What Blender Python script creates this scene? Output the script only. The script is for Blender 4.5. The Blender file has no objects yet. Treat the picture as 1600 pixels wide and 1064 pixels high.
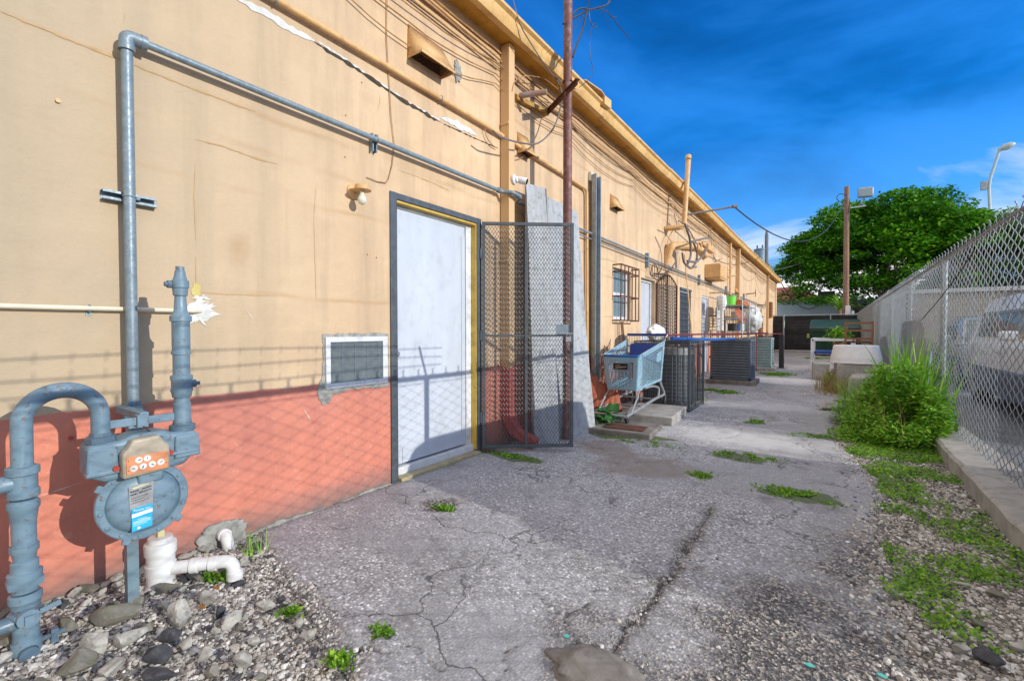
import bpy, bmesh, math, random
import numpy as np
from mathutils import Vector, Matrix, Euler, noise
R=math.radians
rnd=random.Random(7); nr=np.random.default_rng(7)
sc=bpy.context.scene; C=sc.collection

# ------------------------------------------------------------------ camera
F=711.1; CX,CY=800,532; TH=math.atan(500/711.1); PT=R(-1.25)
CAM=Vector((2.83,0,1.2))
FW=Vector((-math.sin(TH)*math.cos(PT),math.cos(TH)*math.cos(PT),math.sin(PT)))
RT=Vector((math.cos(TH),math.sin(TH),0)); UP=RT.cross(FW)
def ray(px,py): return FW+RT*((px-CX)/F)-UP*((py-CY)/F)
def on(ax,v,px,py):
    d=ray(px,py); t=(v-CAM[ax])/d[ax]; return CAM+d*t
def wx(px,py,x=0.0): return on(0,x,px,py)
def gz(px,py,z=0.0): return on(2,z,px,py)
def fy(px,py,y): return on(1,y,px,py)
cd=bpy.data.cameras.new("camera"); cam=bpy.data.objects.new("camera",cd); C.objects.link(cam)
cd.lens=16; cd.sensor_width=36; cd.clip_start=.05; cd.clip_end=2000
cam.location=CAM
cam.rotation_euler=Matrix((RT,UP,-FW)).transposed().to_euler()
sc.camera=cam

# ------------------------------------------------------------------ object helpers
def tagp(o,label=None,cat=None,group=None,kind=None):
    if label: o['label']=label
    if cat: o['category']=cat
    if group: o['group']=group
    if kind: o['kind']=kind
    return o
def thing(name,label,cat,loc=(0,0,0),group=None):
    o=bpy.data.objects.new(name,None); C.objects.link(o); o.location=loc; o.empty_display_size=.1
    return tagp(o,label,cat,group)
def worldloc(o):
    v=Vector(o.location)
    while o.parent: o=o.parent; v+=Vector(o.location)
    return v
def meshobj(name,V,Fc,mat,parent=None,smooth=None,origin=None,bevel=0,bseg=2,matidx=None):
    V=np.asarray(V,dtype=np.float64)
    if parent is not None:
        base=worldloc(parent); o0=np.array(base)
    else:
        if origin is None:
            mn=V.min(0); mx=V.max(0); o0=np.array([(mn[0]+mx[0])/2,(mn[1]+mx[1])/2,mn[2]])
        else: o0=np.array(origin,dtype=float)
    me=bpy.data.meshes.new(name); me.from_pydata((V-o0).tolist(),[],Fc)
    if smooth is not None:
        me.polygons.foreach_set('use_smooth',np.asarray(smooth,dtype=bool) if not isinstance(smooth,bool) else np.full(len(Fc),smooth))
    mats=mat if isinstance(mat,(list,tuple)) else [mat]
    for m in mats: me.materials.append(m)
    if matidx is not None: me.polygons.foreach_set('material_index',np.asarray(matidx,dtype=np.int32))
    me.update()
    o=bpy.data.objects.new(name,me); C.objects.link(o)
    if parent is not None: o.parent=parent
    else: o.location=o0
    if bevel:
        b=o.modifiers.new('bevel','BEVEL'); b.width=bevel; b.segments=bseg; b.limit_method='ANGLE'; b.angle_limit=R(40)
    return o
def fast_mesh(name,V,Fa,mat,parent=None,smooth=False,origin=None):
    """V (n,3), Fa (m,k) numpy with constant k"""
    V=np.asarray(V,dtype=np.float32); Fa=np.asarray(Fa,dtype=np.int32); k=Fa.shape[1]
    if parent is not None: o0=np.array(worldloc(parent),dtype=np.float32)
    elif origin is None:
        mn=V.min(0); mx=V.max(0); o0=np.array([(mn[0]+mx[0])/2,(mn[1]+mx[1])/2,mn[2]],dtype=np.float32)
    else: o0=np.array(origin,dtype=np.float32)
    me=bpy.data.meshes.new(name)
    me.vertices.add(len(V)); me.vertices.foreach_set('co',(V-o0).ravel())
    me.loops.add(Fa.size); me.loops.foreach_set('vertex_index',Fa.ravel())
    me.polygons.add(len(Fa)); me.polygons.foreach_set('loop_start',np.arange(0,Fa.size,k,dtype=np.int32))
    me.polygons.foreach_set('loop_total',np.full(len(Fa),k,dtype=np.int32))
    me.polygons.foreach_set('use_smooth',np.full(len(Fa),smooth))
    me.materials.append(mat); me.update(calc_edges=True); me.validate()
    o=bpy.data.objects.new(name,me); C.objects.link(o)
    if parent is not None: o.parent=parent
    else: o.location=o0.tolist()
    return o
class MB:
    def __init__(s): s.V=[]; s.F=[]; s.S=[]; s.M=[]; s.mi=0
    def add(s,V,Fc,smooth=False):
        b=len(s.V); s.V+= [tuple(v) for v in V]
        for i,f in enumerate(Fc):
            s.F.append([b+k for k in f]); s.S.append(smooth if isinstance(smooth,bool) else smooth[i]); s.M.append(s.mi)
        return s
    def box(s,c,size,rz=0,mat=None):
        hx,hy,hz=[q/2 for q in size]
        P=[Vector((x,y,z)) for x in(-hx,hx) for y in(-hy,hy) for z in(-hz,hz)]
        m=mat if mat is not None else Matrix.Rotation(rz,3,'Z')
        P=[m@p+Vector(c) for p in P]
        return s.add(P,[(0,1,3,2),(4,6,7,5),(0,4,5,1),(2,3,7,6),(0,2,6,4),(1,5,7,3)])
    def bb(s,x0,x1,y0,y1,z0,z1): return s.box(((x0+x1)/2,(y0+y1)/2,(z0+z1)/2),(x1-x0,y1-y0,z1-z0))
    def bar(s,p0,p1,w,h,up=(0,0,1)):
        p0=Vector(p0);p1=Vector(p1);t=(p1-p0).normalized();u=Vector(up)
        if abs(t.dot(u))>.98: u=Vector((1,0,0)) if abs(t.x)<.9 else Vector((0,1,0))
        a=t.cross(u).normalized(); b=a.cross(t).normalized()
        P=[q+a*(i*w/2)+b*(j*h/2) for q in(p0,p1) for i,j in((-1,-1),(1,-1),(1,1),(-1,1))]
        return s.add(P,[(3,2,1,0),(4,5,6,7),(0,1,5,4),(1,2,6,5),(2,3,7,6),(3,0,4,7)])
    def tube(s,pts,r,n=10,caps=True,closed=False):
        pts=[Vector(p) for p in pts]; k=len(pts)
        rr=r if isinstance(r,(list,tuple)) else [r]*k
        T=[]
        for i in range(k):
            if closed: t=pts[(i+1)%k]-pts[i-1]
            else: t=pts[min(i+1,k-1)]-pts[max(i-1,0)]
            T.append(t.normalized() if t.length>1e-9 else Vector((0,0,1)))
        u=Vector((0,0,1))
        if abs(T[0].dot(u))>.95: u=Vector((1,0,0))
        a=T[0].cross(u).normalized(); V=[]
        for i in range(k):
            a=(a-T[i]*a.dot(T[i])); a=a.normalized() if a.length>1e-6 else T[i].orthogonal().normalized()
            b=T[i].cross(a)
            for j in range(n):
                q=2*math.pi*j/n; V.append(pts[i]+(a*math.cos(q)+b*math.sin(q))*rr[i])
        Fc=[]; m=k if closed else k-1
        for i in range(m):
            for j in range(n):
                j2=(j+1)%n; i2=(i+1)%k
                Fc.append((i*n+j,i*n+j2,i2*n+j2,i2*n+j))
        sm=[True]*len(Fc)
        if caps and not closed:
            Fc.append(tuple(range(n-1,-1,-1))); Fc.append(tuple((k-1)*n+j for j in range(n))); sm+=[False,False]
        return s.add(V,Fc,sm)
    def lathe(s,base,d,prof,n=20,sx=1.0):
        base=Vector(base); d=Vector(d).normalized()
        u=Vector((0,0,1)) if abs(d.z)<.9 else Vector((0,1,0))
        a=d.cross(u).normalized(); b=d.cross(a)
        V=[];k=len(prof)
        for h,r in prof:
            for j in range(n):
                q=2*math.pi*j/n; V.append(base+d*h+a*(math.cos(q)*r*sx)+b*(math.sin(q)*r))
        Fc=[(i*n+j,i*n+(j+1)%n,(i+1)*n+(j+1)%n,(i+1)*n+j) for i in range(k-1) for j in range(n)]
        sm=[abs(prof[i][0]-prof[i+1][0])>1e-6 for i in range(k-1) for j in range(n)]
        Fc.append(tuple(range(n-1,-1,-1))); Fc.append(tuple((k-1)*n+j for j in range(n)))
        return s.add(V,Fc,sm+[False,False])
    def prism(s,poly,off):
        off=Vector(off); P=[Vector(p) for p in poly]; n=len(P)
        V=P+[p+off for p in P]
        Fc=[tuple(range(n-1,-1,-1)),tuple(range(n,2*n))]+[(i,(i+1)%n,n+(i+1)%n,n+i) for i in range(n)]
        return s.add(V,Fc)
    def build(s,name,mat,parent=None,bevel=0,bseg=2,origin=None):
        o=meshobj(name,s.V,s.F,mat,parent,s.S,origin,bevel,bseg,s.M)
        return fixn(o)
def fixn(o):
    bm=bmesh.new(); bm.from_mesh(o.data); bmesh.ops.recalc_face_normals(bm,faces=bm.faces); bm.to_mesh(o.data); bm.free(); o.data.set_sharp_from_angle(angle=R(33)); return o
def arc(c,r,a0,a1,n,ax1,ax2):
    c=Vector(c);ax1=Vector(ax1);ax2=Vector(ax2)
    return [c+ax1*(r*math.cos(a0+(a1-a0)*i/n))+ax2*(r*math.sin(a0+(a1-a0)*i/n)) for i in range(n+1)]
def filletpath(pts,r,n=5):
    P=[Vector(p) for p in pts]; out=[P[0]]
    for i in range(1,len(P)-1):
        a=(P[i-1]-P[i]);b=(P[i+1]-P[i]);q=min(r,a.length*.45,b.length*.45)
        A=P[i]+a.normalized()*q;B=P[i]+b.normalized()*q
        for k in range(n+1):
            t=k/n; out.append(A*(1-t)**2+P[i]*2*t*(1-t)+B*t*t)
    out.append(P[-1]); return out
def catenary(a,b,sag,n=16,jit=0):
    a=Vector(a);b=Vector(b)
    return [a.lerp(b,i/n)+Vector((0,0,-sag*4*(i/n)*(1-i/n)))+Vector((rnd.uniform(-jit,jit)*.4,0,rnd.uniform(-jit,jit))) for i in range(n+1)]
def copy_tree(o,parent=None):
    c=o.copy(); C.objects.link(c); c.parent=parent
    for ch in list(o.children): copy_tree(ch,c)
    return c

# ------------------------------------------------------------------ materials
def lin(c):
    c=c/255; return c/12.92 if c<=.04045 else ((c+.055)/1.055)**2.4
def rgb(r,g,b): return (lin(r),lin(g),lin(b),1)
class NT:
    def __init__(s,name):
        s.m=bpy.data.materials.new(name); s.m.use_nodes=True; s.t=s.m.node_tree; s.t.nodes.clear()
        s.out=s.n('ShaderNodeOutputMaterial'); s.b=s.n('ShaderNodeBsdfPrincipled'); s.l(s.b.outputs[0],s.out.inputs[0])
    def n(s,ty,**k):
        x=s.t.nodes.new(ty)
        for a,v in k.items(): setattr(x,a,v)
        return x
    def l(s,a,b): s.t.links.new(a,b)
    def pos(s):
        if not hasattr(s,'_p'): s._p=s.n('ShaderNodeNewGeometry').outputs['Position']
        return s._p
    def obj(s):
        if not hasattr(s,'_o'): s._o=s.n('ShaderNodeTexCoord').outputs['Object']
        return s._o
    def noise(s,scale,detail=4,rough=.55,vec=None,stretch=None,dist=0):
        x=s.n('ShaderNodeTexNoise'); x.inputs['Scale'].default_value=scale; x.inputs['Detail'].default_value=detail; x.inputs['Roughness'].default_value=rough; x.inputs['Distortion'].default_value=dist
        v=vec or s.pos()
        if stretch:
            m=s.n('ShaderNodeMapping'); m.inputs['Scale'].default_value=stretch; s.l(v,m.inputs[0]); v=m.outputs[0]
        s.l(v,x.inputs['Vector']); return x.outputs['Fac']
    def voro(s,scale,feature='F1',vec=None,out='Distance'):
        x=s.n('ShaderNodeTexVoronoi'); x.feature=feature; x.inputs['Scale'].default_value=scale; s.l(vec or s.pos(),x.inputs['Vector']); return x.outputs[out]
    def ramp(s,fac,stops,interp='LINEAR'):
        x=s.n('ShaderNodeValToRGB'); x.color_ramp.interpolation=interp; e=x.color_ramp.elements
        while len(e)<len(stops): e.new(.5)
        for i,(p,c) in enumerate(stops):
            e[i].position=p; e[i].color=c if isinstance(c,tuple) else (c,c,c,1)
        s.l(fac,x.inputs[0]); return x.outputs[0]
    def mix(s,f,a,b,mode='MIX'):
        x=s.n('ShaderNodeMix'); x.data_type='RGBA'; x.blend_type=mode; x.clamp_factor=True
        for v,i in((f,0),(a,6),(b,7)):
            if isinstance(v,(int,float)): x.inputs[i].default_value=v if i==0 else (v,v,v,1)
            elif isinstance(v,tuple): x.inputs[i].default_value=v
            else: s.l(v,x.inputs[i])
        return x.outputs[2]
    def math(s,op,a,b=0,c=None):
        x=s.n('ShaderNodeMath'); x.operation=op
        for v,i in((a,0),(b,1))+(((c,2),) if c is not None else ()):
            if isinstance(v,(int,float)): x.inputs[i].default_value=v
            else: s.l(v,x.inputs[i])
        return x.outputs[0]
    def xyz(s,v=None):
        x=s.n('ShaderNodeSeparateXYZ'); s.l(v or s.pos(),x.inputs[0]); return x.outputs
    def attr(s,name):
        x=s.n('ShaderNodeAttribute'); x.attribute_name=name; return x.outputs['Fac']
    def bump(s,h,strength=.3,dist=.01,prev=None):
        x=s.n('ShaderNodeBump'); x.inputs['Strength'].default_value=strength; x.inputs['Distance'].default_value=dist
        s.l(h,x.inputs['Height'])
        if prev is not None: s.l(prev,x.inputs['Normal'])
        return x.outputs[0]
    def fin(s,col,rough=.7,metal=0,nrm=None,spec=None,alpha=None,trans=None):
        if isinstance(col,tuple): s.b.inputs['Base Color'].default_value=col
        else: s.l(col,s.b.inputs['Base Color'])
        if isinstance(rough,(int,float)): s.b.inputs['Roughness'].default_value=rough
        else: s.l(rough,s.b.inputs['Roughness'])
        s.b.inputs['Metallic'].default_value=metal
        if nrm is not None: s.l(nrm,s.b.inputs['Normal'])
        if spec is not None: s.b.inputs['Specular IOR Level'].default_value=spec
        if alpha is not None: s.b.inputs['Alpha'].default_value=alpha
        if trans is not None: s.b.inputs['Transmission Weight'].default_value=trans
        return s.m
def pm(name,c1,c2=None,rough=.6,metal=0,scale=6,bs=60,bstr=.15,grime=None,gamt=.5,spec=None,stretch=None):
    """painted / weathered surface: two tones mixed by noise, fine bump, darker grime blotches"""
    t=NT(name); c2=c2 or tuple(x*.8 for x in c1[:3])+(1,)
    n1=t.noise(scale,6,.6,stretch=stretch); col=t.mix(t.ramp(n1,[(.35,0.),(.65,1.)]),c1,c2)
    if grime: 
        g=t.ramp(t.noise(scale*2.3,8,.7),[(.5,0.),(.68,1.)]); col=t.mix(t.math('MULTIPLY',g,gamt),col,grime)
    nb=t.bump(t.noise(bs,4,.6),bstr,.004)
    rr=t.ramp(t.noise(scale*3,3),[(.3,max(rough-.12,.05)),(.7,min(rough+.12,1.))])
    return t.fin(col,rr,metal,nb,spec)
def enamel(name,c1,c2,chip):
    t=NT(name); col=t.mix(t.ramp(t.noise(5,5,.6),[(.35,0.),(.65,1.)]),c1,c2)
    dirt=t.ramp(t.noise(22,8,.75),[(.56,0.),(.72,.5)]); col=t.mix(dirt,col,(.26,.29,.29,1))
    ch=t.ramp(t.noise(48,6,.7),[(.61,0.),(.63,1.)]); col=t.mix(t.math('MULTIPLY',ch,.85),col,chip)
    run=t.ramp(t.noise(30,5,.6,stretch=(1,1,.12)),[(.60,0.),(.75,.45)]); col=t.mix(run,col,(.07,.10,.12,1))
    b=t.bump(t.noise(75,5,.7),.35,.003); b=t.bump(t.math('SUBTRACT',1,ch),.6,.0015,b)
    return t.fin(col,t.ramp(t.noise(12,4),[(.3,.3),(.7,.6)]),0,b)
def leafmat(name,c1,c2,c3,hz=None):
    t=NT(name); g=t.n('ShaderNodeNewGeometry')
    col=t.ramp(g.outputs['Random Per Island'],[(0,c1),(.5,c2),(1,c3)])
    n=t.noise(3 if not hz else hz,3); col=t.mix(t.ramp(n,[(.35,0.),(.65,.6)]),col,c1)
    t.fin(col,.5,0,spec=.3)
    tr=t.n('ShaderNodeBsdfTranslucent'); t.l(col,tr.inputs[0]); mx=t.n('ShaderNodeMixShader'); mx.inputs[0].default_value=.3
    t.l(t.b.outputs[0],mx.inputs[1]); t.l(tr.outputs[0],mx.inputs[2]); t.l(mx.outputs[0],t.out.inputs[0]); return t.m

# wall stucco
def wallmat():
    t=NT('painted_stucco'); P=t.xyz(); z=P[2]; y=P[1]
    n1=t.noise(.8,6,.62); n2=t.noise(4,8,.7); n3=t.noise(1.3,6,.65,stretch=(1,3.5,.30)); n4=t.noise(2.1,5,.6,stretch=(1,.5,1.6))
    tan=t.mix(t.ramp(n1,[(.38,0.),(.62,1.)]),(.70,.50,.315,1),(.60,.425,.265,1))
    tan=t.mix(t.ramp(n2,[(.45,0.),(.75,.6)]),tan,(.50,.345,.21,1))
    tan=t.mix(t.ramp(n4,[(.52,0.),(.64,.45)]),tan,(.73,.54,.33,1))
    tan=t.mix(t.ramp(n3,[(.45,0.),(.70,.65)]),tan,(.38,.28,.18,1))
    ny=t.ramp(t.math('ADD',t.math('MULTIPLY',y,.30),t.math('MULTIPLY',n1,.30)),[(.15,1.),(.95,0.)])
    tan=t.mix(t.math('MULTIPLY',ny,.95),tan,t.mix(n2,(.35,.29,.20,1),(.47,.385,.27,1)))
    # wandering brown water lines
    def wline(z0,k,w,sl=0.0,seed=0.0):
        nn=t.n('ShaderNodeTexNoise'); nn.noise_dimensions='4D'; nn.inputs['W'].default_value=seed; nn.inputs['Scale'].default_value=1.6; nn.inputs['Detail'].default_value=7; t.l(t.pos(),nn.inputs['Vector'])
        zz=t.math('ADD',t.math('ADD',z,-z0),t.math('ADD',t.math('MULTIPLY',y,sl),t.math('MULTIPLY',t.math('SUBTRACT',nn.outputs['Fac'],.5),k)))
        d=t.math('ABSOLUTE',zz); soft=t.ramp(d,[(0.,1.),(w,0.)]); gate=t.ramp(t.noise(1.1,3),[(.42,0.),(.6,.8)])
        return t.math('MULTIPLY',soft,gate)
    for a in((2.28,.12,.03,0,1.),(2.03,.10,.025,0,4.),(2.50,.10,.03,0,7.),(1.42,.10,.022,0,9.),(3.45,.15,.03,0,12.)):
        tan=t.mix(t.math('MULTIPLY',wline(*a),.7),tan,(.42,.27,.14,1))
    # local rust / damp blotches
    def spot(y0,z0,ry,rz,c,f):
        nonlocal tan
        a=t.math('MULTIPLY',t.math('SUBTRACT',y,y0),1/ry); b_=t.math('MULTIPLY',t.math('SUBTRACT',z,z0),1/rz)
        d=t.math('SQRT',t.math('ADD',t.math('MULTIPLY',a,a),t.math('MULTIPLY',b_,b_))); d=t.math('ADD',d,t.math('MULTIPLY',t.math('SUBTRACT',n2,.5),2.2))
        tan=t.mix(t.math('MULTIPLY',t.ramp(d,[(.2,1.),(1.,0.)]),f),tan,c)
    for px,py,ry,rz,c,f in((372,392,.09,.12,(.40,.27,.15,1),.6),(960,370,.35,.25,(.50,.36,.24,1),.7),(640,262,.25,.06,(.50,.36,.22,1),.6),(160,470,.2,.25,(.42,.35,.25,1),.5),(820,300,.06,.3,(.38,.26,.15,1),.5)):
        q=wx(px,py); spot(q.y,q.z,ry,rz,c,f)
    red=t.mix(t.ramp(n1,[(.38,0.),(.62,1.)]),(.66,.23,.145,1),(.56,.215,.155,1))
    red=t.mix(t.ramp(t.noise(16,9,.8),[(.56,0.),(.66,.6)]),red,(.68,.38,.30,1))
    red=t.mix(t.ramp(n3,[(.45,0.),(.75,.6)]),red,(.42,.15,.12,1))
    red=t.mix(t.ramp(t.noise(5,8,.75),[(.50,0.),(.68,.6)]),red,(.38,.14,.11,1)); red=t.mix(t.ramp(t.noise(31,9,.8),[(.66,0.),(.69,.8)]),red,(.62,.45,.38,1))
    edge=t.math('ADD',.80,t.math('ADD',t.math('MULTIPLY',t.noise(1.6,2),.06),t.math('MULTIPLY',t.noise(28,3),.012)))
    m=t.math('GREATER_THAN',z,edge); col=t.mix(m,red,tan)
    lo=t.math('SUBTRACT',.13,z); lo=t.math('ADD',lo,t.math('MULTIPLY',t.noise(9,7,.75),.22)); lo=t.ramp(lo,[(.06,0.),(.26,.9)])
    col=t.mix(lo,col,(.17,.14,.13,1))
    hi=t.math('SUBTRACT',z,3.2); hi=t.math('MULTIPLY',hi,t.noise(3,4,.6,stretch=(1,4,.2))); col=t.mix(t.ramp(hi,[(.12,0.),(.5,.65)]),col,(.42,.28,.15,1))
    pit=t.ramp(t.noise(21,9,.8),[(.68,0.),(.71,1.)]); col=t.mix(t.math('MULTIPLY',pit,.5),col,(.44,.32,.22,1))
    b=t.bump(t.noise(2.2,4),.7,.03); b=t.bump(t.noise(9,7,.7,stretch=(1,1,1)),.5,.012,b); b=t.bump(t.noise(55,8,.7),.55,.004,b); b=t.bump(t.math('SUBTRACT',1,pit),.6,.002,b)
    return t.fin(col,.8,0,b,spec=.25)
def asphaltmat():
    t=NT('worn_asphalt')
    cr=t.attr('crack'); dk=t.attr('dark'); br=t.attr('brown'); mo=t.attr('moss'); wn=t.attr('sunlit_worn')
    cell=t.voro(85,'F1',out='Color'); cx=t.xyz(cell)[0]; cd_=t.voro(85,'F1')
    cell2=t.xyz(t.voro(105,'F1',out='Color'))[1]
    # binder between stones
    stone=t.ramp(cx,[(0,(.10,.097,.10,1)),(.25,(.25,.243,.25,1)),(.7,(.41,.40,.405,1)),(.92,(.58,.57,.565,1)),(1,(.9,.88,.87,1))])
    col=t.mix(t.ramp(cd_,[(.35,0.),(.75,.7)]),stone,(.19,.18,.18,1))
    n=t.noise(1.1,6,.6); nf=t.noise(7,6,.7)
    col=t.mix(t.ramp(n,[(.35,0.),(.7,.55)]),col,(.38,.37,.385,1))
    col=t.mix(t.ramp(nf,[(.45,0.),(.75,.45)]),col,(.24,.23,.23,1))
    pt=t.ramp(t.noise(.55,5,.6,dist=.5),[(.46,0.),(.54,.6)]); col=t.mix(pt,col,(.24,.235,.24,1))
    st=t.ramp(t.noise(2.6,6,.65),[(.55,0.),(.70,.65)]); col=t.mix(st,col,(.12,.115,.11,1))
    dv=t.n('ShaderNodeVectorMath'); dv.operation='ADD'; nz_=t.n('ShaderNodeTexNoise'); nz_.inputs['Scale'].default_value=3.5; nz_.inputs['Detail'].default_value=6; t.l(t.pos(),nz_.inputs['Vector']); sc_=t.n('ShaderNodeVectorMath'); sc_.operation='SCALE'; sc_.inputs[3].default_value=.55; t.l(nz_.outputs['Color'],sc_.inputs[0]); t.l(t.pos(),dv.inputs[0]); t.l(sc_.outputs[0],dv.inputs[1])
    ve=t.voro(1.15,'DISTANCE_TO_EDGE',vec=dv.outputs[0]); fine=t.math('MULTIPLY',t.ramp(ve,[(.0,1.),(.010,0.)]),t.ramp(t.noise(1.3,3),[(.42,0.),(.52,.9)])); col=t.mix(fine,col,(.06,.055,.055,1))
    # dark aggregate cells, mixed in by the dark mask
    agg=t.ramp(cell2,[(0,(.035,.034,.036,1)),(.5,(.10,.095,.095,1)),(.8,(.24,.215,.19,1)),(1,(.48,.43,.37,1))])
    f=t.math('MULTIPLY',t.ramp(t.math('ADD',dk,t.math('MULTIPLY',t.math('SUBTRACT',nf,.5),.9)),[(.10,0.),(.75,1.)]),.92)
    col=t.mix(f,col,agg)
    col=t.mix(t.math('MULTIPLY',br,t.ramp(nf,[(.3,.9),(.7,.4)])),col,(.20,.165,.135,1))
    col=t.mix(t.math('MULTIPLY',wn,.7),col,(.58,.56,.54,1))
    col=t.mix(t.ramp(t.math('MULTIPLY',cr,t.ramp(nf,[(.3,.45),(.6,1.)])),[(.25,0.),(.95,.9)]),col,(.06,.052,.05,1))
    col=t.mix(t.ramp(t.math('MULTIPLY',mo,t.ramp(t.noise(30,5,.7),[(.3,.4),(.6,1.3)])),[(.3,0.),(.7,.85)]),col,(.07,.10,.03,1))
    col=t.mix(1.0,col,(1.12,1.15,1.18,1),'MULTIPLY')
    h=t.math('SUBTRACT',1,cd_); b=t.bump(h,.6,.004); b=t.bump(t.noise(25,6,.7),.35,.01,b)
    b=t.bump(t.math('MULTIPLY',t.voro(105),f),.7,.008,b); b=t.bump(t.math('SUBTRACT',1,fine),.6,.006,b)
    return t.fin(col,.85,0,b,spec=.2)
def gravelmat(name='gravel_stone',dark=0.0):
    t=NT(name); g=t.n('ShaderNodeNewGeometry').outputs['Random Per Island']
    col=t.ramp(g,[(0,(.05,.05,.055,1)),(.16,(.16,.155,.155,1)),(.35,(.33,.30,.27,1)),(.6,(.46,.43,.38,1)),(.8,(.58,.56,.52,1)),(1,(.80,.79,.76,1))])
    col=t.mix(t.ramp(t.noise(90,5,.7),[(.4,0.),(.7,.5)]),col,(.16,.14,.12,1))
    b=t.bump(t.noise(160,4,.7),.5,.002)
    return t.fin(col,.85,0,b,spec=.2)
def soilmat():
    t=NT('soil_and_grit'); n=t.noise(1.2,7,.65); c=t.voro(150,'F1',out='Color'); x=t.xyz(c)[0]
    col=t.ramp(x,[(0,(.05,.045,.04,1)),(.5,(.16,.14,.12,1)),(.85,(.32,.28,.23,1)),(1,(.55,.50,.44,1))])
    col=t.mix(t.ramp(n,[(.4,0.),(.7,.6)]),col,(.09,.075,.06,1))
    b=t.bump(t.voro(150),.8,.006); return t.fin(col,.95,0,b,spec=.1)

M={}
M['wall']=wallmat(); M['asphalt']=asphaltmat(); M['gravel']=gravelmat(); M['soil']=soilmat()
M['lot']=pm('parking_lot_asphalt',(.13,.13,.14,1),(.18,.18,.19,1),.9,0,1.5,80,.4,(.06,.06,.06,1))
M['trim']=pm('cream_yellow_trim',rgb(226,186,122),rgb(208,166,100),.55,0,3,50,.15,rgb(150,110,60),.45)
M['soffit']=pm('ochre_soffit',rgb(214,160,60),rgb(190,136,46),.6,0,3,50,.2,rgb(120,84,30),.5)
M['tanp']=pm('tan_painted_metal',rgb(221,180,126),rgb(205,163,108),.55,0,4,70,.15,rgb(150,110,72),.5)
M['galv']=pm('galvanised_steel',(.21,.275,.315,1),(.155,.21,.25,1),.45,.2,22,90,.15,(.32,.37,.40,1),.6)
M['galv2']=pm('galvanised_fence_steel',(.38,.43,.46,1),(.26,.30,.33,1),.45,.45,9,90,.1,(.30,.22,.16,1),.4)
M['meter']=pm('blue_grey_enamel',(.16,.25,.315,1),(.135,.215,.275,1),.42,0,7,60,.35,(.24,.29,.30,1),.35)
M['meterd']=pm('blue_grey_enamel_dark',(.10,.165,.22,1),(.08,.13,.18,1),.48,0,7,60,.35,(.18,.19,.18,1),.4)
M['meter']=enamel('blue_grey_enamel_chipped',(.16,.25,.315,1),(.13,.21,.27,1),(.20,.12,.08,1)); M['meterd']=enamel('darker_enamel_chipped',(.10,.165,.22,1),(.08,.13,.18,1),(.16,.09,.06,1))
M['pvc']=pm('white_pvc',(.72,.73,.72,1),(.66,.67,.66,1),.3,0,5,80,.05,(.40,.38,.34,1),.3)
M['cream']=pm('cream_pipe_paint',(.70,.65,.50,1),(.62,.57,.43,1),.5,0,8,80,.1)
M['white']=pm('white_door_paint',(.53,.575,.64,1),(.47,.51,.57,1),.4,0,3.5,20,.25,(.34,.36,.38,1),.35,stretch=(1,1.5,.3))
M['whitef']=pm('white_frame_paint',(.66,.68,.70,1),(.56,.58,.60,1),.5,0,6,60,.15,(.28,.27,.27,1),.45)
M['yellow']=pm('yellow_jamb_paint',(.68,.46,.07,1),(.56,.37,.06,1),.5,0,6,60,.2,(.25,.17,.05,1),.55)
M['iron']=pm('dark_grey_iron_paint',(.055,.07,.085,1),(.08,.10,.12,1),.45,.1,12,100,.15,(.16,.12,.09,1),.4)
M['black']=pm('black_paint',(.015,.015,.018,1),(.03,.03,.034,1),.5,0,12,90,.15)
M['rust']=pm('rusty_pipe',(.20,.075,.06,1),(.13,.055,.05,1),.6,.2,7,60,.3,(.30,.24,.24,1),.7,stretch=(1,1,.3))
M['rustdark']=pm('rust_brown_iron',(.10,.035,.018,1),(.06,.022,.014,1),.8,0,12,60,.4,(.28,.12,.04,1),.5)
M['board']=pm('weathered_white_board',(.42,.44,.46,1),(.32,.34,.36,1),.85,0,6,60,.6,(.18,.18,.17,1),.7,stretch=(2,2,.22))
M['wood']=pm('weathered_pole_wood',(.26,.15,.09,1),(.16,.095,.06,1),.85,0,4,40,.5,(.35,.30,.26,1),.5,stretch=(4,4,.2))
M['brownwood']=pm('brown_chair_wood',(.28,.12,.05,1),(.18,.075,.035,1),.6,0,8,60,.2)
M['conc']=pm('pale_concrete',(.42,.40,.36,1),(.30,.29,.27,1),.9,0,4,45,.5,(.12,.11,.10,1),.6)
M['concd']=pm('dirty_concrete',(.24,.22,.20,1),(.13,.12,.11,1),.9,0,5,45,.6,(.06,.06,.05,1),.6)
M['mortar']=pm('grey_mortar',(.36,.36,.33,1),(.22,.22,.20,1),.95,0,14,40,.9,(.12,.12,.10,1),.6)
M['plaster']=pm('white_filler',(.68,.69,.67,1),(.55,.55,.52,1),.8,0,16,50,.6,(.5,.44,.34,1),.35)
M['crackdark']=pm('dark_crack',(.035,.028,.02,1),(.07,.05,.035,1),.95,0,20,60,.5)
M['stain']=pm('brown_hairline_stain',(.50,.335,.17,1),(.42,.27,.13,1),.9,0,20,60,.3)
M['cable']=pm('black_cable',(.02,.02,.022,1),(.035,.033,.03,1),.5,0,8,50,.1)
M['cabletan']=pm('paint_covered_cable',rgb(196,152,100),rgb(150,112,74),.6,0,6,50,.1,rgb(90,66,44),.6)
M['cablegrey']=pm('grey_cable',(.12,.11,.11,1),(.20,.18,.17,1),.6,0,6,50,.1)
M['blueplastic']=pm('pale_blue_plastic',(.28,.46,.56,1),(.22,.38,.48,1),.4,0,6,60,.08,(.55,.64,.68,1),.3)
M['blueedge']=pm('bright_blue_plastic',(.02,.16,.50,1),(.015,.12,.40,1),.4,0,6,60,.05)
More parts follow.
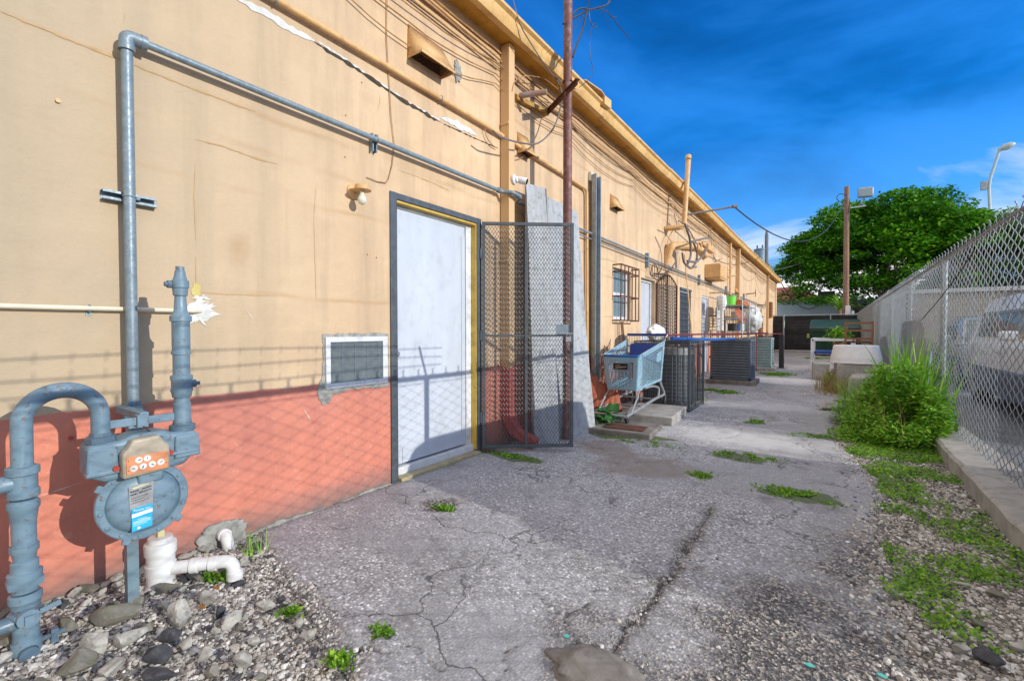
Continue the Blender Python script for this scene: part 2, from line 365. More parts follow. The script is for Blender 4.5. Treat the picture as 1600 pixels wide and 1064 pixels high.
M['bluedark']=pm('deep_blue_plastic',(.012,.05,.28,1),(.01,.035,.20,1),.4,0,6,60,.05)
M['chrome']=pm('worn_chrome',(.55,.56,.58,1),(.42,.43,.45,1),.3,.8,20,90,.1,(.25,.22,.2,1),.3)
M['cartframe']=pm('pale_steel_frame',(.42,.44,.46,1),(.30,.32,.34,1),.35,.4,20,90,.1,(.3,.27,.24,1),.3)
M['cond']=pm('dark_condenser_metal',(.09,.095,.105,1),(.13,.135,.145,1),.5,.3,8,60,.1,(.12,.12,.12,1),.4)
M['condlight']=pm('grey_condenser_cap',(.30,.31,.31,1),(.22,.23,.23,1),.5,.1,8,60,.1,(.12,.12,.12,1),.4)
M['condblue']=pm('slate_condenser_paint',(.075,.105,.14,1),(.10,.13,.165,1),.5,.1,8,60,.1)
M['condteal']=pm('pale_teal_coil_guard',(.30,.42,.42,1),(.22,.33,.34,1),.5,.1,8,60,.1)
M['bluepaint']=pm('blue_pipe_paint',(.02,.09,.42,1),(.03,.12,.36,1),.4,0,6,60,.08)
M['redpaint']=pm('red_brown_pipe_paint',(.22,.03,.035,1),(.14,.025,.03,1),.5,0,6,60,.1)
M['green']=pm('dumpster_green',(.005,.06,.028,1),(.004,.045,.022,1),.45,0,3,40,.1,(.03,.05,.035,1),.5)
M['fabric']=pm('black_windscreen_fabric',(.012,.012,.016,1),(.03,.03,.036,1),.8,0,2,30,.6,(.05,.05,.06,1),.4,stretch=(.4,1,3))
M['palewall']=pm('pale_blue_white_wall',(.50,.62,.68,1),(.44,.56,.62,1),.8,0,1,20,.1,(.3,.36,.38,1),.4)
M['roofred']=pm('terracotta_roof',(.32,.085,.05,1),(.24,.06,.04,1),.85,0,3,10,.7)
M['greypole']=pm('grey_utility_pole',(.12,.13,.14,1),(.17,.18,.19,1),.8,0,3,30,.3)
M['transf']=pm('blue_grey_transformer',(.16,.26,.34,1),(.12,.2,.27,1),.5,0,3,30,.1)
M['lamppole']=pm('pale_lamp_post_metal',(.42,.50,.50,1),(.35,.43,.44,1),.5,.2,3,30,.1)
M['siding']=pm('beige_siding',(.40,.36,.29,1),(.32,.29,.24,1),.8,0,1,20,.1)
M['brownbld']=pm('brown_building_wall',(.16,.10,.07,1),(.13,.085,.065,1),.8,0,1,20,.1)
M['whitebld']=pm('off_white_building_wall',(.56,.57,.56,1),(.50,.51,.50,1),.8,0,1,20,.1)
M['carwhite']=pm('white_car_paint',(.70,.72,.74,1),(.66,.68,.70,1),.22,0,1,20,0.02,spec=.6)
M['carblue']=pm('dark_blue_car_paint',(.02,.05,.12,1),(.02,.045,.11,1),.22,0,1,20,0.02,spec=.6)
M['carsilver']=pm('silver_car_paint',(.35,.38,.41,1),(.33,.36,.39,1),.25,.4,1,20,0.02,spec=.6)
M['tyre']=pm('tyre_rubber',(.02,.02,.02,1),(.03,.03,.03,1),.85,0,10,80,.2)
M['rim']=pm('alloy_rim',(.45,.46,.48,1),(.38,.39,.41,1),.35,.7,10,80,.05)
def glass(name,c,rough=.06):
    t=NT(name); n=t.noise(1.5,3); return t.fin(t.mix(n,c,tuple(x*.6 for x in c[:3])+(1,)),rough,0,spec=.9)
M['carglass']=glass('green_tinted_car_glass',(.03,.07,.07,1)); M['winglass']=glass('window_glass',(.22,.32,.38,1),.1)
M['lens']=glass('camera_lens_black',(.01,.01,.012,1)); M['redlamp']=pm('red_tail_lamp',(.5,.03,.02,1),None,.25)
M['lamp']=pm('headlamp_plastic',(.7,.72,.72,1),None,.15)
M['bulb']=pm('cream_bulb_glass',(.72,.70,.58,1),(.66,.63,.5,1),.12,0,3,20,.02,spec=.7)
M['orange']=pm('orange_dial_plate',(.62,.25,.11,1),(.55,.22,.10,1),.45,0,20,80,.05)
M['beige']=pm('beige_index_cover',(.42,.36,.27,1),(.33,.29,.22,1),.4,0,12,80,.1,(.2,.17,.13,1),.4)
M['dialw']=pm('white_dial',(.75,.75,.72,1),None,.5); M['needle']=pm('black_needle',(.02,.02,.02,1),None,.6)
M['cyan']=pm('cyan_label',(.02,.42,.68,1),(.02,.38,.62,1),.45,0,10,80,.02)
M['plate']=pm('grey_data_plate',(.42,.43,.44,1),(.34,.35,.36,1),.35,.4,20,90,.1)
M['seal']=pm('red_seal',(.45,.05,.035,1),None,.4)
M['paper']=pm('white_label_print',(.8,.82,.84,1),None,.6)
M['yellowplate']=pm('pale_yellow_tag',(.62,.60,.32,1),None,.6)
M['terrac']=pm('terracotta_tile',(.42,.12,.06,1),(.3,.08,.045,1),.8,0,12,40,.4,(.1,.04,.03,1),.5)
M['rockl']=pm('pale_limestone',(.46,.45,.41,1),(.28,.27,.24,1),.9,0,16,60,.9,(.13,.12,.09,1),.8)
M['rockd']=pm('black_asphalt_chunk',(.035,.037,.045,1),(.06,.062,.07,1),.9,0,14,120,1,(.15,.15,.15,1),.4)
M['rockg']=pm('mossy_grey_rock',(.22,.21,.18,1),(.13,.13,.10,1),.9,0,10,60,.8,(.10,.12,.04,1),.5)
M['turq']=pm('turquoise_paint_chip',(.1,.55,.5,1),None,.6)
M['limegreen']=pm('lime_green_plastic',(.2,.72,.08,1),(.15,.62,.06,1),.4)
M['tarp']=pm('clear_white_sheeting',(.62,.64,.62,1),(.45,.47,.45,1),.4,0,8,30,.8)
M['darkint']=pm('dark_interior',(.02,.02,.022,1),None,.9)
G1=(.10,.27,.015,1);G2=(.24,.50,.03,1);G3=(.46,.66,.07,1)
M['leaf']=leafmat('weed_leaves',(.05,.19,.012,1),G2,(.46,.68,.08,1),7); M['moss']=leafmat('moss_ground_cover',(.09,.22,.015,1),(.19,.42,.03,1),(.38,.58,.06,1),4)
M['grass']=leafmat('grass_blades',(.10,.27,.02,1),(.22,.50,.04,1),(.42,.62,.12,1),6)
M['dry']=leafmat('dry_grass',(.35,.22,.09,1),(.5,.34,.15,1),(.3,.33,.1,1),6)
M['tree']=leafmat('tree_leaves',(.02,.12,.008,1),(.08,.33,.012,1),(.32,.64,.03,1),.4)
M['broad']=leafmat('broad_leaves',(.04,.17,.05,1),(.08,.28,.08,1),(.16,.40,.12,1),5)
M['deadleaf']=leafmat('dead_leaf',(.35,.12,.04,1),(.45,.22,.06,1),(.25,.09,.04,1),5)

# ------------------------------------------------------------------ ground
def interp_poly(P,x): return np.interp(x,[p[0] for p in P],[p[1] for p in P])
def vnoise(x,y,s,seed=0,oct=3):
    """cheap numpy value noise"""
    r=np.random.default_rng(seed); out=np.zeros_like(x); amp=1;tot=0
    for o in range(oct):
        T=r.random((64,64)); X=x*s;Y=y*s; xi=np.floor(X).astype(int);yi=np.floor(Y).astype(int);fx=X-xi;fyy=Y-yi
        fx=fx*fx*(3-2*fx);fyy=fyy*fyy*(3-2*fyy)
        a=T[xi%64,yi%64];b=T[(xi+1)%64,yi%64];c=T[xi%64,(yi+1)%64];d=T[(xi+1)%64,(yi+1)%64]
        out+=amp*((a*(1-fx)+b*fx)*(1-fyy)+(c*(1-fx)+d*fx)*fyy); tot+=amp; amp*=.5; s*=2
    return out/tot-.5
def distpoly(X,Y,P):
    D=np.full(X.shape,1e9)
    for (x0,y0),(x1,y1) in zip(P[:-1],P[1:]):
        dx,dy=x1-x0,y1-y0;L=dx*dx+dy*dy+1e-12;t=np.clip(((X-x0)*dx+(Y-y0)*dy)/L,0,1)
        D=np.minimum(D,np.hypot(X-x0-t*dx,Y-y0-t*dy))
    return D
def g2(px,py): p=gz(px,py); return (p.x,p.y)
EL=[(-.3,1.36),(0.0,1.33),(.10,1.2),(.19,1.15),(.35,1.2),(.617,1.133),(.85,1.13),(1.113,1.062),(1.304,.968),(1.40,1.0),(1.49,.933),(1.7,.6),(2.2,.1),(2.6,-1),(3,-3)]
ER=[(-3,3.15),(2.06,3.10),(2.86,3.08),(3.46,3.06),(4.2,3.16),(4.85,3.13),(5.5,3.0),(6.07,2.90),(7,2.85),(9,3.0),(13,3.1),(18,3.2),(22,3.6),(28,3.7),(60,6)]
def inside(X,Y):
    """signed distance-like value, positive on the asphalt"""
    a=Y-interp_poly(EL,X); b=interp_poly([(q[0],q[1]) for q in ER],Y)-X
    w=vnoise(X,Y,7,3,4)*.10
    return np.minimum(a*.8,b)+w*np.where(a<b,.45,1.0)
ys=[-2.2]
while ys[-1]<62: ys.append(ys[-1]+max(.016,.006*abs(ys[-1])+.004 if ys[-1]>1 else .018))
ys=np.array(ys); xs=np.concatenate([np.arange(-.04,3.4,.016),np.arange(3.4,7,.2)])
X,Y=np.meshgrid(xs,ys); sd=inside(X,Y)
px=X+vnoise(X,Y,14,5,4)*.09; py=Y+vnoise(X,Y,14,6,4)*.09
cracks=[([g2(*p) for p in[(1112,790),(1095,825),(1075,850),(1050,890),(1025,925),(1000,955),(970,985),(950,1020)]],.020,1),
 ([g2(*p) for p in[(600,1030),(585,1005),(560,1010),(545,1030)]],.012,1),([g2(*p) for p in[(560,1010),(600,990),(650,1020),(700,1050)]],.008,.8),
 ([g2(*p) for p in[(960,925),(930,925),(900,950),(880,965),(850,940),(855,965),(890,975)]],.010,1),([g2(*p) for p in[(850,945),(835,935),(820,905),(800,885)]],.008,.8),
 ([g2(*p) for p in[(885,972),(910,1000),(930,1040)]],.016,1),([g2(*p) for p in[(730,793),(770,797),(800,802)]],.006,.8),([g2(*p) for p in[(1050,850),(1040,842),(1010,845)]],.008,.8),
 ([g2(*p) for p in[(1100,700),(1140,715),(1190,725),(1210,728)]],.02,.9),([g2(*p) for p in[(1200,760),(1260,775),(1300,785),(1340,790)]],.03,1),([g2(*p) for p in[(1160,800),(1210,803),(1260,815),(1300,825)]],.022,.9),
 ([g2(*p) for p in[(870,820),(910,790),(900,800)]],.004,.6),([g2(*p) for p in[(970,735),(1010,750)]],.008,.8),([g2(*p) for p in[(1050,615),(1100,622),(1160,620),(1230,612)]],.03,.8),([g2(*p) for p in[(1100,650),(1160,660),(1230,655)]],.03,.7),
 ([g2(*p) for p in[(820,700),(850,760),(835,800),(860,850)]],.005,.7),([g2(*p) for p in[(1060,770),(1100,790),(1112,790)]],.008,.8),([g2(*p) for p in[(900,950),(850,985),(800,1010),(770,1064)]],.007,.8),([g2(*p) for p in[(620,870),(650,880),(690,870)]],.004,.6),([g2(*p) for p in[(1180,640),(1150,680),(1100,690)]],.010,.7),([g2(*p) for p in[(1240,690),(1300,720),(1350,735)]],.014,.8),([g2(*p) for p in[(985,690),(960,730),(940,790)]],.006,.7),
 ([g2(*p) for p in[(680,790),(720,785),(700,775)]],.02,.9),([g2(*p) for p in[(1120,760),(1200,800),(1290,850)]],.004,.5),([g2(*p) for p in[(940,830),(1000,850),(1040,880)]],.004,.4)]
cr=np.zeros_like(X)
for P,w,a in cracks: 
    if len(P)>1: cr=np.maximum(cr,a*np.clip(1.25-distpoly(px,py,P)/(w*.8),0,1))
def blob(cx,cy,rx,ry,s=0,soft=.35):
    d=np.hypot((X-cx)/rx,(Y-cy)/ry)+vnoise(X,Y,5,11+s,4)*.9; return np.clip((1-d)/soft,0,1)
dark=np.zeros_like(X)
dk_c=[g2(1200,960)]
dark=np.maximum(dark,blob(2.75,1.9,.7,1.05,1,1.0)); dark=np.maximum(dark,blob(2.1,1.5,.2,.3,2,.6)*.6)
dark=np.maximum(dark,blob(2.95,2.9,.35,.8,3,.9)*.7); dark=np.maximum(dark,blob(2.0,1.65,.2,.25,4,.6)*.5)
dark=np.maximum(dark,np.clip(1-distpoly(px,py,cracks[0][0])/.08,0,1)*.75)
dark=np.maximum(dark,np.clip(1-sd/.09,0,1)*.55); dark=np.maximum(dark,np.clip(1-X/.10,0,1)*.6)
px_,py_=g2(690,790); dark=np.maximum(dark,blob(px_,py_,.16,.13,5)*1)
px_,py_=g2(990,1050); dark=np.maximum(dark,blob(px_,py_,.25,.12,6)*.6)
brown=blob(1.45,3.95,.55,.42,7,.3)+blob(.95,4.35,.35,.35,8,.3); brown=np.clip(brown,0,1)
sunlit_worn=np.clip(blob(2.0,5.6,1.2,.55,9,.6)*.9+blob(1.9,8.2,1.0,.6,10,.6)*.5+blob(2.0,13,1.2,1.2,12,.6)*.5,0,1)  # pale blobs; the nearest paints in the sunlit strip between parked cars
moss=np.zeros_like(X)
for (a,b,rx,ry) in [(1150,715,.28,.14),(1097,743,.13,.10),(1245,773,.26,.16),(695,793,.10,.06),(800,713,.35,.12),(1180,660,.15,.12),(1290,683,.3,.15),(1030,685,.25,.1),(950,680,.3,.15)]:
    p=g2(a,b); moss=np.maximum(moss,blob(p[0],p[1],rx,ry,20))
Z=vnoise(X,Y,1.3,30,3)*.022+vnoise(X,Y,9,31,3)*.010-cr*.014-dark*.006+vnoise(X,Y,30,32,2)*dark*.012
Z=Z-np.clip(-sd/.05+.1,0,1)*.06-np.clip(1-sd/.10,0,1)**2*.020
Z=np.where(X<0.02,Z-.004,Z)
nx_,ny_=len(xs),len(ys)
idx=np.arange(nx_*ny_).reshape(ny_,nx_)
Fq=np.stack([idx[:-1,:-1],idx[:-1,1:],idx[1:,1:],idx[1:,:-1]],-1).reshape(-1,4)
keep=(sd.ravel()[Fq].max(1)>-.07); Fq=Fq[keep]
used=np.unique(Fq); remap=-np.ones(nx_*ny_,int); remap[used]=np.arange(len(used))
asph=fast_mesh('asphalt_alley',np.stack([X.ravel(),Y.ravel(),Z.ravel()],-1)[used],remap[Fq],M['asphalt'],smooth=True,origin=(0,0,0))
for nm,A in(('crack',cr),('dark',dark),('brown',brown),('moss',moss),('sunlit_worn',sunlit_worn)):
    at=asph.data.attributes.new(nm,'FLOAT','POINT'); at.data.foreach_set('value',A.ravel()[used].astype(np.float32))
tagp(asph,kind='structure')
# base ground sheet to the horizon
gx=np.concatenate([[-400,-100,-30,-5],np.arange(-.6,4.6,.06),[6,12,30,100,400]]); gy=np.concatenate([[-400,-100,-20],np.arange(-1.5,9,.06),[10,12,16,22,30,45,70,120,400,900]])
GX,GY=np.meshgrid(gx,gy); near=(GX>-.4)&(GX<4.2)&(GY>-1.4)&(GY<8.9)
mound=np.exp(-((GX-.35)**2/.25+(GY-.45)**2/.35))*.05
GZ=-.034+np.where(near,vnoise(GX,GY,4,41,3)*.05+mound,0)
ix=np.arange(GX.size).reshape(GX.shape); Fg=np.stack([ix[:-1,:-1],ix[:-1,1:],ix[1:,1:],ix[1:,:-1]],-1).reshape(-1,4)
tagp(fast_mesh('ground',np.stack([GX.ravel(),GY.ravel(),GZ.ravel()],-1),Fg,M['soil'],smooth=True,origin=(0,0,0)),kind='structure')
def ground_z(x,y):
    x=np.asarray(x,float);y=np.asarray(y,float)
    return -.034+vnoise(x,y,4,41,3)*.05+np.exp(-((x-.35)**2/.25+(y-.45)**2/.35))*.05
b=MB(); b.bb(4.06,40,-30,90,-.08,-.02); o=b.build('parking_lot',M['lot']); tagp(o,kind='structure')

# ------------------------------------------------------------------ stones
def asph_z(x,y): return vnoise(x,y,1.3,30,3)*.022+vnoise(x,y,9,31,3)*.010
def ico(sub):
    bm=bmesh.new(); bmesh.ops.create_icosphere(bm,subdivisions=sub,radius=1); V=np.array([v.co[:] for v in bm.verts]); Fc=np.array([[v.index for v in f.verts] for f in bm.faces]); bm.free(); return V,Fc
def stones(name,pts,sizes,sub,mat,lift=.25,seed=1):
    r=np.random.default_rng(seed); V0,F0=ico(sub); n=len(pts); nv=len(V0)
    S=sizes[:,None,None]*(r.uniform(.6,1.25,(n,1,3))*np.array([1,1,.7]))
    J=1+r.uniform(-.22,.22,(n,nv,1)); a=r.uniform(0,6.28,n); ca,sa=np.cos(a),np.sin(a)
    tl=r.uniform(-.5,.5,n); ct,st=np.cos(tl),np.sin(tl)
    P=V0[None]*S*J; Pz=P[:,:,2]*ct[:,None]+P[:,:,0]*st[:,None]; Px=P[:,:,0]*ct[:,None]-P[:,:,2]*st[:,None]; Py=P[:,:,1]
    Q=np.stack([Px*ca[:,None]-Py*sa[:,None],Px*sa[:,None]+Py*ca[:,None],Pz],-1)
    Q=Q+pts[:,None,:]; Q[:,:,2]+=sizes[:,None]*lift
    Fa=(F0[None]+np.arange(n)[:,None,None]*nv).reshape(-1,3)
    return fast_mesh(name,Q.reshape(-1,3),Fa,mat,smooth=False,origin=(0,0,0))
def scatter(n,x0,x1,y0,y1,cond,seed):
    r=np.random.default_rng(seed); x=r.uniform(x0,x1,n);y=r.uniform(y0,y1,n);k=cond(x,y,r); return x[k],y[k]
# left rubble bed
x,y=scatter(46000,.02,2.2,-.3,1.36,lambda x,y,r:(r.random(len(x))<np.clip(.95-inside(x,y)/.07,0,.95)),51)
s=np.random.default_rng(5).gamma(1.7,.0022,len(x))+.0035
def surf(x,y): i_=inside(x,y); return np.where(i_>.0,np.maximum(ground_z(x,y),asph_z(x,y)-np.clip(1-i_/.10,0,1)**2*.020-.003),ground_z(x,y))
tagp(stones('gravel_bed',np.stack([x,y,surf(x,y)],-1),np.clip(s,.004,.024),1,M['gravel'],.05,52),kind='stuff',cat='gravel',label='loose pale and dark gravel between the gas meter and the asphalt edge')
x,y=scatter(52000,2.85,3.72,.4,7.5,lambda x,y,r:(r.random(len(x))<np.clip(1-inside(x,y)/.22,0,1)**2)&(r.random(len(x))<np.clip(1.15-.12*(y-1),.25,1)),53)
s=np.random.default_rng(6).gamma(1.7,.0022,len(x))+.0035
tagp(stones('gravel_strip',np.stack([x,y,surf(x,y)],-1),np.clip(s,.004,.022),1,M['gravel'],.05,54),kind='stuff',cat='gravel',label='loose gravel strip between the asphalt and the concrete kerb')
x,y=scatter(24000,.05,3.1,1.0,7,lambda x,y,r:(inside(x,y)>0)&((r.random(len(x))<.06)|((np.hypot((x-2.75)/.6,(y-1.9)/.9)<1)&(r.random(len(x))<.5))|((inside(x,y)<.07)&(r.random(len(x))<.5))|((distpoly(x,y,cracks[0][0])<.06)&(y<2.8)&(r.random(len(x))<.9))),55)
s=np.random.default_rng(7).gamma(1.6,.0016,len(x))+.002
tagp(stones('loose_grit',np.stack([x,y,asph_z(x,y)-.004],-1),np.clip(s,.002,.010),1,M['gravel'],.3,56),kind='stuff',cat='grit',label='scattered loose grit and pebbles lying on the asphalt')
# individual rocks
def rockmesh(seed,sx,sy,sz):
    V,Fc=ico(3); r=random.Random(seed); off=Vector((r.uniform(0,99),r.uniform(0,99),r.uniform(0,99)))
    pl=[(Vector((r.uniform(-1,1),r.uniform(-1,1),r.uniform(-1,1))).normalized(),r.uniform(.42,.72)) for _ in range(14)]
    out=[]
    for v in V:
        p=Vector(v)
        for nn,dd in pl:
            q=p.dot(nn)
            if q>dd: p=p-nn*(q-dd)
        p*=1.25*(1+.10*noise.noise(p*1.7+off)+.06*noise.noise(p*6+off))
        out.append((p.x*sx,p.y*sy,p.z*sz))
    return out,[tuple(f) for f in Fc]
rocks=[ # px,py, half sizes, mat, label, rz
 (185,975,.10,.035,.035,'rockg','long grey slab of rubble beside the meter support post',.5),(265,1000,.045,.025,.02,'rockd','black asphalt chunk beside the long grey slab',1),
 (280,975,.05,.04,.04,'rockl','pale angular rock leaning on black chunk near the white pipe',.2),(150,1020,.05,.035,.03,'rockl','pale rounded rock below the long grey slab',.8),
 (240,1030,.05,.025,.03,'rockd','narrow black chunk in the middle of the rubble',1.0),(290,1010,.03,.022,.02,'rockl','small white rock right of the narrow black chunk',.3),
 (120,1052,.07,.04,.03,'rockg','mossy brown rock at the lower left corner',.4),(245,1052,.05,.035,.02,'rockd','largest black asphalt chunk at the bottom edge',.7),
 (320,940,.05,.03,.03,'rockl','jagged white limestone below the white drain elbow',.3),(300,905,.045,.03,.03,'rockd','black clinker lump against the white drain pipe base',.3),
 (265,925,.05,.02,.02,'rockg','flat grey slab fragment by the foot of the white drain pipe',.9),(360,970,.035,.025,.025,'rockl','rough pale stone right of the rubble middle',1.2),
 (380,1030,.035,.025,.03,'rockl','tan and white lump in the gravel near the bottom edge',.2),(415,945,.045,.018,.015,'rockl','white wedge shaped stone beside the asphalt edge',.9),
 (345,955,.025,.02,.02,'rockd','small dark cinder beside jagged white limestone',.1),(395,1000,.02,.016,.014,'rockl','small white pebble rock in open gravel',.2),
 (200,1010,.05,.03,.03,'rockl','blocky pale rock under the long grey slab',1.4),(320,1025,.03,.02,.02,'rockl','oval white rock beside the largest black chunk',.6),
 (30,1010,.06,.05,.03,'rockg','green stained rock behind the foot of the left gas pipe',.3),(105,990,.05,.03,.025,'rockg','dark grey rock between the gas pipe and the support post',.3),
 (170,1052,.04,.03,.02,'rockl','white broken rock wedged at the bottom beside mossy rock',.9),(485,985,.022,.018,.012,'rockl','lone white stone close to the broken asphalt edge',.1),
 (215,950,.03,.02,.014,'rockg','thin grey shard at the base of the meter support post',.4),(380,880,.03,.02,.015,'rockl','pale stone under the mouth of the white drain elbow',.2),
 (400,855,.035,.015,.015,'rockd','dark splinter of kerb against the wall',1),(330,1048,.03,.02,.02,'rockg','grey pebble rock at the very bottom right of black chunk',.5),
 (1350,905,.022,.014,.01,'rockl','white stone on the right asphalt border',.4),(1365,925,.02,.014,.01,'rockl','pair of tan stones on the right asphalt border',.9),
 (1500,1010,.03,.02,.016,'rockl','whitish stone in right gravel strip near bottom',.2),(1545,1022,.05,.03,.022,'rockd','black lump in the right gravel strip',.3),
 (1590,1010,.03,.02,.016,'rockl','pale stone right of the black lump',.1),(1500,905,.03,.015,.01,'rockl','flat white shard in right gravel strip',.1),
 (1530,795,.03,.02,.018,'rockl','white stone beside the kerb near the moss',.2),(1560,925,.035,.016,.012,'rockg','brown stick shaped stone in the right gravel strip',.4)]
for i,(a,c,sx,sy,sz,mt,lb,rz) in enumerate(rocks):
    p=gz(a,c,0.0); zb=float(ground_z(p.x,p.y))
    sx*=1.05;sy*=1.1;sz*=1.3; V,Fc=rockmesh(i+3,sx,sy,sz)
    me=bpy.data.meshes.new('rock'); me.from_pydata(V,[],Fc); me.materials.append(M[mt]); me.update()
    me.polygons.foreach_set('use_smooth',[False]*len(me.polygons))
    o=bpy.data.objects.new('rock',me); C.objects.link(o); o.location=(p.x,p.y,zb+sz*.5+.016); o.rotation_euler=(rnd.uniform(-.25,.25),rnd.uniform(-.25,.25),rz+rnd.uniform(-.3,.3))
    tagp(o,lb,'rock')
base_r=[]
for k in range(8):
    V,Fc=rockmesh(200+k,1,.72,.6); me=bpy.data.meshes.new('rubble_stone'); me.from_pydata(V,[],Fc); me.materials.append(M[['rockl','rockd','rockg','rockl'][k%4]]); base_r.append(me)
rr0=random.Random(99); n_=0
while n_<95:
    x_=rr0.uniform(.06,1.25) if n_<80 else rr0.uniform(3.2,3.65); y_=rr0.uniform(.1,1.15) if n_<80 else rr0.uniform(1.5,4.5)
    if float(inside(np.array([x_]),np.array([y_]))[0])>-.03: continue
    if n_<80 and rr0.random()<x_*.55: continue
    o=bpy.data.objects.new('rubble_stone',base_r[rr0.randrange(8)]); C.objects.link(o); s_=rr0.uniform(.013,.032); o.scale=(s_,s_,s_); o.location=(x_,y_,float(ground_z(x_,y_))+s_*.3+.012); o.rotation_euler=(rr0.uniform(-.5,.5),rr0.uniform(-.5,.5),rr0.uniform(0,6.28))
    if n_<80: tagp(o,'small angular rubble stone in the loose pile around the gas meter','stone','small rubble stones around gas meter')
    else: tagp(o,'small angular stone lying in the gravel strip beside kerb','stone','small stones in the kerb gravel')
    n_+=1
for k in range(22):
    o=bpy.data.objects.new('rubble_stone',base_r[[0,3,2,4,7][k%5]]); C.objects.link(o); s_=rr0.uniform(.02,.045); y_=-.05+k*.052; o.scale=(s_*.8,s_*1.2,s_*.8); o.location=(.035+rr0.uniform(0,.03),y_,float(ground_z(.04,y_))+s_*.35+.01); o.rotation_euler=(rr0.uniform(-.4,.4),rr0.uniform(-.4,.4),rr0.uniform(0,6.28))
    tagp(o,'broken mortar piece lying along the foot of the red wall','stone','broken mortar pieces along wall foot')
# concrete lump at bottom centre
p=gz(935,1050); V0_,Fc=ico(4); V=[]
for v in V0_:
    q=Vector(v); q=q*(1+.35*noise.noise(q*1.6+Vector((3,3,3)))+.12*noise.noise(q*5)+.05*noise.noise(q*14)); V.append((p.x+q.x*.17,p.y+q.y*.11,q.z*.03+.002))
o=meshobj('concrete_lump',V,[tuple(f) for f in Fc],M['concd'],smooth=True); tagp(o,'dirty brown concrete lump set in the asphalt at the bottom of the alley','concrete')
for k,(a,c) in enumerate([(885,995),(1265,1040),(1378,1055),(940,742)]):
    p=gz(a,c); b=MB(); poly=[(p.x+.012*math.cos(q)*(1+.4*math.sin(q*2+k)),p.y+.010*math.sin(q),.004+float(asph_z(p.x,p.y))) for q in [i*.9 for i in range(7)]]
    b.prism(poly,(0,0,.003)); tagp(b.build('paint_chip',M['turq']),['turquoise paint fleck by the cracked asphalt hollow','round turquoise paint fleck on dark asphalt','longer turquoise paint fleck at the bottom right','thin turquoise paint fleck below the security gate'][k],'paint fleck')

# ------------------------------------------------------------------ building
B=thing('commercial_building','long single storey tan stucco building with red painted base and cream gutter','building',(0,15,0))
YN,YE,HT=-3.0,32.6,4.13
openings=[(2.40,3.44,0.0,2.24),(6.80,7.54,1.38,2.20),(8.07,8.86,.05,2.16),(10.64,11.55,.03,2.13),(12.74,13.60,.03,2.13),(20.6,21.3,.9,1.75),(25.0,25.8,.03,1.9)]
yv=sorted({YN,YE,*[o[0] for o in openings],*[o[1] for o in openings]}); zv=sorted({-.3,HT,*[o[2] for o in openings],*[o[3] for o in openings]})
b=MB()
for y0,y1 in zip(yv[:-1],yv[1:]):
    for z0,z1 in zip(zv[:-1],zv[1:]):
        ym,zm=(y0+y1)/2,(z0+z1)/2
        if any(o[0]<ym<o[1] and o[2]<zm<o[3] for o in openings): continue
        b.add([(0,y0,z0),(0,y1,z0),(0,y1,z1),(0,y0,z1)],[(0,1,2,3)])
for (y0,y1,z0,z1) in openings:
    d=-.16
    b.add([(0,y0,z0),(0,y0,z1),(d,y0,z1),(d,y0,z0)],[(0,1,2,3)]); b.add([(0,y1,z0),(d,y1,z0),(d,y1,z1),(0,y1,z1)],[(0,1,2,3)])
    b.add([(0,y0,z1),(0,y1,z1),(d,y1,z1),(d,y0,z1)],[(0,1,2,3)]); b.add([(0,y0,z0),(d,y0,z0),(d,y1,z0),(0,y1,z0)],[(0,1,2,3)])
    b.add([(d-.6,y0-.1,z0-.05),(d-.6,y1+.1,z0-.05),(d-.6,y1+.1,z1+.1),(d-.6,y0-.1,z1+.1)],[(0,1,2,3)])
b.add([(0,YE,-.3),(-9,YE,-.3),(-9,YE,HT),(0,YE,HT)],[(0,1,2,3)]); b.add([(0,YN,-.3),(0,YN,HT),(-9,YN,HT),(-9,YN,-.3)],[(0,1,2,3)])
b.add([(-9,YN,-.3),(-9,YN,HT),(-9,YE,HT),(-9,YE,-.3)],[(0,1,2,3)])
meshobj('wall',b.V,b.F,M['wall'],B)
b=MB(); b.bb(-9.1,-.01,YN-.1,YE+.1,HT+.002,HT+.1); b.build('roof',M['whitebld'],B)
# eave: soffit, fascia and gutter
b=MB(); b.bb(0.0,.15,YN-.1,YE+.12,HT-.0,HT+.06); b.build('soffit',M['soffit'],B)
prof=[(.151,4.135),(.17,4.115),(.235,4.115),(.26,4.16),(.268,4.215),(.30,4.235),(.30,4.262),(.285,4.262),(.285,4.245),(.25,4.228),(.243,4.165),(.225,4.13),(.175,4.13),(.151,4.15)]
b=MB(); ng=12; segs=np.linspace(YN-.1,YE+.15,ng+1)
for i in range(ng):
    y0,y1=segs[i],segs[i+1]-.012; dz=.010*math.sin(i*1.7); b.prism([(q[0],y0,q[1]+dz) for q in prof],(0,y1-y0,0)); 
    b.prism([(q[0]+.004,y1-.03,q[1]+dz*.5+.001) for q in prof],(0,.055,0))
b.build('gutter',M['trim'],B)
b=MB(); b.bb(-.02,.149,YN-.1,YE+.12,HT+.062,HT+.14); b.bb(.05,.16,YN-.1,YE+.12,HT+.142,HT+.155); b.build('fascia',M['trim'],B)
# bent flap of drip edge
p=wx(930,178,.25); b=MB(); b.prism([(.22,p.y-.45,4.27),(.31,p.y-.4,4.28),(.34,p.y,4.31),(.30,p.y+.25,4.33),(.22,p.y+.3,4.29)],(0,0,.012)); b.prism([(.24,p.y+.12,4.2),(.33,p.y+.12,4.2),(.33,p.y+.34,4.22),(.24,p.y+.34,4.22)],(0,0,.11)); b.build('drip_edge',M['trim'],B)
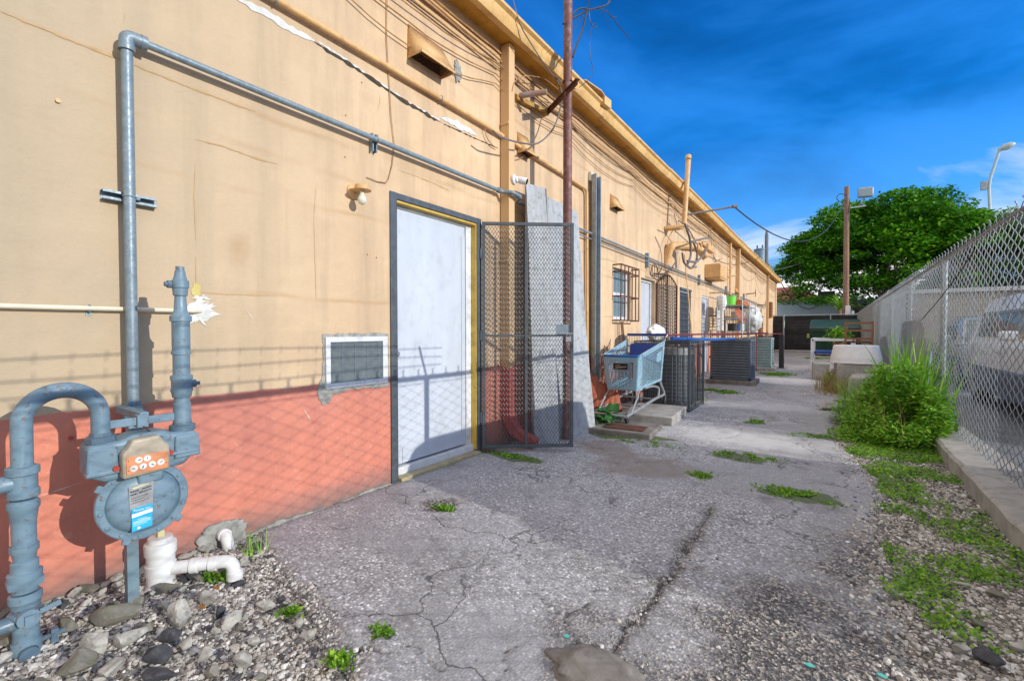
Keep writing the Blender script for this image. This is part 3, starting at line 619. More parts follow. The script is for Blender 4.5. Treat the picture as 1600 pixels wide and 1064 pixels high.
# downspouts
def downspout(y,name='downspout',w=.115,d=.10,z1=4.12,foot=True):
    b=MB(); b.bar((.01+d/2,y,.32),(.01+d/2,y,z1),w,d,(0,1,0))
    if foot: b.bar((.01+d/2,y,.33),(.06+d,y+.02,.14),w,d,(0,1,0)); b.bar((.05+d,y+.02,.15),(.28+d,y+.06,.05),w,d*.9,(0,0,1))
    for z in (3.3,1.9): b.bb(.008,.013+d+.004,y-w/2-.004,y+w/2+.004,z,z+.03)
    return b.build(name,M['wallpipe'],B,bevel=.008)
t=NT('downspout_paint'); z=t.xyz()[2]; mm=t.math('GREATER_THAN',z,t.math('ADD',.80,t.math('MULTIPLY',t.noise(2.2,2),.07)))
M['wallpipe']=t.fin(t.mix(mm,t.mix(t.noise(4),(.36,.06,.045,1),(.48,.10,.07,1)),t.mix(t.noise(3,4),(.68,.46,.24,1),(.58,.38,.19,1))),.55,0,t.bump(t.noise(50),.15,.004))
downspout(3.86); downspout(17.9,w=.13,d=.12); downspout(27.2,z1=4.1,w=.10)
# parapet block at the far roof end
b=MB(); b.bb(-1.5,-.25,30.8,32.3,HT+.1,5.15); b.build('roof_block',pm('grey_brown_stucco',(.22,.19,.17,1),None,.9),B,bevel=.01)

# plaster crack along the wall
def wpts(*ps,x=0.004): return [wx(a,c,0) for a,c in ps]
def ribbon(P,w0,x=.0035,step=.02,jag=.5,seed=1):
    """jagged ribbon on the wall plane"""
    r=random.Random(seed); pts=[]
    for a,c in zip(P[:-1],P[1:]):
        L=(c-a).length; k=max(1,int(L/step))
        for i in range(k): pts.append(a.lerp(c,i/k))
    pts.append(P[-1]); V=[];n=len(pts); cz=0
    for i,p in enumerate(pts):
        t=(pts[min(i+1,n-1)]-pts[max(i-1,0)]).normalized(); q=Vector((0,-t.z,t.y)); cz=cz*.7+r.uniform(-1,1)*w0*jag*.25
        e=min(1,i/4+.1,(n-1-i)/4+.1); wv=w0*(1+r.uniform(-jag,jag))*e
        V+= [(x,p.y+q.y*(wv/2+cz),p.z+q.z*(wv/2+cz)),(x,p.y-q.y*(wv/2-cz),p.z-q.z*(wv/2-cz))]
    return V,[(2*i,2*i+2,2*i+3,2*i+1) for i in range(n-1)]
def ribpart(name,mat,items):
    b=MB()
    for k,(ps,w,x,jag) in enumerate(items):
        V,Fc=ribbon(wpts(*ps),w,x,.02 if w<.02 else .03,jag,k*7+3); b.add(V,Fc)
    return meshobj(name,b.V,b.F,mat,B)
ribpart('crack',M['crackdark'],[([(490,65),(560,111),(640,165),(690,193)],.022,.0045,.7),([(690,193),(745,218),(778,232)],.008,.0045,.8)])
ribpart('plaster_filler',M['plaster'],[([(365,-4),(410,18),(450,45),(492,66)],.045,.0035,.35),([(492,63),(560,108),(640,162),(690,190)],.016,.003,.8),([(688,185),(710,193),(745,212)],.055,.0042,.35)])
hair=[([(0,18),(60,42),(120,68),(200,98)],.010,.0025,.6),([(200,98),(290,135),(400,176)],.008,.0025,.6),([(305,218),(345,228),(400,248),(435,258)],.008,.0025,.6),([(305,255),(303,310),(306,380)],.003,.0025,.5),
 ([(195,20),(193,40)],.003,.0025,.5),([(300,455),(350,460),(430,462)],.006,.0025,.6),([(306,400),(306,440),(300,470)],.005,.0025,.6),([(494,285),(490,340),(494,480)],.0025,.0025,.6),
 ([(620,265),(650,276),(680,288),(705,300)],.006,.0025,.9),([(590,140),(594,155),(590,175)],.003,.0025,.6),([(960,640),(962,600),(965,540)],.004,.0025,.4)]
for h_ in hair: ribpart('hairline_crack',M['stain'],[h_])
ribpart('weathering_line',pm('pale_scratch',(.72,.66,.55,1),None,.9),[([(475,640),(485,655)],.012,.0028,.6),([(385,485),(395,500)],.02,.0028,.3),([(513,435),(518,440)],.016,.0028,.3),([(525,445),(530,448)],.016,.0028,.3),([(60,775),(130,752)],.004,.0028,.6),([(690,75),(700,110)],.002,.0028,.3)])
def blobpatch(name,mat,cx,cz,ry,rz,seed,thick=.006,parent=B,x0=0.001,jag=.3,n=60):
    r=random.Random(seed); P=[]
    for i in range(n):
        q=2*math.pi*i/n; k=1+jag*1.5*noise.noise(Vector((math.cos(q)*1.8+seed*3,math.sin(q)*1.8,seed)))+jag*.5*r.uniform(-1,1)*(.4 if i%2 else 1)
        P.append((x0,cx+math.cos(q)*ry*k,cz+math.sin(q)*rz*k))
    b=MB(); b.prism(P,(thick,0,0)); return b.build(name,mat,parent)
p=wx(316,487); rr1=random.Random(14); sb=MB()
for k in range(30):
    a=rr1.gauss(0,.55); L=rr1.uniform(.05,.11); cy_=p.y+rr1.gauss(0,.022); cz_=p.z+rr1.gauss(0,.028)
    d=Vector((0,math.cos(a),math.sin(a))); V,Fc=ribbon([Vector((0,cy_,cz_))-d*L*.5,Vector((0,cy_,cz_))+d*L*.5],rr1.uniform(.014,.032),.0022+.00012*k,.012,.5,k); sb.add(V,Fc)
o=meshobj('plaster_patch',sb.V,sb.F,M['plaster'],B)
blobpatch('plaster_patch',M['plaster'],p.y-.005,p.z,.062,.055,4,.0016,jag=.22)
p=wx(306,455); blobpatch('yellow_paint_stain',pm('yellow_smear',(.5,.42,.1,1),(.6,.5,.25,1),.8),p.y,p.z,.02,.045,5,.003)
p=wx(714,112); blobpatch('mortar_patch',M['mortar'],p.y,p.z,.05,.09,6,.012)
b=MB()
for a,c in [(90,158),(110,683),(193,672),(540,180),(565,129),(539,245),(574,397),(588,402)]:
    p=wx(a,c); b.tube([p+Vector((-.005,0,0)),p+Vector((.012,.0,-.002))],.009 if a<200 else .005,7)
b.build('anchor_stub',M['wallpipe'],B)
# unpainted kerb rubble at wall foot
b=MB(); r=random.Random(8)
top=[];yy=-1.0
while yy<2.36:
    top.append((yy,.004+.02*noise.noise(Vector((yy*3,1,2)))+.012*noise.noise(Vector((yy*14,1,2)))-(0 if yy<1 else .004))); yy+=.03
P=[(.002,q[0],q[1]) for q in top]+[(.002,2.35,-.2),(.002,-1.0,-.2)]
b.prism(P,(.016,0,0)); b.build('wall_footing',M['mortar'],B)

# main door --------------------------------------------------------------
def angle_frame(b,y0,y1,z0,z1,w=.05,t=.012,x=0):
    b.bb(x,x+t,y0-w*.25,y0+w*.75,z0,z1); b.bb(x,x+t,y1-w*.75,y1+w*.25,z0,z1); b.bb(x,x+t-.002,y0+w*.75,y1-w*.75,z1-w*.75,z1+w*.25)
b=MB(); b.bb(-.118,-.075,2.425,3.34,.10,2.19); D=b.build('door',M['white'],B,bevel=.004)
D['label']='plain white steel door with faded streaks'
def sub(mb,name,mat,parent,bevel=0): return mb.build(name,mat,parent,bevel=bevel)
b=MB(); b.bb(.001,.014,2.365,2.425,-.02,2.285); b.bb(-.03,.014,2.425,2.431,-.02,2.24); b.bb(.001,.014,3.425,3.485,-.02,2.285); b.bb(.001,.0135,2.425,3.425,2.235,2.284); b.bb(-.03,.0005,3.432,3.439,0,2.24); sub(b,'angle_frame',M['iron'],D,.002)
b=MB(); b.bb(-.16,-.06,3.342,3.415,.07,2.24); b.bb(-.16,-.06,2.402,2.424,.07,2.24); b.bb(-.159,-.061,2.424,3.342,2.193,2.239); b.bb(-.16,-.035,2.403,3.437,.02,.085); sub(b,'door_frame',M['whitef'],D,.004)
b=MB(); b.bb(-.155,.0,3.418,3.431,.04,2.236); b.bb(-.058,-.001,2.432,3.417,2.215,2.234); sub(b,'jamb_liner',M['yellow'],D,.002)
b=MB(); b.bb(-.074,-.070,2.55,3.33,.104,.22); b.bb(-.074,-.069,3.285,3.337,.12,2.1); sub(b,'kick_plate',pm('brushed_grey_plate',(.50,.54,.60,1),(.45,.49,.55,1),.4,0),D,.001)
p=wx(621,553,-.07); b=MB(); b.lathe((-.075,2.50,p.z),(1,0,0),[(0,.026),(.004,.026),(.006,.014),(.018,.014),(.02,.012)],14); sub(b,'door_lock',M['chrome'],D)
b=MB(); b.bb(-.03,.055,2.43,3.43,-.03,.028); sub(b,'threshold',pm('yellowed_sill',(.42,.36,.2,1),(.30,.26,.17,1),.85,0,8,40,.4,(.12,.1,.08,1),.5),D,.006)

# wall air-conditioner grille ------------------------------------------------
A=thing('wall_air_conditioner','metal framed air conditioner grille set in broken grey stucco left of door','air conditioner',(0,2.06,.8))
y0,y1,z0,z1=1.80,2.325,.80,1.155
b=MB(); fw=.035
for q in [(y0,y1,z1-fw,z1),(y0,y1,z0,z0+fw),(y0,y0+fw,z0+fw,z1-fw),(y1-fw-.01,y1,z0+fw,z1-fw)]: b.bb(.0,.022,*q)
for c_,d_ in((y0+.018,z1-.02),(y1-.02,z1-.02),(y0+.018,z0+.02),(y1-.02,z0+.02),(y1-.02,.97)): b.lathe((.022,c_,d_),(1,0,0),[(0,.006),(.003,.006)],8)
b.build('frame',M['whitef'],A,bevel=.002)
b=MB(); z=z0+fw+.006
while z<z1-fw-.004: b.bar((.008,y0+fw,z),(.008,y1-fw-.01,z),.018,.0022,(.5,0,1)); z+=.0125
for yv_ in(y0+.13,y0+.235,y0+.34,y0+.44): b.bb(.001,.013,yv_,yv_+.004,z0+fw,z1-fw)
b.build('grille',M['galv'],A)
b=MB(); b.bb(-.03,.002,y0+fw,y1-fw,z0+fw,z1-fw); b.build('coil',pm('dirty_coil',(.10,.10,.10,1),(.28,.29,.30,1),.8,0,14,80,.5,stretch=(1,1,1)),A)
b=MB(); r=random.Random(3); P=[]
ring=[(y0-.012,z1+.02),(y0+.2,z1+.028),(y1+.015,z1+.024),(y1+.02,1.0),(y1+.02,z0-.03),(y1-.1,z0-.045),(y1-.2,z0-.02),(y0+.15,z0-.03),(y0+.06,z0-.045),(y0+.03,z0-.10),(y0-.02,z0-.11),(y0-.05,z0-.05),(y0-.055,z0+.02),(y0-.02,z0+.08),(y0-.015,1.0)]
for i in range(len(ring)):
    a,c=ring[i],ring[(i+1)%len(ring)]
    for k in range(5): t_=k/5; P.append((.001,a[0]+(c[0]-a[0])*t_+r.uniform(-.007,.007),a[1]+(c[1]-a[1])*t_+r.uniform(-.007,.007)))
b.prism(P,(.005,0,0)); b.build('broken_stucco',M['mortar'],A)

# wall lamp
p=wx(552,300); L=thing('wall_lamp','small tan cap lamp with bare bulb on wall left of the white door','lamp',(0,p.y,p.z))
b=MB(); b.lathe((0.0,p.y,p.z),(1,0,0),[(0,.055),(.012,.055),(.02,.045),(.022,.02)],20); b.tube(filletpath([(.02,p.y,p.z),(.10,p.y+.0,p.z+.03),(.10,p.y,p.z-.01)],.03),.012,8); b.build('wall_plate',M['tanp'],L)
b=MB(); b.lathe((.10,p.y,p.z+.03),(0,0,-1),[(0,.03),(.004,.048),(.012,.05),(.03,.052),(.034,.064),(.038,.064),(.038,.03)],20); b.build('cap',M['tanp'],L)
b=MB(); b.lathe((.10,p.y,p.z-.01),(0,0,-1),[(0,.014),(.02,.015),(.035,.022),(.055,.031),(.075,.031),(.09,.022),(.098,.008)],18); b.build('bulb',M['bulb'],L)

# vents ---------------------------------------------------------------------
def hood(px0,py0,w,h,d,label,scale=1,hang=0):
    p=wx(px0,py0); y0,zt=p.y,p.z
    T=thing('wall_vent_hood',label,'vent',(0,y0+w/2,zt-h))
    b=MB(); V=[(0.002,y0,zt),(0.002,y0+w,zt),(d,y0+w,zt-h),(d,y0,zt-h),(0.002,y0,zt-h),(0.002,y0+w,zt-h)]
    b.add(V,[(0,3,2,1),(0,4,3),(1,2,5)]); 
    lip=.012
    b.bb(d-.004,d+.004,y0-.004,y0+w+.004,zt-h-lip,zt-h+.003); b.bb(.003,d-.004,y0-.004,y0+.002,zt-h-lip,zt-h); b.bb(.003,d-.004,y0+w-.002,y0+w+.004,zt-h-lip,zt-h)
    o=b.build('hood',M['tanp'],T); sm=o.modifiers.new('thick','SOLIDIFY'); sm.thickness=.004; sm.offset=0
    b=MB(); n=max(3,int(w/.022)); 
    for i in range(1,n): b.bar((.01,y0+w*i/n,zt-h+.004),(d-.008,y0+w*i/n,zt-h+.004),.002,.002)
    for i in range(1,8): b.bar((d*i/8,y0+.004,zt-h+.006),(d*i/8,y0+w-.004,zt-h+.006),.002,.002)
    b.build('screen',M['rustdark'],T)
    b=MB(); b.bb(.001,.006,y0+.01,y0+w-.01,zt-h+.01,zt-.03); b.build('duct_opening',M['darkint'],T)
    return T
hood(637,38,.38,.26,.16,'large tan hooded vent with mesh opening under the eave left of downspout')
hood(808,206,.20,.22,.12,'small tan hooded vent hidden behind the pipe right of downspout')
hood(953,303,.30,.20,.12,'small tan hooded vent in open wall right of the steel stud')
hood(1148,448,.25,.2,.12,'tiny tan vent hood far along the wall past second downspout')

# conduits --------------------------------------------------------------------
# galvanised conduit: up from the meter and along the whole wall
T=thing('galvanised_conduit','galvanised pipe rising beside gas meter then running right along the wall','conduit',(.065,.74,.8))
zc=2.60; b=MB(); b.tube([(.065,.742,.80),(.065,.742,zc-.045)],.024,14); b.build('riser',M['galv'],T)
b=MB(); el=filletpath([(.065,.742,zc-.055),(.065,.742,zc),(.065,.80,zc)],.04,6); b.tube(el,.031,14); b.tube([(.065,.742,zc-.07),(.065,.742,zc-.045)],.034,14); b.tube([(.065,.795,zc),(.065,.82,zc)],.034,14); b.build('elbow',M['galv'],T)
b=MB(); pts=[(.065,.80,zc),(.065,2.2,zc+.005),(.065,3.70,zc+.01)]; b.tube(pts,.019,12); b.tube(filletpath([(.065,3.68,zc+.01),(.065,3.76,zc+.01),(.17,3.80,zc-.005),(.17,3.94,zc-.02),(.07,4.02,zc-.03),(.055,4.1,zc-.03)],.03,4),.021,12)
for yy in(3.70,3.9): b.tube([(.065 if yy<3.8 else .17,yy-.02,zc+.01 if yy<3.8 else zc-.015),(.065 if yy<3.8 else .17,yy+.02,zc+.01 if yy<3.8 else zc-.02)],.026,12)
b.build('horizontal_run',M['galv'],T)
b=MB(); b.tube([(.055,4.1,zc-.03),(.055,8,zc-.06),(.055,14,zc-.12),(.055,17.7,zc-.15),(.055,26,zc-.2)],.017,8)
b.tube([(.055,4.3,zc-.11),(.055,26,zc-.26)],.010,8); b.build('far_run',M['galv2'],T)
def strut(b,p,axis,L,w=.041,d=.041):
    # U channel open to +x
    t=.003; c=Vector(p); a=Vector(axis); o=Vector((0,-a.z,a.y))
    b.bar(c-a*L/2+Vector((t/2,0,0)),c+a*L/2+Vector((t/2,0,0)),w,t,(1,0,0)) if False else None
    for s in(-1,1):
        q=o*(s*(w/2)); b.bar(c-a*L/2+q+Vector((d/2,0,0)),c+a*L/2+q+Vector((d/2,0,0)),d,t,tuple(o))
        q2=o*(s*(w/2-.005)); b.bar(c-a*L/2+q2+Vector((d,0,0)),c+a*L/2+q2+Vector((d,0,0)),.0025,.010,tuple(o))
    b.bar(c-a*L/2+Vector((.002,0,0)),c+a*L/2+Vector((.002,0,0)),.003,w,tuple(o))
b=MB(); strut(b,(0,.755,1.84),(0,1,0),.21); b.tube(arc((.065,.742,1.84),.026,-1.7,1.7,10,(1,0,0),(0,1,0)),.003,6); b.bar((.07,.772,1.84),(.045,.78,1.84),.02,.014); b.build('strut_clamp',M['galv'],T)
for yy in(8.3,12.3,15.9,19.5):
    b=MB(); b.bb(.0,.06,yy-.03,yy+.03,zc-.24,zc+.02); b.build('strut_clamp',M['galv'],T)
b=MB(); strut(b,(0,2.20,zc-.01),(0,0,1),.13); b.tube(arc((.065,2.20,zc),.022,-1.7,1.7,10,(1,0,0),(0,0,1)),.003,6); b.bar((.07,2.2,zc+.03),(.05,2.2,zc+.035),.02,.02)
b.build('strut_clamp',M['galv'],T)
# cream pipe
c=thing('cream_pipe','thin cream painted pipe running into white patch at far left','pipe',(.03,.3,1.3))
b=MB(); b.tube([(.03,-.6,1.30),(.03,.5,1.302),(.03,1.02,1.305),(.0,1.06,1.305)],.011,10); b.build('pipe',M['cream'],c)
b=MB(); b.tube(arc((.02,.60,1.302),.0145,-1.8,1.8,8,(1,0,0),(0,0,1)),.005,6); b.bb(.0,.004,.59,.61,1.27,1.3); b.build('clip',M['galv'],c)
# tan conduit high on wall
c=thing('tan_conduit','tan painted conduit running high across wall then down right of the pole','conduit',(.04,1.2,3.2))
b=MB(); b.tube(filletpath([(.04,.9,3.21),(.04,2.2,3.205),(.04,3.2,3.20),(.04,3.75,3.195),(.04,4.9,3.165),(.04,5.76,3.14),(.04,5.80,.25)],.08,5),.021,12); b.build('pipe',M['tanp'],c)
b=MB()
for yy,zz in((1.47,3.207),(2.9,3.2),(5.0,3.16)): b.tube(arc((.035,yy,zz),.025,-1.7,1.7,8,(1,0,0),(0,0,1)),.006,6)
b.build('clip',M['galv'],c)
# cord hanging on wall
c=MB(); p1=wx(605,-10,.015); pts=[p1]+[wx(a,q,.012) for a,q in[(604,60),(607,110),(611,180),(616,225),(613,258),(607,281),(603,286),(590,284),(573,277)]]; c.tube(pts,.0035,6); tagp(c.build('hanging_cord',M['cabletan']),'thin painted cord hanging down the wall above wall lamp','cable')

# cables under the eave -------------------------------------------------------
names=['topmost of the tan cables pinned close under the eave','tan cable just beneath the topmost eave cable','loosely looping tan cable under the eave behind the rusty pole','lower tan cable sagging away from the eave','lowest thin cable arcing down past the steel stud','grey cable in middle of the eave bundle']
spec=[(4.06,.018,.010,.03,'cabletan'),(3.97,.030,.007,.05,'cabletan'),(3.90,.05,.006,.10,'cabletan'),(3.80,.03,.006,.12,'cabletan'),(3.72,.03,.005,.25,'cabletan'),(3.93,.02,.005,.08,'cablegrey')]
for i,(z0,xo,rr,sag,mt) in enumerate(spec):
    b=MB(); r=random.Random(i+20); yy=[1.4,3.7,5.2,7.6,9.9,13.2,17.8,22.5,27,32.2]; P=[]
    for a,c in zip(yy[:-1],yy[1:]):
        s_=sag*r.uniform(.4,1.5)*min(1.6,(c-a)/3); za=z0-.004*a*(1 if i<4 else 2); zb=z0-.004*c*(1 if i<4 else 2)
        P+=catenary((xo,a,za+r.uniform(-.02,.02)*0),(xo,c,zb),s_,12,.006)[:-1]
    b.tube(P,rr,6); tagp(b.build('eave_cable',M[mt]),names[i],'cable')
b=MB()
P=filletpath([(.04,1.6,3.98),(.04,3.74,3.95),(.04,3.75,3.95)],.01); b.tube(P,.013,8); b.tube([(.035,1.6,3.87),(.035,3.75,3.86)],.009,8); b.tube([(.03,3.9,3.88),(.03,32,3.7)],.012,8)
tagp(b.build('eave_conduit',M['tanp']),'stiff tan conduit pair running straight below the soffit','conduit')
# loops of wire
loop=[([(868,0+120),(880,150),(868,200),(840,228),(805,222),(780,214),(770,205)],.25,.009,'cablegrey','thick grey cable drooping from the angle bracket to the tan conduit'),
      ([(800,-5),(812,40),(840,85),(860,115),(885,135),(900,140)],.30,.006,'cablegrey','thin cable dropping past gutter onto the rusty pole bracket'),
      ([(800,143),(803,128),(820,118),(850,122),(872,140)],.12,.005,'cabletan','pale loose wire arched over the yellow bracket'),
      ([(757,200),(760,215),(770,228),(778,232)],.03,.005,'cabletan','short wire tail hanging left of the downspout'),
      ([(825,238),(815,248),(800,250),(798,245)],.03,.004,'cabletan','curl of thin wire beneath the small vent hood'),
      ([(1053,335),(1058,350),(1045,370),(1038,400),(1040,430),(1050,425)],.12,.008,'cabletan','tan wire loop hanging left of the wall duct'),
      ([(1110,345),(1112,390),(1118,410),(1128,404)],.05,.01,'cabletan','tan drop wire behind square wall box')]
for ps,x,rr,mt,lb in loop:
    P=[wx(a,c,x) for a,c in ps]; b=MB(); Q=filletpath(P,.3,5); b.tube(Q,rr,7); tagp(b.build('loose_wire',M[mt]),lb,'cable')

# rusty mast with bracket ----------------------------------------------------
T=thing('rusty_pole','tall rust red pipe mast standing in front of the leaning boards','pole',(.44,4.455,0))
b=MB(); b.tube([(.44,4.455,-.05),(.44,4.455,2),(.44,4.455,3.4),(.44,4.455,6.6)],.048,16); b.build('pipe',M['rust'],T)
b=MB(); pA=wx(805,152,.03); pB=wx(855,178,.03); pC=wx(903,128,.66)
b.bar(pA,pB,.05,.05); b.build('wall_angle',pm('yellow_stained_angle',(.5,.30,.05,1),(.30,.14,.04,1),.7,0,20,60,.3),T)
b=MB(); b.prism([pB+Vector((0,0,-.03)),pC+Vector((0,0,-.03)),pC+Vector((0,0,.03)),pB+Vector((0,0,.03))],(0,-.006,0)); b.bar(pB+Vector((0,0,.03)),pC+Vector((0,0,.03)),.05,.006); b.tube(arc((.44,4.455,3.9),.054,-2.6,2.6,14,(-.5,.87,0),(.87,.5,0)),.006,6); b.build('bracket_arm',M['rustdark'],T)
b=MB(); p1=wx(812,150,.05); b.tube([p1,p1+Vector((.28,.1,.0))],.03,10); b.build('brace_pipe',pm('pale_rust_pipe',(.40,.33,.33,1),(.35,.20,.13,1),.6,0,10,60,.2),T)
# wire tangle on the mast top
T=thing('wire_tangle','tangle of black cut wires tied to the rusty pole against the sky','wires',(.5,4.455,4.6))
def Pp(ps,x): return [wx(a,c,x) for a,c in ps]
for ps,x,rr in [([(880,38),(900,27),(918,17),(938,12),(950,8),(956,-5)],.44,.014),([(893,25),(903,15),(913,13),(920,17)],.46,.012),([(935,13),(950,20),(962,35),(984,62)],.46,.008),([(950,20),(957,28),(964,27)],.46,.007),([(917,18),(911,45),(903,65),(895,90)],.48,.014),([(919,15),(920,-5)],.46,.006),([(920,18),(922,35),(925,42),(932,44),(934,38),(928,36),(925,43),(921,60),(922,90),(928,112),(920,125),(905,137)],.47,.005),([(905,28),(895,45),(880,65)],.47,.003),([(912,25),(893,55),(887,80)],.47,.003),([(937,15),(945,28),(953,48)],.46,.003)]:
    b=MB(); b.tube(filletpath(Pp(ps,x),.06,4),rr*.8,6); b.build('wire',M['cable'],T)

# security camera
p=wx(812,284,.14); T=thing('security_camera','white bullet security camera mounted on downspout above the boards','camera',(.12,p.y,p.z))
b=MB(); b.lathe((.115,3.88,p.z),(1,.2,0),[(0,.05),(.02,.05),(.035,.03),(.05,.028)],18); b.build('base',M['paper'],T)
q=Vector((.17,3.93,p.z)); dr=Vector((.75,.25,-.25)).normalized(); b=MB(); b.lathe(q-dr*.03,dr,[(0,.02),(.01,.034),(.05,.036),(.10,.036),(.105,.033)],18); b.build('body',M['paper'],T)
b=MB(); b.lathe(q+dr*.072,dr,[(0,.030),(.006,.030),(.008,.02)],18); b.build('lens',M['lens'],T)

# open security gate ------------------------------------------------------
hx,hy=.03,3.475; tx,ty=.735,4.035; gd=Vector((tx-hx,ty-hy,0)); GL=gd.length; gd.normalize(); Z0,Z1=.045,2.255
T=thing('security_gate','dark grey expanded metal security gate swung open beside white door','gate',(hx,hy,0))
def gp(s,z,off=0): n=Vector((gd.y,-gd.x,0)); v=Vector((hx,hy,0))+gd*s+n*off; v.z=z; return v
b=MB(); w=.032
for s in(w/2,GL-w/2): b.bar(gp(s,Z0),gp(s,Z1),w,w,tuple(gd))
b.bar(gp(GL*.48,Z0+w),gp(GL*.48,Z1-w),w*.9,w*.9,tuple(gd))
for z in(Z0+w/2,Z1-w/2): b.bar(gp(w,z),gp(GL-w,z),w*.97,w*.97)
b.bar(gp(w,1.15),gp(GL-w,1.15),.02,.02)
for z in(.35,1.15,1.95): b.tube([gp(-.012,z-.05),gp(-.012,z+.05)],.014,8)
b.build('frame',M['iron'],T,bevel=.002)
# expanded metal diamonds
def diamond_sheet(P0,U,Wd,L,H,dw,dh,t,off):
    """strands of expanded metal as flat twisted bars; U along, W up"""
    V=[];Fc=[]; nu=int(L/dw)+1; nv=int(H/dh)+1; nn=Vector(U).cross(Vector(Wd)).normalized()
    def add(a,c):
        d=(c-a).normalized(); s_=d.cross(nn).normalized()*t/2; m=nn*t*.55; i=len(V)
        V.extend([tuple(a-s_-m),tuple(a+s_-m*.2),tuple(a+s_+m),tuple(a-s_+m*.2),tuple(c-s_-m),tuple(c+s_-m*.2),tuple(c+s_+m),tuple(c-s_+m*.2)])
        Fc.extend([(i,i+1,i+5,i+4),(i+1,i+2,i+6,i+5),(i+2,i+3,i+7,i+6),(i+3,i,i+4,i+7)])
    P0=Vector(P0);U=Vector(U);Wd=Vector(Wd)
    for i in range(nu):
        for j in range(nv):
            c=P0+U*(i*dw)+Wd*(j*dh)
            for sx,sy in((.5,.5),(-.5,.5),(.5,-.5),(-.5,-.5)):
                a=c+U*(dw*.0)+Wd*(sy*dh*1.0); e=c+U*(sx*dw)
                pts_=[]
                ok=True
                for q in(a,e):
                    u=(q-P0).dot(U);v=(q-P0).dot(Wd)
                    if u<-.001 or u>L+.001 or v<-.001 or v>H+.001: ok=False
                if ok: add(a,e)
    return V,Fc
V,Fc=diamond_sheet(gp(.02,Z0+.02),tuple(gd),(0,0,1),GL-.04,Z1-Z0-.04,.031,.050,.0042,0)
o=meshobj('expanded_mesh',V,Fc,M['iron'],T)
b=MB(); b.box(gp(GL-.10,1.20,.0),(.14,.004,.12),math.atan2(gd.y,gd.x)); b.build('lock_plate',M['galv'],T)
b=MB(); b.tube([gp(GL-.15,1.17,.028),gp(GL-.01,1.17,.028)],.006,8); b.box(gp(GL-.055,1.115,.03),(.05,.022,.045),math.atan2(gd.y,gd.x)); b.tube([gp(GL-.072,1.14,.03)]+arc(gp(GL-.055,1.15,.03),.017,math.pi,0,8,gd,(0,0,1))+[gp(GL-.038,1.14,.03)],.004,6); b.build('padlock_bolt',M['chrome'],T)

# leaning boards ---------------------------------------------------------
def board(P00,P10,P01,P11,th,name,mat,label,cat,seed=1):
    """bottom-left,bottom-right,top-left,top-right; subdivided and slightly warped"""
    P00,P10,P01,P11=map(Vector,(P00,P10,P01,P11)); nu,nv=8,20; r=random.Random(seed)
    nn=(P10-P00).cross(P01-P00).normalized()
    V=[];Fc=[]
    for k in(0,1):
        for j in range(nv+1):
            for i in range(nu+1):
                u,v=i/nu,j/nv; p=P00*(1-u)*(1-v)+P10*u*(1-v)+P01*(1-u)*v+P11*u*v
                p=p+nn*(.02*math.sin(3*v+u*2+seed)*math.sin(math.pi*v)+k*th)
                if i in(0,nu): p=p+(P10-P00).normalized()*r.uniform(-.004,.004)
                V.append(p)
    N=(nu+1)*(nv+1); id_=lambda k,j,i:k*N+j*(nu+1)+i
    for j in range(nv):
        for i in range(nu):
            Fc.append((id_(1,j,i),id_(1,j,i+1),id_(1,j+1,i+1),id_(1,j+1,i))); Fc.append((id_(0,j,i),id_(0,j+1,i),id_(0,j+1,i+1),id_(0,j,i+1)))
    for j in range(nv):
        Fc.append((id_(0,j,0),id_(1,j,0),id_(1,j+1,0),id_(0,j+1,0))); Fc.append((id_(0,j,nu),id_(0,j+1,nu),id_(1,j+1,nu),id_(1,j,nu)))
    for i in range(nu):
        Fc.append((id_(0,0,i),id_(0,0,i+1),id_(1,0,i+1),id_(1,0,i))); Fc.append((id_(0,nv,i),id_(1,nv,i),id_(1,nv,i+1),id_(0,nv,i+1)))
    o=meshobj(name,V,Fc,mat,None,False); fixn(o); return tagp(o,label,cat)
q1=gz(838,700);q2=gz(922,672)
board((.24,4.07,-.01),(.55,4.98,-.01),(.13,4.10,2.75),(.14,5.28,2.72),-.02,'plywood_sheet',M['board'],'wide weathered white panel leaning on the wall behind rusty pole','panel',2)
board((.30,4.0,-.01),(.42,4.30,-.01),(.145,4.06,2.76),(.175,4.42,2.78),.02,'leaning_board',M['board'],'narrow split grey board leaning in front of the wide white panel','board',5)
# steel stud
b=MB(); yy=5.88
for q in((.06,.064,yy,yy+.20),):
    b.bb(.06,.064,yy,yy+.17,.35,3.38); b.bb(.0645,.12,yy,yy+.004,.35,3.38); b.bb(.0645,.12,yy+.166,yy+.17,.35,3.38); b.bb(.1205,.123,yy,yy+.02,.35,3.38); b.bb(.1205,.123,yy+.15,yy+.17,.35,3.38)
b.box((.09,yy+.085,.35),(.05,.16,.01)); tagp(b.build('steel_stud',M['galv2']),'upright galvanised steel channel leaning on wall left of the barred window','steel channel')
b=MB(); b.bb(.002,.055,yy+.0,yy+.16,3.30,3.42)
tagp(b.build('cap_bracket',M['plaster'],bevel=.01),'white cap bracket at the top of steel channel','bracket')

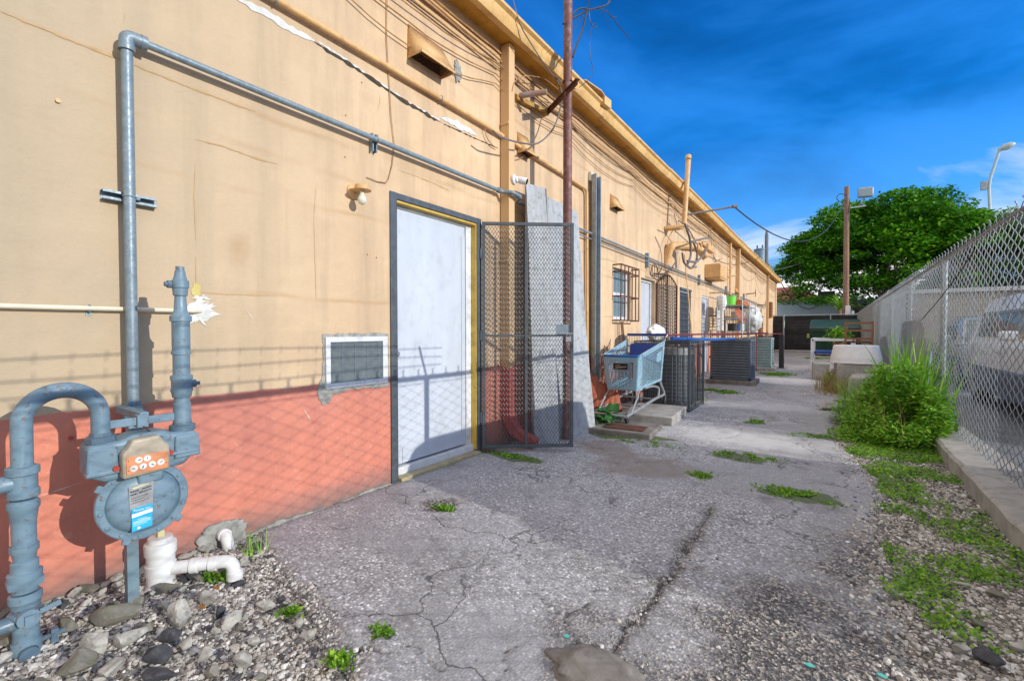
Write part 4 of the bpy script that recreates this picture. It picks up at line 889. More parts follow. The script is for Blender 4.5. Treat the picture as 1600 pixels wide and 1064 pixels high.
# windows and far doors ----------------------------------------------------
y0,y1,z0,z1=openings[1]
W=MB(); fr=.05
for q in[(y0,y1,z1-fr,z1),(y0,y1,z0,z0+fr),(y0,y0+fr,z0+fr,z1-fr),(y1-fr,y1,z0+fr,z1-fr),(y0+fr,y1-fr,(z0+z1)/2-.03,(z0+z1)/2+.03)]: W.bb(-.11,-.06,*q)
win=W.build('window',M['whitef'],B,bevel=.003); b=MB(); b.bb(-.09,-.084,y0+fr-.002,y1-fr+.002,z0+fr,z1-fr); b.build('pane',M['winglass'],win)
b=MB()
for i in range(6): yq=y0-.03+(y1-y0+.06)*i/5; b.tube([(.14,yq,z0-.02),(.14,yq,z1+.03)],.009,6)
for zq in(z0-.02,z0+.36,z1-.08,z1+.03):
    b.bar((.14,y0-.03,zq),(.14,y1+.03,zq),.012,.022)
    for yq in(y0-.03,y1+.03): b.bar((.0,yq,zq),(.14,yq,zq),.012,.02)
b.build('window_bars',M['rustdark'],win)
def fardoor(op,mat,leafoff=-.10,ajar=False,name='door',lab=None):
    y0,y1,z0,z1=op; b=MB(); b.bb(leafoff-.04,leafoff,y0+.05,y1-.05,z0+.02,z1-.05); d=b.build(name,mat,B,bevel=.004)
    if lab: d['label']=lab
    b=MB(); b.bb(leafoff-.05,leafoff+.03,y0,y0+.048,z0,z1); b.bb(leafoff-.05,leafoff+.03,y1-.048,y1,z0,z1); b.bb(leafoff-.049,leafoff+.029,y0+.048,y1-.048,z1-.047,z1); b.build('door_frame',M['whitef'],d)
    b=MB(); b.lathe((leafoff,y0+.13,1.0),(1,0,0),[(0,.03),(.01,.03),(.03,.012),(.05,.028),(.07,.02)],10); b.build('door_knob',M['black'],d); return d
fardoor(openings[2],M['white'],lab='narrow white door half open behind an arched iron gate')
fardoor(openings[3],M['iron'],-.05,lab='dark grilled door')
fardoor(openings[4],M['white'],-.05,lab='pale grey door beside the wire rack')
b=MB(); b.bb(-.1,-.05,*openings[5]); ww=b.build('window',M['winglass'],B); ww['label']='small far window'
fardoor(openings[6],M['tanp'],-.05,lab='tan door near the far corner')
# grid on door 3
y0,y1,z0,z1=openings[3]; b=MB()
for i in range(9): yq=y0+(y1-y0)*i/8; b.bar((.01,yq,z0),(.01,yq,z1),.012,.012)
for i in range(17): zq=z0+(z1-z0)*i/16; b.bar((.017,y0,zq),(.017,y1,zq),.008,.010)
b.bb(.0,.03,y0-.03,y1+.03,z1,z1+.05)
tagp(b.build('door_grille',M['condblue']),'dark steel grid covering the third door along the wall','door grille')
# arched gate swung open at door 2
T=thing('arched_gate','arched dark iron gate with mesh swung open at second white door','gate',(.02,8.9,0))
g0=Vector((.03,8.90,0)); gd2=Vector((.16,.80,0)).normalized()
b=MB(); gw=.80
def g2p(s,z): v=g0+gd2*s; v.z=z; return v
archz=lambda s:2.12+.20*math.sin(math.pi*s/gw)
for s in(0,gw/2,gw): b.bar(g2p(s,.08),g2p(s,archz(s)),.03,.03,tuple(gd2))
for i in range(1,10):
    s=gw*i/10
    if i!=5: b.bar(g2p(s,.10),g2p(s,archz(s)),.011,.011,tuple(gd2))
b.tube([g2p(gw*i/12,archz(gw*i/12)) for i in range(13)],.014,6)
for z in(.1,1.0,1.1,2.1): b.bar(g2p(0,z),g2p(gw,z),.02,.02)
b.build('frame',M['rustdark'],T)
V,Fc=diamond_sheet(g2p(.02,.12),tuple(gd2),(0,0,1),gw-.04,1.98,.05,.07,.006,0); meshobj('mesh_panel',V,Fc,M['cond'],T)
b=MB(); b.box(g2p(.07,1.12)+Vector((.0,-.03,0)),(.10,.05,.22),math.atan2(gd2.y,gd2.x)); b.build('lock_box',M['black'],T)
b=MB(); b.tube([(.25*math.sin(q)*0+.10,8.3+.45*(1-math.cos(q))/2*1.0,2.22+.22*math.sin(q)) for q in[i*math.pi/10 for i in range(11)]],.008,6); 
for i in(3,5,7): q=i*math.pi/10; b.tube([(.10,8.3+.45*(1-math.cos(q))/2,2.2),(.10,8.3+.45*(1-math.cos(q))/2,2.22+.22*math.sin(q))],.006,6)
b.bar((.10,8.28,2.22),(.10,8.78,2.22),.012,.012); tagp(b.build('transom_grille',M['rustdark']),'small arched rusty fanlight above second white door','grille')
# window cage at door 4
T=thing('window_cage','tall rusty bar cage fixed over fourth doorway','bars',(.0,14.0,1.1)); b=MB()
y0,y1=13.65,15.2
for i in range(7): yq=y0+(y1-y0)*i/6; b.bar((.35,yq,.95),(.35,yq,2.25),.015,.015)
for z in(.95,1.6,2.25):
    b.bar((.35,y0,z),(.35,y1,z),.015,.02); b.bar((.0,y0,z),(.35,y0,z),.015,.02); b.bar((.0,y1,z),(.35,y1,z),.015,.02)
b.build('bars',M['rustdark'],T)
# service ducts, mast and box
T=thing('service_mast','tan service mast bent up from wall above second door','mast',(.1,9.7,3.0))
P=filletpath([(.0,9.45,3.28),(.30,9.52,3.28),(.34,9.62,3.32),(.36,9.85,4.75)],.12,6); b=MB(); b.tube(P,.05,14); b.build('conduit',M['tanp'],T)
b=MB(); b.tube([(.36,9.82,4.72),(.36,9.85,4.80)],.058,14); b.build('cap',M['tanp'],T)
b=MB(); b.tube([(.34,9.66,3.55),(.9,10.1,3.68),(1.15,10.3,3.74)],.02,8); b.tube([(1.13,10.28,3.735),(1.2,10.33,3.75)],.035,8); b.build('insulator_arm',M['cablegrey'],T)
T=thing('ribbed_duct','tan ribbed service head below mast with drooping black cables','service head',(.1,10,2.8))
b=MB(); P=filletpath([(.02,9.5,2.55),(.12,9.5,2.93),(.18,9.9,2.98),(.45,10.3,2.98),(.62,10.35,2.75)],.12,5); b.tube(P,[.07]*3+[.085]*(len(P)-3),12)
for i in range(6): c_=Vector((.22+.05*i,10.0+.06*i,2.98)); b.tube([c_,c_+Vector((.01,.012,0))],.10,12)
b.build('duct',M['tanp'],T)
for ps,x,rr in [([(1070,330+20),(1078,372),(1080,400),(1073,415),(1080,420),(1088,410),(1090,395),(1084,380)],.55,.022),([(1066,395),(1068,410),(1078,420),(1088,417)],.6,.018),([(1074,408),(1088,410),(1100,398),(1104,388)],.62,.022),([(1060,345),(1072,352),(1080,365),(1090,385)],.4,.012),([(1080,378),(1095,374),(1112,371)],.5,.02)]:
    b=MB(); b.tube(filletpath([wx(a,c,x) for a,c in ps],.12,4),rr,7); b.build('cable',M['cablegrey'],T)
T=thing('wall_box','square tan metal box hung on wall beyond the service mast','wall box',(.15,13.6,2.6)); b=MB()
b.bb(.0,.40,13.05,14.0,2.62,2.98); b.build('housing',M['tanp'],T,bevel=.01); b=MB(); b.bb(.03,.38,13.1,13.95,2.58,2.619); b.build('base_tray',M['tanp'],T)
b=MB(); b.bb(.401,.405,13.1,13.95,2.66,2.94); b.build('cover',M['tanp'],T,bevel=.003)
b=MB(); b.tube([(.08,16.35,2.2),(.08,16.35,4.05)],.035,8); b.tube([(.08,16.35,3.0),(.2,16.5,3.02)],.04,8); tagp(b.build('standpipe',M['tanp']),'thin tan standpipe between the square box and second downspout','pipe')
b=MB(); b.bb(.0,.12,12.9,13.6,3.36,3.5); b.tube([(.05,12.5,3.46),(.05,13.9,3.40)],.03,8); tagp(b.build('flood_bracket',M['tanp']),'tan bracket fitting under the eave above square wall box','bracket')
for yy,zz,lb in((20.2,2.65,'rusty iron hook bracket beside second downspout'),(23.5,2.35,'rusty pipe stub high on the far wall'),(22.0,2.0,'rusty hook on the far wall above awning')):
    b=MB(); b.tube([(0,yy,zz),(.25,yy+.1,zz+.02),(.3,yy+.4,zz+.06)],.02,6); b.tube([(.3,yy+.4,zz-.1),(.3,yy+.4,zz+.2)],.012,6); tagp(b.build('wall_hook',M['rustdark']),lb,'hook')
for yy,z0,z1,lb in((28.2,1.9,2.75,'brown shutter high on wall near the far corner'),(24.0,.9,1.9,'tall narrow vent slot on far wall')):
    b=MB(); b.bb(.0,.12,yy,yy+.8,z0,z1)
    for k in range(6): zq=z0+.05+(z1-z0-.1)*k/5; b.bar((.13,yy+.04,zq),(.13,yy+.76,zq),.01,.05)
    tagp(b.build('shutter',M['brownwood']),lb,'shutter')
b=MB(); p1=Vector((.04,11.3,.9)); b.tube([(.55,9.9,.1),(.10,10.6,2.9)],.012,8); tagp(b.build('leaning_pole',M['tanp']),'thin tan pole leaning against wall left of the gridded door','pole')
b=MB(); 
for k in range(2): b.tube([(.06,6.98+.06*k,1.34),(.10,7.05+.05*k,.7)],.012,6)
tagp(b.build('leaning_rods',M['wood']),'pair of thin brown rods leaning beneath the barred window','rods')

# ------------------------------------------------------------------ gas meter
T=thing('gas_meter','blue grey gas meter with orange dial face and pipes on left wall','gas meter',(.42,.62,0))
mx=.40
# supply riser at left
yl=.325
prof=[(0,.043),(.10,.043),(.105,.050),(.13,.052),(.135,.046),(.20,.046),(.205,.040),(.26,.040),(.265,.034),(.33,.034),(.335,.042),(.355,.046),(.36,.050),(.385,.050),(.39,.043),(.41,.043),(.412,.034),(.47,.036),(.50,.030),(.54,.030)]
b=MB(); b.lathe((mx,yl,-.14),(0,0,1),[(h*.96,r*.92) for h,r in prof if h<.40],20)
b.lathe((mx,yl,.24),(0,0,1),[(0,.036),(.03,.036),(.031,.046),(.07,.048),(.075,.038),(.11,.038),(.115,.030),(.14,.034),(.15,.040),(.17,.040),(.171,.034),(.25,.034),(.30,.040),(.31,.045),(.33,.045),(.34,.036)],20)
b.build('supply_riser',M['meter'],T)
b=MB(); b.lathe((mx,yl,.26),(0,0,1),[(0,.053),(.025,.055),(.027,.05)],6); b.build('hex_union',M['meter'],T); b=MB(); b.lathe((mx,yl,.145),(0,0,1),[(0,.046),(.02,.050),(.022,.046)],8); b.build('hex_union',M['meter'],T)
b=MB(); b.lathe((mx,yl,.585),(0,0,1),[(0,.038),(.005,.045),(.03,.045),(.034,.040),(.085,.040),(.089,.046),(.115,.046),(.118,.038)],18); b.tube([(mx,yl,.645),(mx,yl-.14,.645)],.030,14); b.tube([(mx,yl-.07,.645),(mx,yl-.11,.645)],.040,14); b.tube([(mx,yl-.11,.645),(mx,yl-.5,.645)],.032,12); b.build('tee',M['meter'],T)
b=MB(); b.tube([(mx+.03,yl,.155),(mx+.062,yl,.155)],.032,16); b.bar((mx+.062,yl,.155),(mx+.075,yl,.155),.025,.03); b.bar((mx+.05,yl+.03,.165),(mx+.05,yl+.085,.175),.008,.018)
b.build('valve',M['meter'],T); b=MB(); b.tube([(mx+.03,yl,.02),(mx+.06,yl,.02)],.028,14); b.bar((mx+.02,yl+.03,.045),(mx+.02,yl+.10,.05),.012,.014); b.bar((mx+.02,yl+.07,.02),(mx+.02,yl+.07,.07),.02,.03); b.build('valve',M['meterd'],T)
b=MB(); b.tube([(mx,yl,.135),(mx,yl-.3,.13)],.028,12); b.build('branch_pipe',M['meterd'],T)
# swan neck
yr=.545; zt=.86; b=MB(); c_=Vector((mx,(yl+yr)/2,zt)); rad=(yr-yl)/2
P=[Vector((mx,yl,.69))]+arc(c_,rad,math.pi,0,18,(0,1,0),(0,0,1))+[Vector((mx,yr,.775))]; b.tube(P,.0305,18); b.build('swan_neck',M['meter'],T)
# meter inlet and outlet swivels
ym0,ym1=.545,.83
b=MB()
for yy in(ym0,ym1): b.lathe((mx,yy,.725),(0,0,1),[(0,.042),(.02,.042),(.022,.050),(.045,.050),(.048,.038),(.06,.036)],8 if yy<.6 else 16)
b.build('swivel_nut',M['meterd'],T)
# body: top casting
b=MB()
top=[(ym0-.055,.745),(ym0+.05,.75),(ym0+.09,.765),(ym1-.09,.765),(ym1-.05,.75),(ym1+.04,.745),(ym1+.04,.66),(ym1-.01,.60),(ym0-.0,.59),(ym0-.055,.62)]
b.prism([(mx-.07,a,c) for a,c in top],(.13,0,0)); o=b.build('meter_body',M['meter'],T,bevel=.018,bseg=3)
b=MB()
for yy in(ym0-.01,ym1-.005): b=MB(); b.prism([(mx+.061,yy-.045,.735),(mx+.061,yy+.045,.735),(mx+.061,yy+.05,.635),(mx+.061,yy-.05,.635)],(.012,0,0)); b.build('body_flange',M['meter'],T,bevel=.006)
b=MB(); b.bb(mx+.03,mx+.075,ym0-.062,ym0+.07,.622,.642); b.build('body_flange',M['meter'],T,bevel=.006); b=MB(); b.bb(mx+.03,mx+.075,ym1-.07,ym1+.046,.650,.668); b.build('body_flange',M['meter'],T,bevel=.008)
# diaphragm drum
dc=Vector((mx,.675,.475)); RD=.158
b=MB(); b.lathe(dc-Vector((.10,0,0)),(1,0,0),[(0,.10),(.03,.13),(.075,.14),(.11,.14)],40,1.0); b.build('rear_drum',M['meterd'],T)
b=MB(); b.lathe(dc+Vector((.02,0,0)),(1,0,0),[(-.02,RD),(.0,RD+.004),(.014,RD+.004),(.018,RD),(.019,RD-.026),(.012,RD-.030),(.024,RD-.036),(.040,RD-.055),(.046,RD-.085),(.047,.04)],56,1.0); b.build('front_pan',M['meter'],T)
b=MB()
for i in range(14):
    b=MB(); q=i*2*math.pi/14+.1; c_=dc+Vector((.038,math.cos(q)*(RD-.012),math.sin(q)*(RD-.012))); b.lathe(c_,(1,0,0),[(0,.0085),(.006,.0085),(.008,.005)],6); b.build('pan_bolt',M['meter'],T)
for q in(2.05,4.2,5.3):
    pass
for q in(-1.95,-.75,2.6): b=MB(); c_=dc+Vector((.03,math.cos(q)*(RD+.006),math.sin(q)*(RD+.006))); b.box(c_,(.016,.034,.030),0,Matrix.Rotation(q,3,'X')); b.build('pan_lug',M['meter'],T,bevel=.004)
b=MB(); b.bb(dc.x+.03,dc.x+.072,.645,.735,.555,.625); b.build('neck_block',M['meter'],T,bevel=.010)
# index box (beige cover), slightly tilted
b=MB(); ix=mx+.06; yi0,yi1=.585,.745
b.prism([(ix,yi0,.60),(ix,yi0,.705),(ix,yi0+.02,.725),(ix,yi0+.035,.755),(ix,yi1-.035,.76),(ix,yi1-.02,.73),(ix,yi1,.712),(ix,yi1,.61)],(.055,0,0)); I=b.build('index_cover',M['beige'],T,bevel=.010,bseg=3)
b=MB(); b.bb(ix+.056,ix+.060,yi0+.010,yi1-.010,.617,.69); b.build('dial_plate',M['orange'],I,bevel=.002)
b=MB()
dl=[(yi0+.050,.672),(yi0+.078,.673)]+[(yi0+.034+.030*k,.641+.002*k) for k in range(4)]
for a,c in dl: b=MB(); b.lathe((ix+.060,a,c),(1,0,0),[(0,.0125),(.0015,.0125)],18,1.0); b.build('dial',M['dialw'],I)
b=MB()
for k,(a,c) in enumerate(dl): q=k*1.3+.4; b.bar((ix+.0625,a-math.cos(q)*.003,c-math.sin(q)*.003),(ix+.0625,a+math.cos(q)*.008,c+math.sin(q)*.008),.001,.003)
for a,c in((yi0+.016,.675),(yi0+.016,.635),(yi1-.016,.68),(yi1-.016,.64)): b.lathe((ix+.061,a,c),(1,0,0),[(0,.0018),(.001,.0018)],6)
b.build('dial_needle',M['needle'],I)
b=MB(); 
for a,c in((yi0-.012,.645),(yi1+.012,.67)): b=MB(); b.tube([(ix-.01,a,c),(ix+.025,a,c)],.011,10); b.build('seal',M['seal'],T)
# plates and labels on the pan
xl=dc.x+.0675; LY=-.024
b=MB(); b.prism([(xl,.637+LY,.555),(xl,.722+LY,.565),(xl,.718+LY,.46),(xl,.640+LY,.455)],(.003,0,0)); b.build('data_plate',M['plate'],T)
b=MB(); b.prism([(xl+.0032,.650+LY,.549),(xl+.0032,.705+LY,.556),(xl+.0032,.705+LY,.551),(xl+.0032,.650+LY,.543)],(.001,0,0)); b.build('yellow_strip',M['yellowplate'],T)
b=MB(); r=random.Random(2)
for z_,(a0,a1) in((.533,(.643,.672)),(.537,(.682,.714)),(.520,(.643,.662)),(.524,(.672,.714)),(.504,(.645,.70)),(.494,(.645,.69)),(.484,(.645,.705))):
    y_=a0
    while y_<a1: w_=r.uniform(.002,.006); b.bar((xl+.0035,y_+LY,z_+(y_-a0)*.12),(xl+.0035,min(a1,y_+w_)+LY,z_+(y_+w_-a0)*.12),.0008,.0055 if z_>.515 else .0025); y_+=w_+.0015
b.build('plate_print',M['needle'],T)
b=MB(); b.prism([(xl+.0033,.645+LY,.462),(xl+.0033,.716+LY,.467),(xl+.0033,.714+LY,.372),(xl+.0033,.645+LY,.366)],(.0015,0,0)); CL=b.build('gas_label',M['cyan'],T)
b=MB(); b.prism([(xl+.0052,.645+LY,.440),(xl+.0052,.7155+LY,.446),(xl+.0052,.7155+LY,.432),(xl+.0052,.645+LY,.425)],(.0006,0,0))
for k,z_ in enumerate((.406,.4015,.397,.390)): b.bar((xl+.0052,.649+LY,z_),(xl+.0052,.708+LY-.012*(k==3),z_+.004),.0006,.0013)
b.lathe((xl+.0048,.668+LY,.378),(1,0,0),[(0,.0055),(.001,.0055)],12); b.build('label_print',M['paper'],CL)
def text(s_,size,loc,rot,mat,parent,name='lettering'):
    cu=bpy.data.curves.new('t','FONT'); cu.body=s_; cu.size=size; cu.align_x='CENTER'; cu.extrude=.0003
    o=bpy.data.objects.new('t',cu); C.objects.link(o); dg=bpy.context.evaluated_depsgraph_get(); dg.update()
    me=bpy.data.meshes.new_from_object(o.evaluated_get(dg)); bpy.data.objects.remove(o); me.materials.clear(); me.materials.append(mat)
    o=bpy.data.objects.new(name,me); C.objects.link(o); o.parent=parent; o.location=Vector(loc)-worldloc(parent); o.rotation_euler=rot; return o
rot=Matrix(((0,0,1),(1,0,0),(0,1,0))).to_euler()
text('Peoples Gas',.0115,(xl+.0056,.680+LY,.4495),rot,M['paper'],CL); text('WARNING',.0065,(xl+.0056,.680+LY,.4115),rot,M['paper'],CL)
# right riser
b=MB(); b.lathe((mx,ym1,.77),(0,0,1),[(0,.034),(.10,.034),(.102,.030),(.125,.030),(.127,.036),(.15,.040),(.155,.043),(.165,.043),(.167,.040),(.205,.040),(.207,.043),(.225,.043),(.23,.033),(.32,.033),(.322,.038),(.335,.038),(.338,.035),(.47,.035),(.472,.042),(.495,.042),(.50,.036),(.52,.026),(.585,.022),(.59,.028),(.62,.030),(.625,.034),(.655,.034),(.66,.028),(.68,.022),(.70,.020),(.702,.017),(.72,.017)],20); b.build('outlet_riser',M['meter'],T)
b=MB(); b.tube([(mx,ym1,.955),(mx,ym1+.055,.955)],.018,10); b.bar((mx,ym1+.035,.95),(mx,ym1+.035,.995),.012,.008); b.bar((mx,ym1+.055,.955),(mx,ym1+.072,.955),.014,.016)
b.tube([(mx,ym1,1.407),(mx,ym1-.06,1.407)],.011,10); b.tube([(mx,ym1-.035,1.407),(mx,ym1-.05,1.407)],.017,8); b.bar((mx,ym1-.03,1.395),(mx+.0,ym1+.02,1.393),.012,.012); b.build('relief_valve',M['meterd'],T)
b=MB(); b.bar((mx,ym0+.02,.812),(mx,ym1-.02,.812),.012,.034); b.bb(mx-.03,mx+.02,.66,.70,.785,.84); b.bar((.07,.69,.83),(mx,.69,.83),.034,.034); b.build('spreader_bar',M['meter'],T,bevel=.003)
b=MB(); b.bar((.065,.742,.60),(.065,.742,.86),.05,.05,(0,1,0)); b.lathe((.065,.742,.78),(0,0,1),[(0,.045),(.05,.045),(.055,.035)],6); b.build('backing_fitting',M['meter'],T)
b=MB(); b.tube(filletpath([(mx+.01,.675,.80),(mx+.03,.69,.775),(mx+.02,.71,.757),(mx+.02,.745,.755)],.02),.003,6); b.build('ground_wire',M['cable'],T)
b=MB(); b.bar((mx-.03,.645,-.09),(mx-.03,.645,.36),.04,.04,(0,1,0)); b.build('support_post',pm('rusting_support_post',(.15,.235,.28,1),(.11,.17,.21,1),.5,0,8,60,.2,(.22,.12,.07,1),.6),T)

# PVC drain
T=thing('drain_cleanout','white pvc drain cleanout with capped riser and side elbow under gas meter','drain pipe',(.27,.77,0))
cx,cy=.25,.785
b=MB(); b.lathe((cx,cy,-.14),(0,0,1),[(0,.052),(.10,.052),(.101,.060),(.145,.061),(.15,.056),(.20,.056),(.201,.061),(.245,.061),(.25,.056),(.29,.056),(.292,.062),(.335,.064),(.345,.062),(.35,.050),(.37,.048),(.372,.030)],26); b.build('riser',M['pvc'],T)
b=MB(); b.bb(cx-.014,cx+.014,cy-.014,cy+.014,.232,.262); b.build('plug',pm('yellowed_plug',(.6,.52,.3,1),None,.5),T,bevel=.003)
b=MB(); P=filletpath([(cx+.03,cy+.03,.075),(cx+.14,cy+.155,.08),(cx+.20,cy+.225,.08),(cx+.205,cy+.235,-.0)],.045,6); b.tube(P,.030,16); k=Vector((.11,.125,0)).normalized()
for s_ in(.085,.165): c_=Vector((cx+.03,cy+.03,.077))+k*s_; b.tube([c_,c_+k*.03],.0355,16)
b.tube([(cx+.205,cy+.235,.025),(cx+.205,cy+.235,-.01)],.036,16); b.build('side_elbow',M['pvc'],T)
T=thing('pvc_stub','white pvc pipe stub bending out of mortar patch at the wall foot','pipe stub',(.06,1.13,0))
p=wx(345,838); b=MB(); b.tube(filletpath([(.0,p.y,.05),(.07,p.y,.05),(.085,p.y+.01,-.04)],.03,5),.030,16); b.tube([(.03,p.y,.05),(.055,p.y,.05)],.035,16); b.build('elbow',M['pvc'],T)
o=blobpatch('mortar_collar',M['mortar'],1.135,.04,.13,.085,9,.02,T,.002,.2)
# ------------------------------------------------------------------ shopping cart
T=thing('shopping_cart','pale blue plastic shopping cart with blue rim parked on slabs by wall','shopping cart',(.58,6.2,.1))
x0,x1=.29,.85; xi=.06
def cp(u,v,w):   # u across 0..1 ; v length 0(front)..1(rear); w height 0..1 of basket
    topz=.86+.18*v; botz=.42+.06*v
    z=botz+(topz-botz)*w; sh=.04*(1-w); narrow=.045*(1-v)
    return Vector((x0+narrow+sh+(x1-x0-2*narrow-2*sh)*u, 5.68+.95*v+.05*(1-w)*(1-v), z))
b=MB()
def grid(fn,nu,nv,t,frame=.1):
    # lattice of bars on a surface patch
    for i in range(nu+1): b.bar(fn(i/nu,0),fn(i/nu,1),t,t)
    for j in range(nv+1): b.bar(fn(0,j/nv),fn(1,j/nv),t,t)
def plate(fn,u0,u1,v0,v1,th,nn):
    P=[fn(u0,v0),fn(u1,v0),fn(u1,v1),fn(u0,v1)]; b.prism(P,Vector(nn)*th)
for u,n_ in((0,(-1,0,0)),(1,(1,0,0))):
    side=lambda v,w,u=u:cp(u,v,w)
    for k in range(15):
        w=.08+.80*k/14; b.bar(side(.10,w),side(.98,min(w+.03,.95)),.007,.010)
    plate(side,0,.12,0,1,.008,n_); plate(side,.94,1,0,1,.008,n_); plate(side,.12,.94,0,.07,.0075,n_); plate(side,.12,.94,.92,1,.0075,n_); plate(side,.70,.90,.55,.80,.010,n_)
front=lambda u,w:cp(u,0,w)
for q in((0,.12,0,1),(.88,1,0,1),(.12,.88,0,.08),(.12,.88,.84,1)): plate(front,*q,.008,(0,-1,0))
V,Fc=diamond_sheet(cp(.12,0,.08),((cp(.88,0,.5)-cp(.12,0,.5)).normalized()),((cp(.5,0,.84)-cp(.5,0,.08)).normalized()),(cp(.88,0,.08)-cp(.12,0,.08)).length,(cp(.5,0,.84)-cp(.5,0,.08)).length,.046,.030,.0065,0); b.add(V,Fc)
grid(lambda u,v:cp(u,v,0),7,12,.008)
b.build('basket',M['blueplastic'],T)
b=MB()
rim=[cp(0,1,1),cp(0,.02,1),cp(1,.02,1),cp(1,1,1)]; b.bar(rim[1]+Vector((-.0,-.012,0)),rim[2]+Vector((.0,-.012,0)),.03,.035)
b.build('front_rim',M['blueedge'],T,bevel=.006)
b=MB(); b.bar(rim[0]+Vector((-.008,0,.008)),rim[1]+Vector((-.008,0,.008)),.024,.02); b.bar(rim[2]+Vector((.008,0,.008)),rim[3]+Vector((.008,0,.008)),.024,.02); b.build('side_rim',M['blueplastic'],T,bevel=.004)
c1=cp(.28,0,.62);c2=cp(.72,0,.80); b=MB(); b.prism([c1+Vector((0,-.012,0)),cp(.72,0,.62)+Vector((0,-.012,0)),c2+Vector((0,-.012,0)),cp(.28,0,.80)+Vector((0,-.012,0))],(0,-.006,0)); b.build('badge',M['needle'],T)
b=MB(); b.bar(c1+Vector((.03,-.021,.02)),cp(.68,0,.66)+Vector((0,-.021,.02)),.004,.012); b.bar(c1+Vector((.02,-.021,.045)),cp(.5,0,.70)+Vector((0,-.021,.02)),.004,.008); b.build('badge_print',M['beige'],T)
# chrome rear gate and wires
b=MB(); r0=lambda u,w:cp(u,1,w)+Vector((0,0,.08*w))
for i in range(15): b.tube([r0(i/14,0),r0(i/14,1)],.0035,5)
for w in(.2,.45,.7,.85,1): b.tube([r0(0,w),r0(1,w)],.005,5)
b.build('rear_flap',M['chrome'],T)
b=MB(); s0=[cp(.12,.86,.55),cp(.88,.86,.55),cp(.88,.97,.95),cp(.12,.97,.95)]; b.prism(s0,(0,.012,0)); b.build('child_seat',M['bluedark'],T)
b=MB(); b.tube([cp(0,1,1)+Vector((-.02,.08,.10)),cp(1,1,1)+Vector((.02,.08,.10))],.017,12); b.build('handle',M['bluedark'],T)
b=MB()
for s_,u in((-1,.0),(1,1.)):
    xx=x0+.06 if s_<0 else x1-.06
    b.tube([cp(u,1,1)+Vector((.02*s_,.08,.10)),cp(u,1,1),cp(u,1,.1)],.010,8)
    b.tube(filletpath([cp(u,.95,.0),(xx+.02*s_,6.60,.44),(xx+.03*s_,6.78,.26),(xx+.03*s_,6.35,.25),(xx,5.32,.15)],.08,5),.019,10)
    b.tube(filletpath([cp(u,.30,.0)+Vector((0,0,-.01)),(xx+.01*s_,6.3,.43),(xx+.02*s_,6.55,.38),(xx+.02*s_,6.5,.24)],.10,5),.016,10)
    b.tube([cp(u,.12,.0),(xx,5.72,.34),(xx,5.50,.17)],.012,8)
b.tube([(x0+.06,5.32,.15),(x1-.06,5.32,.15)],.019,10); b.tube([(x0+.07,5.42,.16),(x1-.07,5.42,.16)],.013,8); b.tube([(x0+.07,5.9,.20),(x1-.07,5.9,.20)],.010,8); b.tube([(x0+.05,6.4,.235),(x1-.05,6.4,.235)],.010,8)
b.build('undercarriage',M['cartframe'],T)
for xx,yy,zz in((x0+.07,5.38,.062),(x1-.07,5.38,.062),(x0+.03,6.76,.12),(x1-.03,6.76,.12)):
    b=MB(); b.tube([(xx-.014,yy,zz+.055),(xx+.014,yy,zz+.055)],.055,18); w_=b.build('wheel',M['tyre'],T)
    b=MB(); b.bar((xx-.02,yy,zz+.05),(xx-.02,yy-.01,zz+.12),.004,.03,(0,1,0)); b.bar((xx+.02,yy,zz+.05),(xx+.02,yy-.01,zz+.13),.004,.03,(0,1,0)); b.bar((xx-.02,yy-.01,zz+.13),(xx+.02,yy-.01,zz+.13),.03,.006); b.build('caster_fork',M['chrome'],w_)
# slabs
def slab(x0,x1,y0,y1,z0,z1,rz,label,mat='concd'):
    b=MB(); b.box(((x0+x1)/2,(y0+y1)/2,(z0+z1)/2),(x1-x0,y1-y0,z1-z0),rz); return tagp(b.build('concrete_slab',M[mat],bevel=.015),label,'slab')
slab(.45,1.18,4.90,5.56,-.02,.060,.10,'front stained paving slab under the cart nose','concd'); slab(.50,1.18,5.75,6.72,-.02,.12,.08,'raised concrete slab behind cart wheels against the caged unit','conc')
b=MB(); b.box((.86,5.12,.068),(.46,.26,.012),.10); tagp(b.build('rusty_plate',M['rustdark'],bevel=.01),'rust brown metal plate lying on the front paving slab','plate')
# terracotta clutter at the wall
T=thing('tile_stack','leaning stack of red terracotta roof tiles between panel and cart','roof tiles',(.2,5.9,0))
for k in range(7):
    b=MB(); P=arc((0,0,0),.10,0,math.pi,8,(0,1,0),(1,0,0)); base=Vector((.10+.05*k,5.62+.055*k,.02)); tilt=.30-.02*k
    top=base+Vector((-tilt*.25,.0,.62+.02*(k%3)-.05*k)); V=[];
    for q in P: V.append(base+q*1.0)
    for q in P: V.append(top+q*.8)
    n=len(P); b.add(V,[(i,i+1,n+i+1,n+i) for i in range(n-1)],True); o=b.build('roof_tile',M['terrac'],T); s_=o.modifiers.new('t','SOLIDIFY'); s_.thickness=.014
b=MB(); 
for k in range(6): b.tube([(.12+.03*k,6.0+.03*k,.45),(.10+.02*k,6.25+.08*k,.98-.06*(k%3))],.012,6)
tagp(b.build('scrap_sticks',M['wood']),'grey scrap sticks propped behind the shopping cart','sticks')

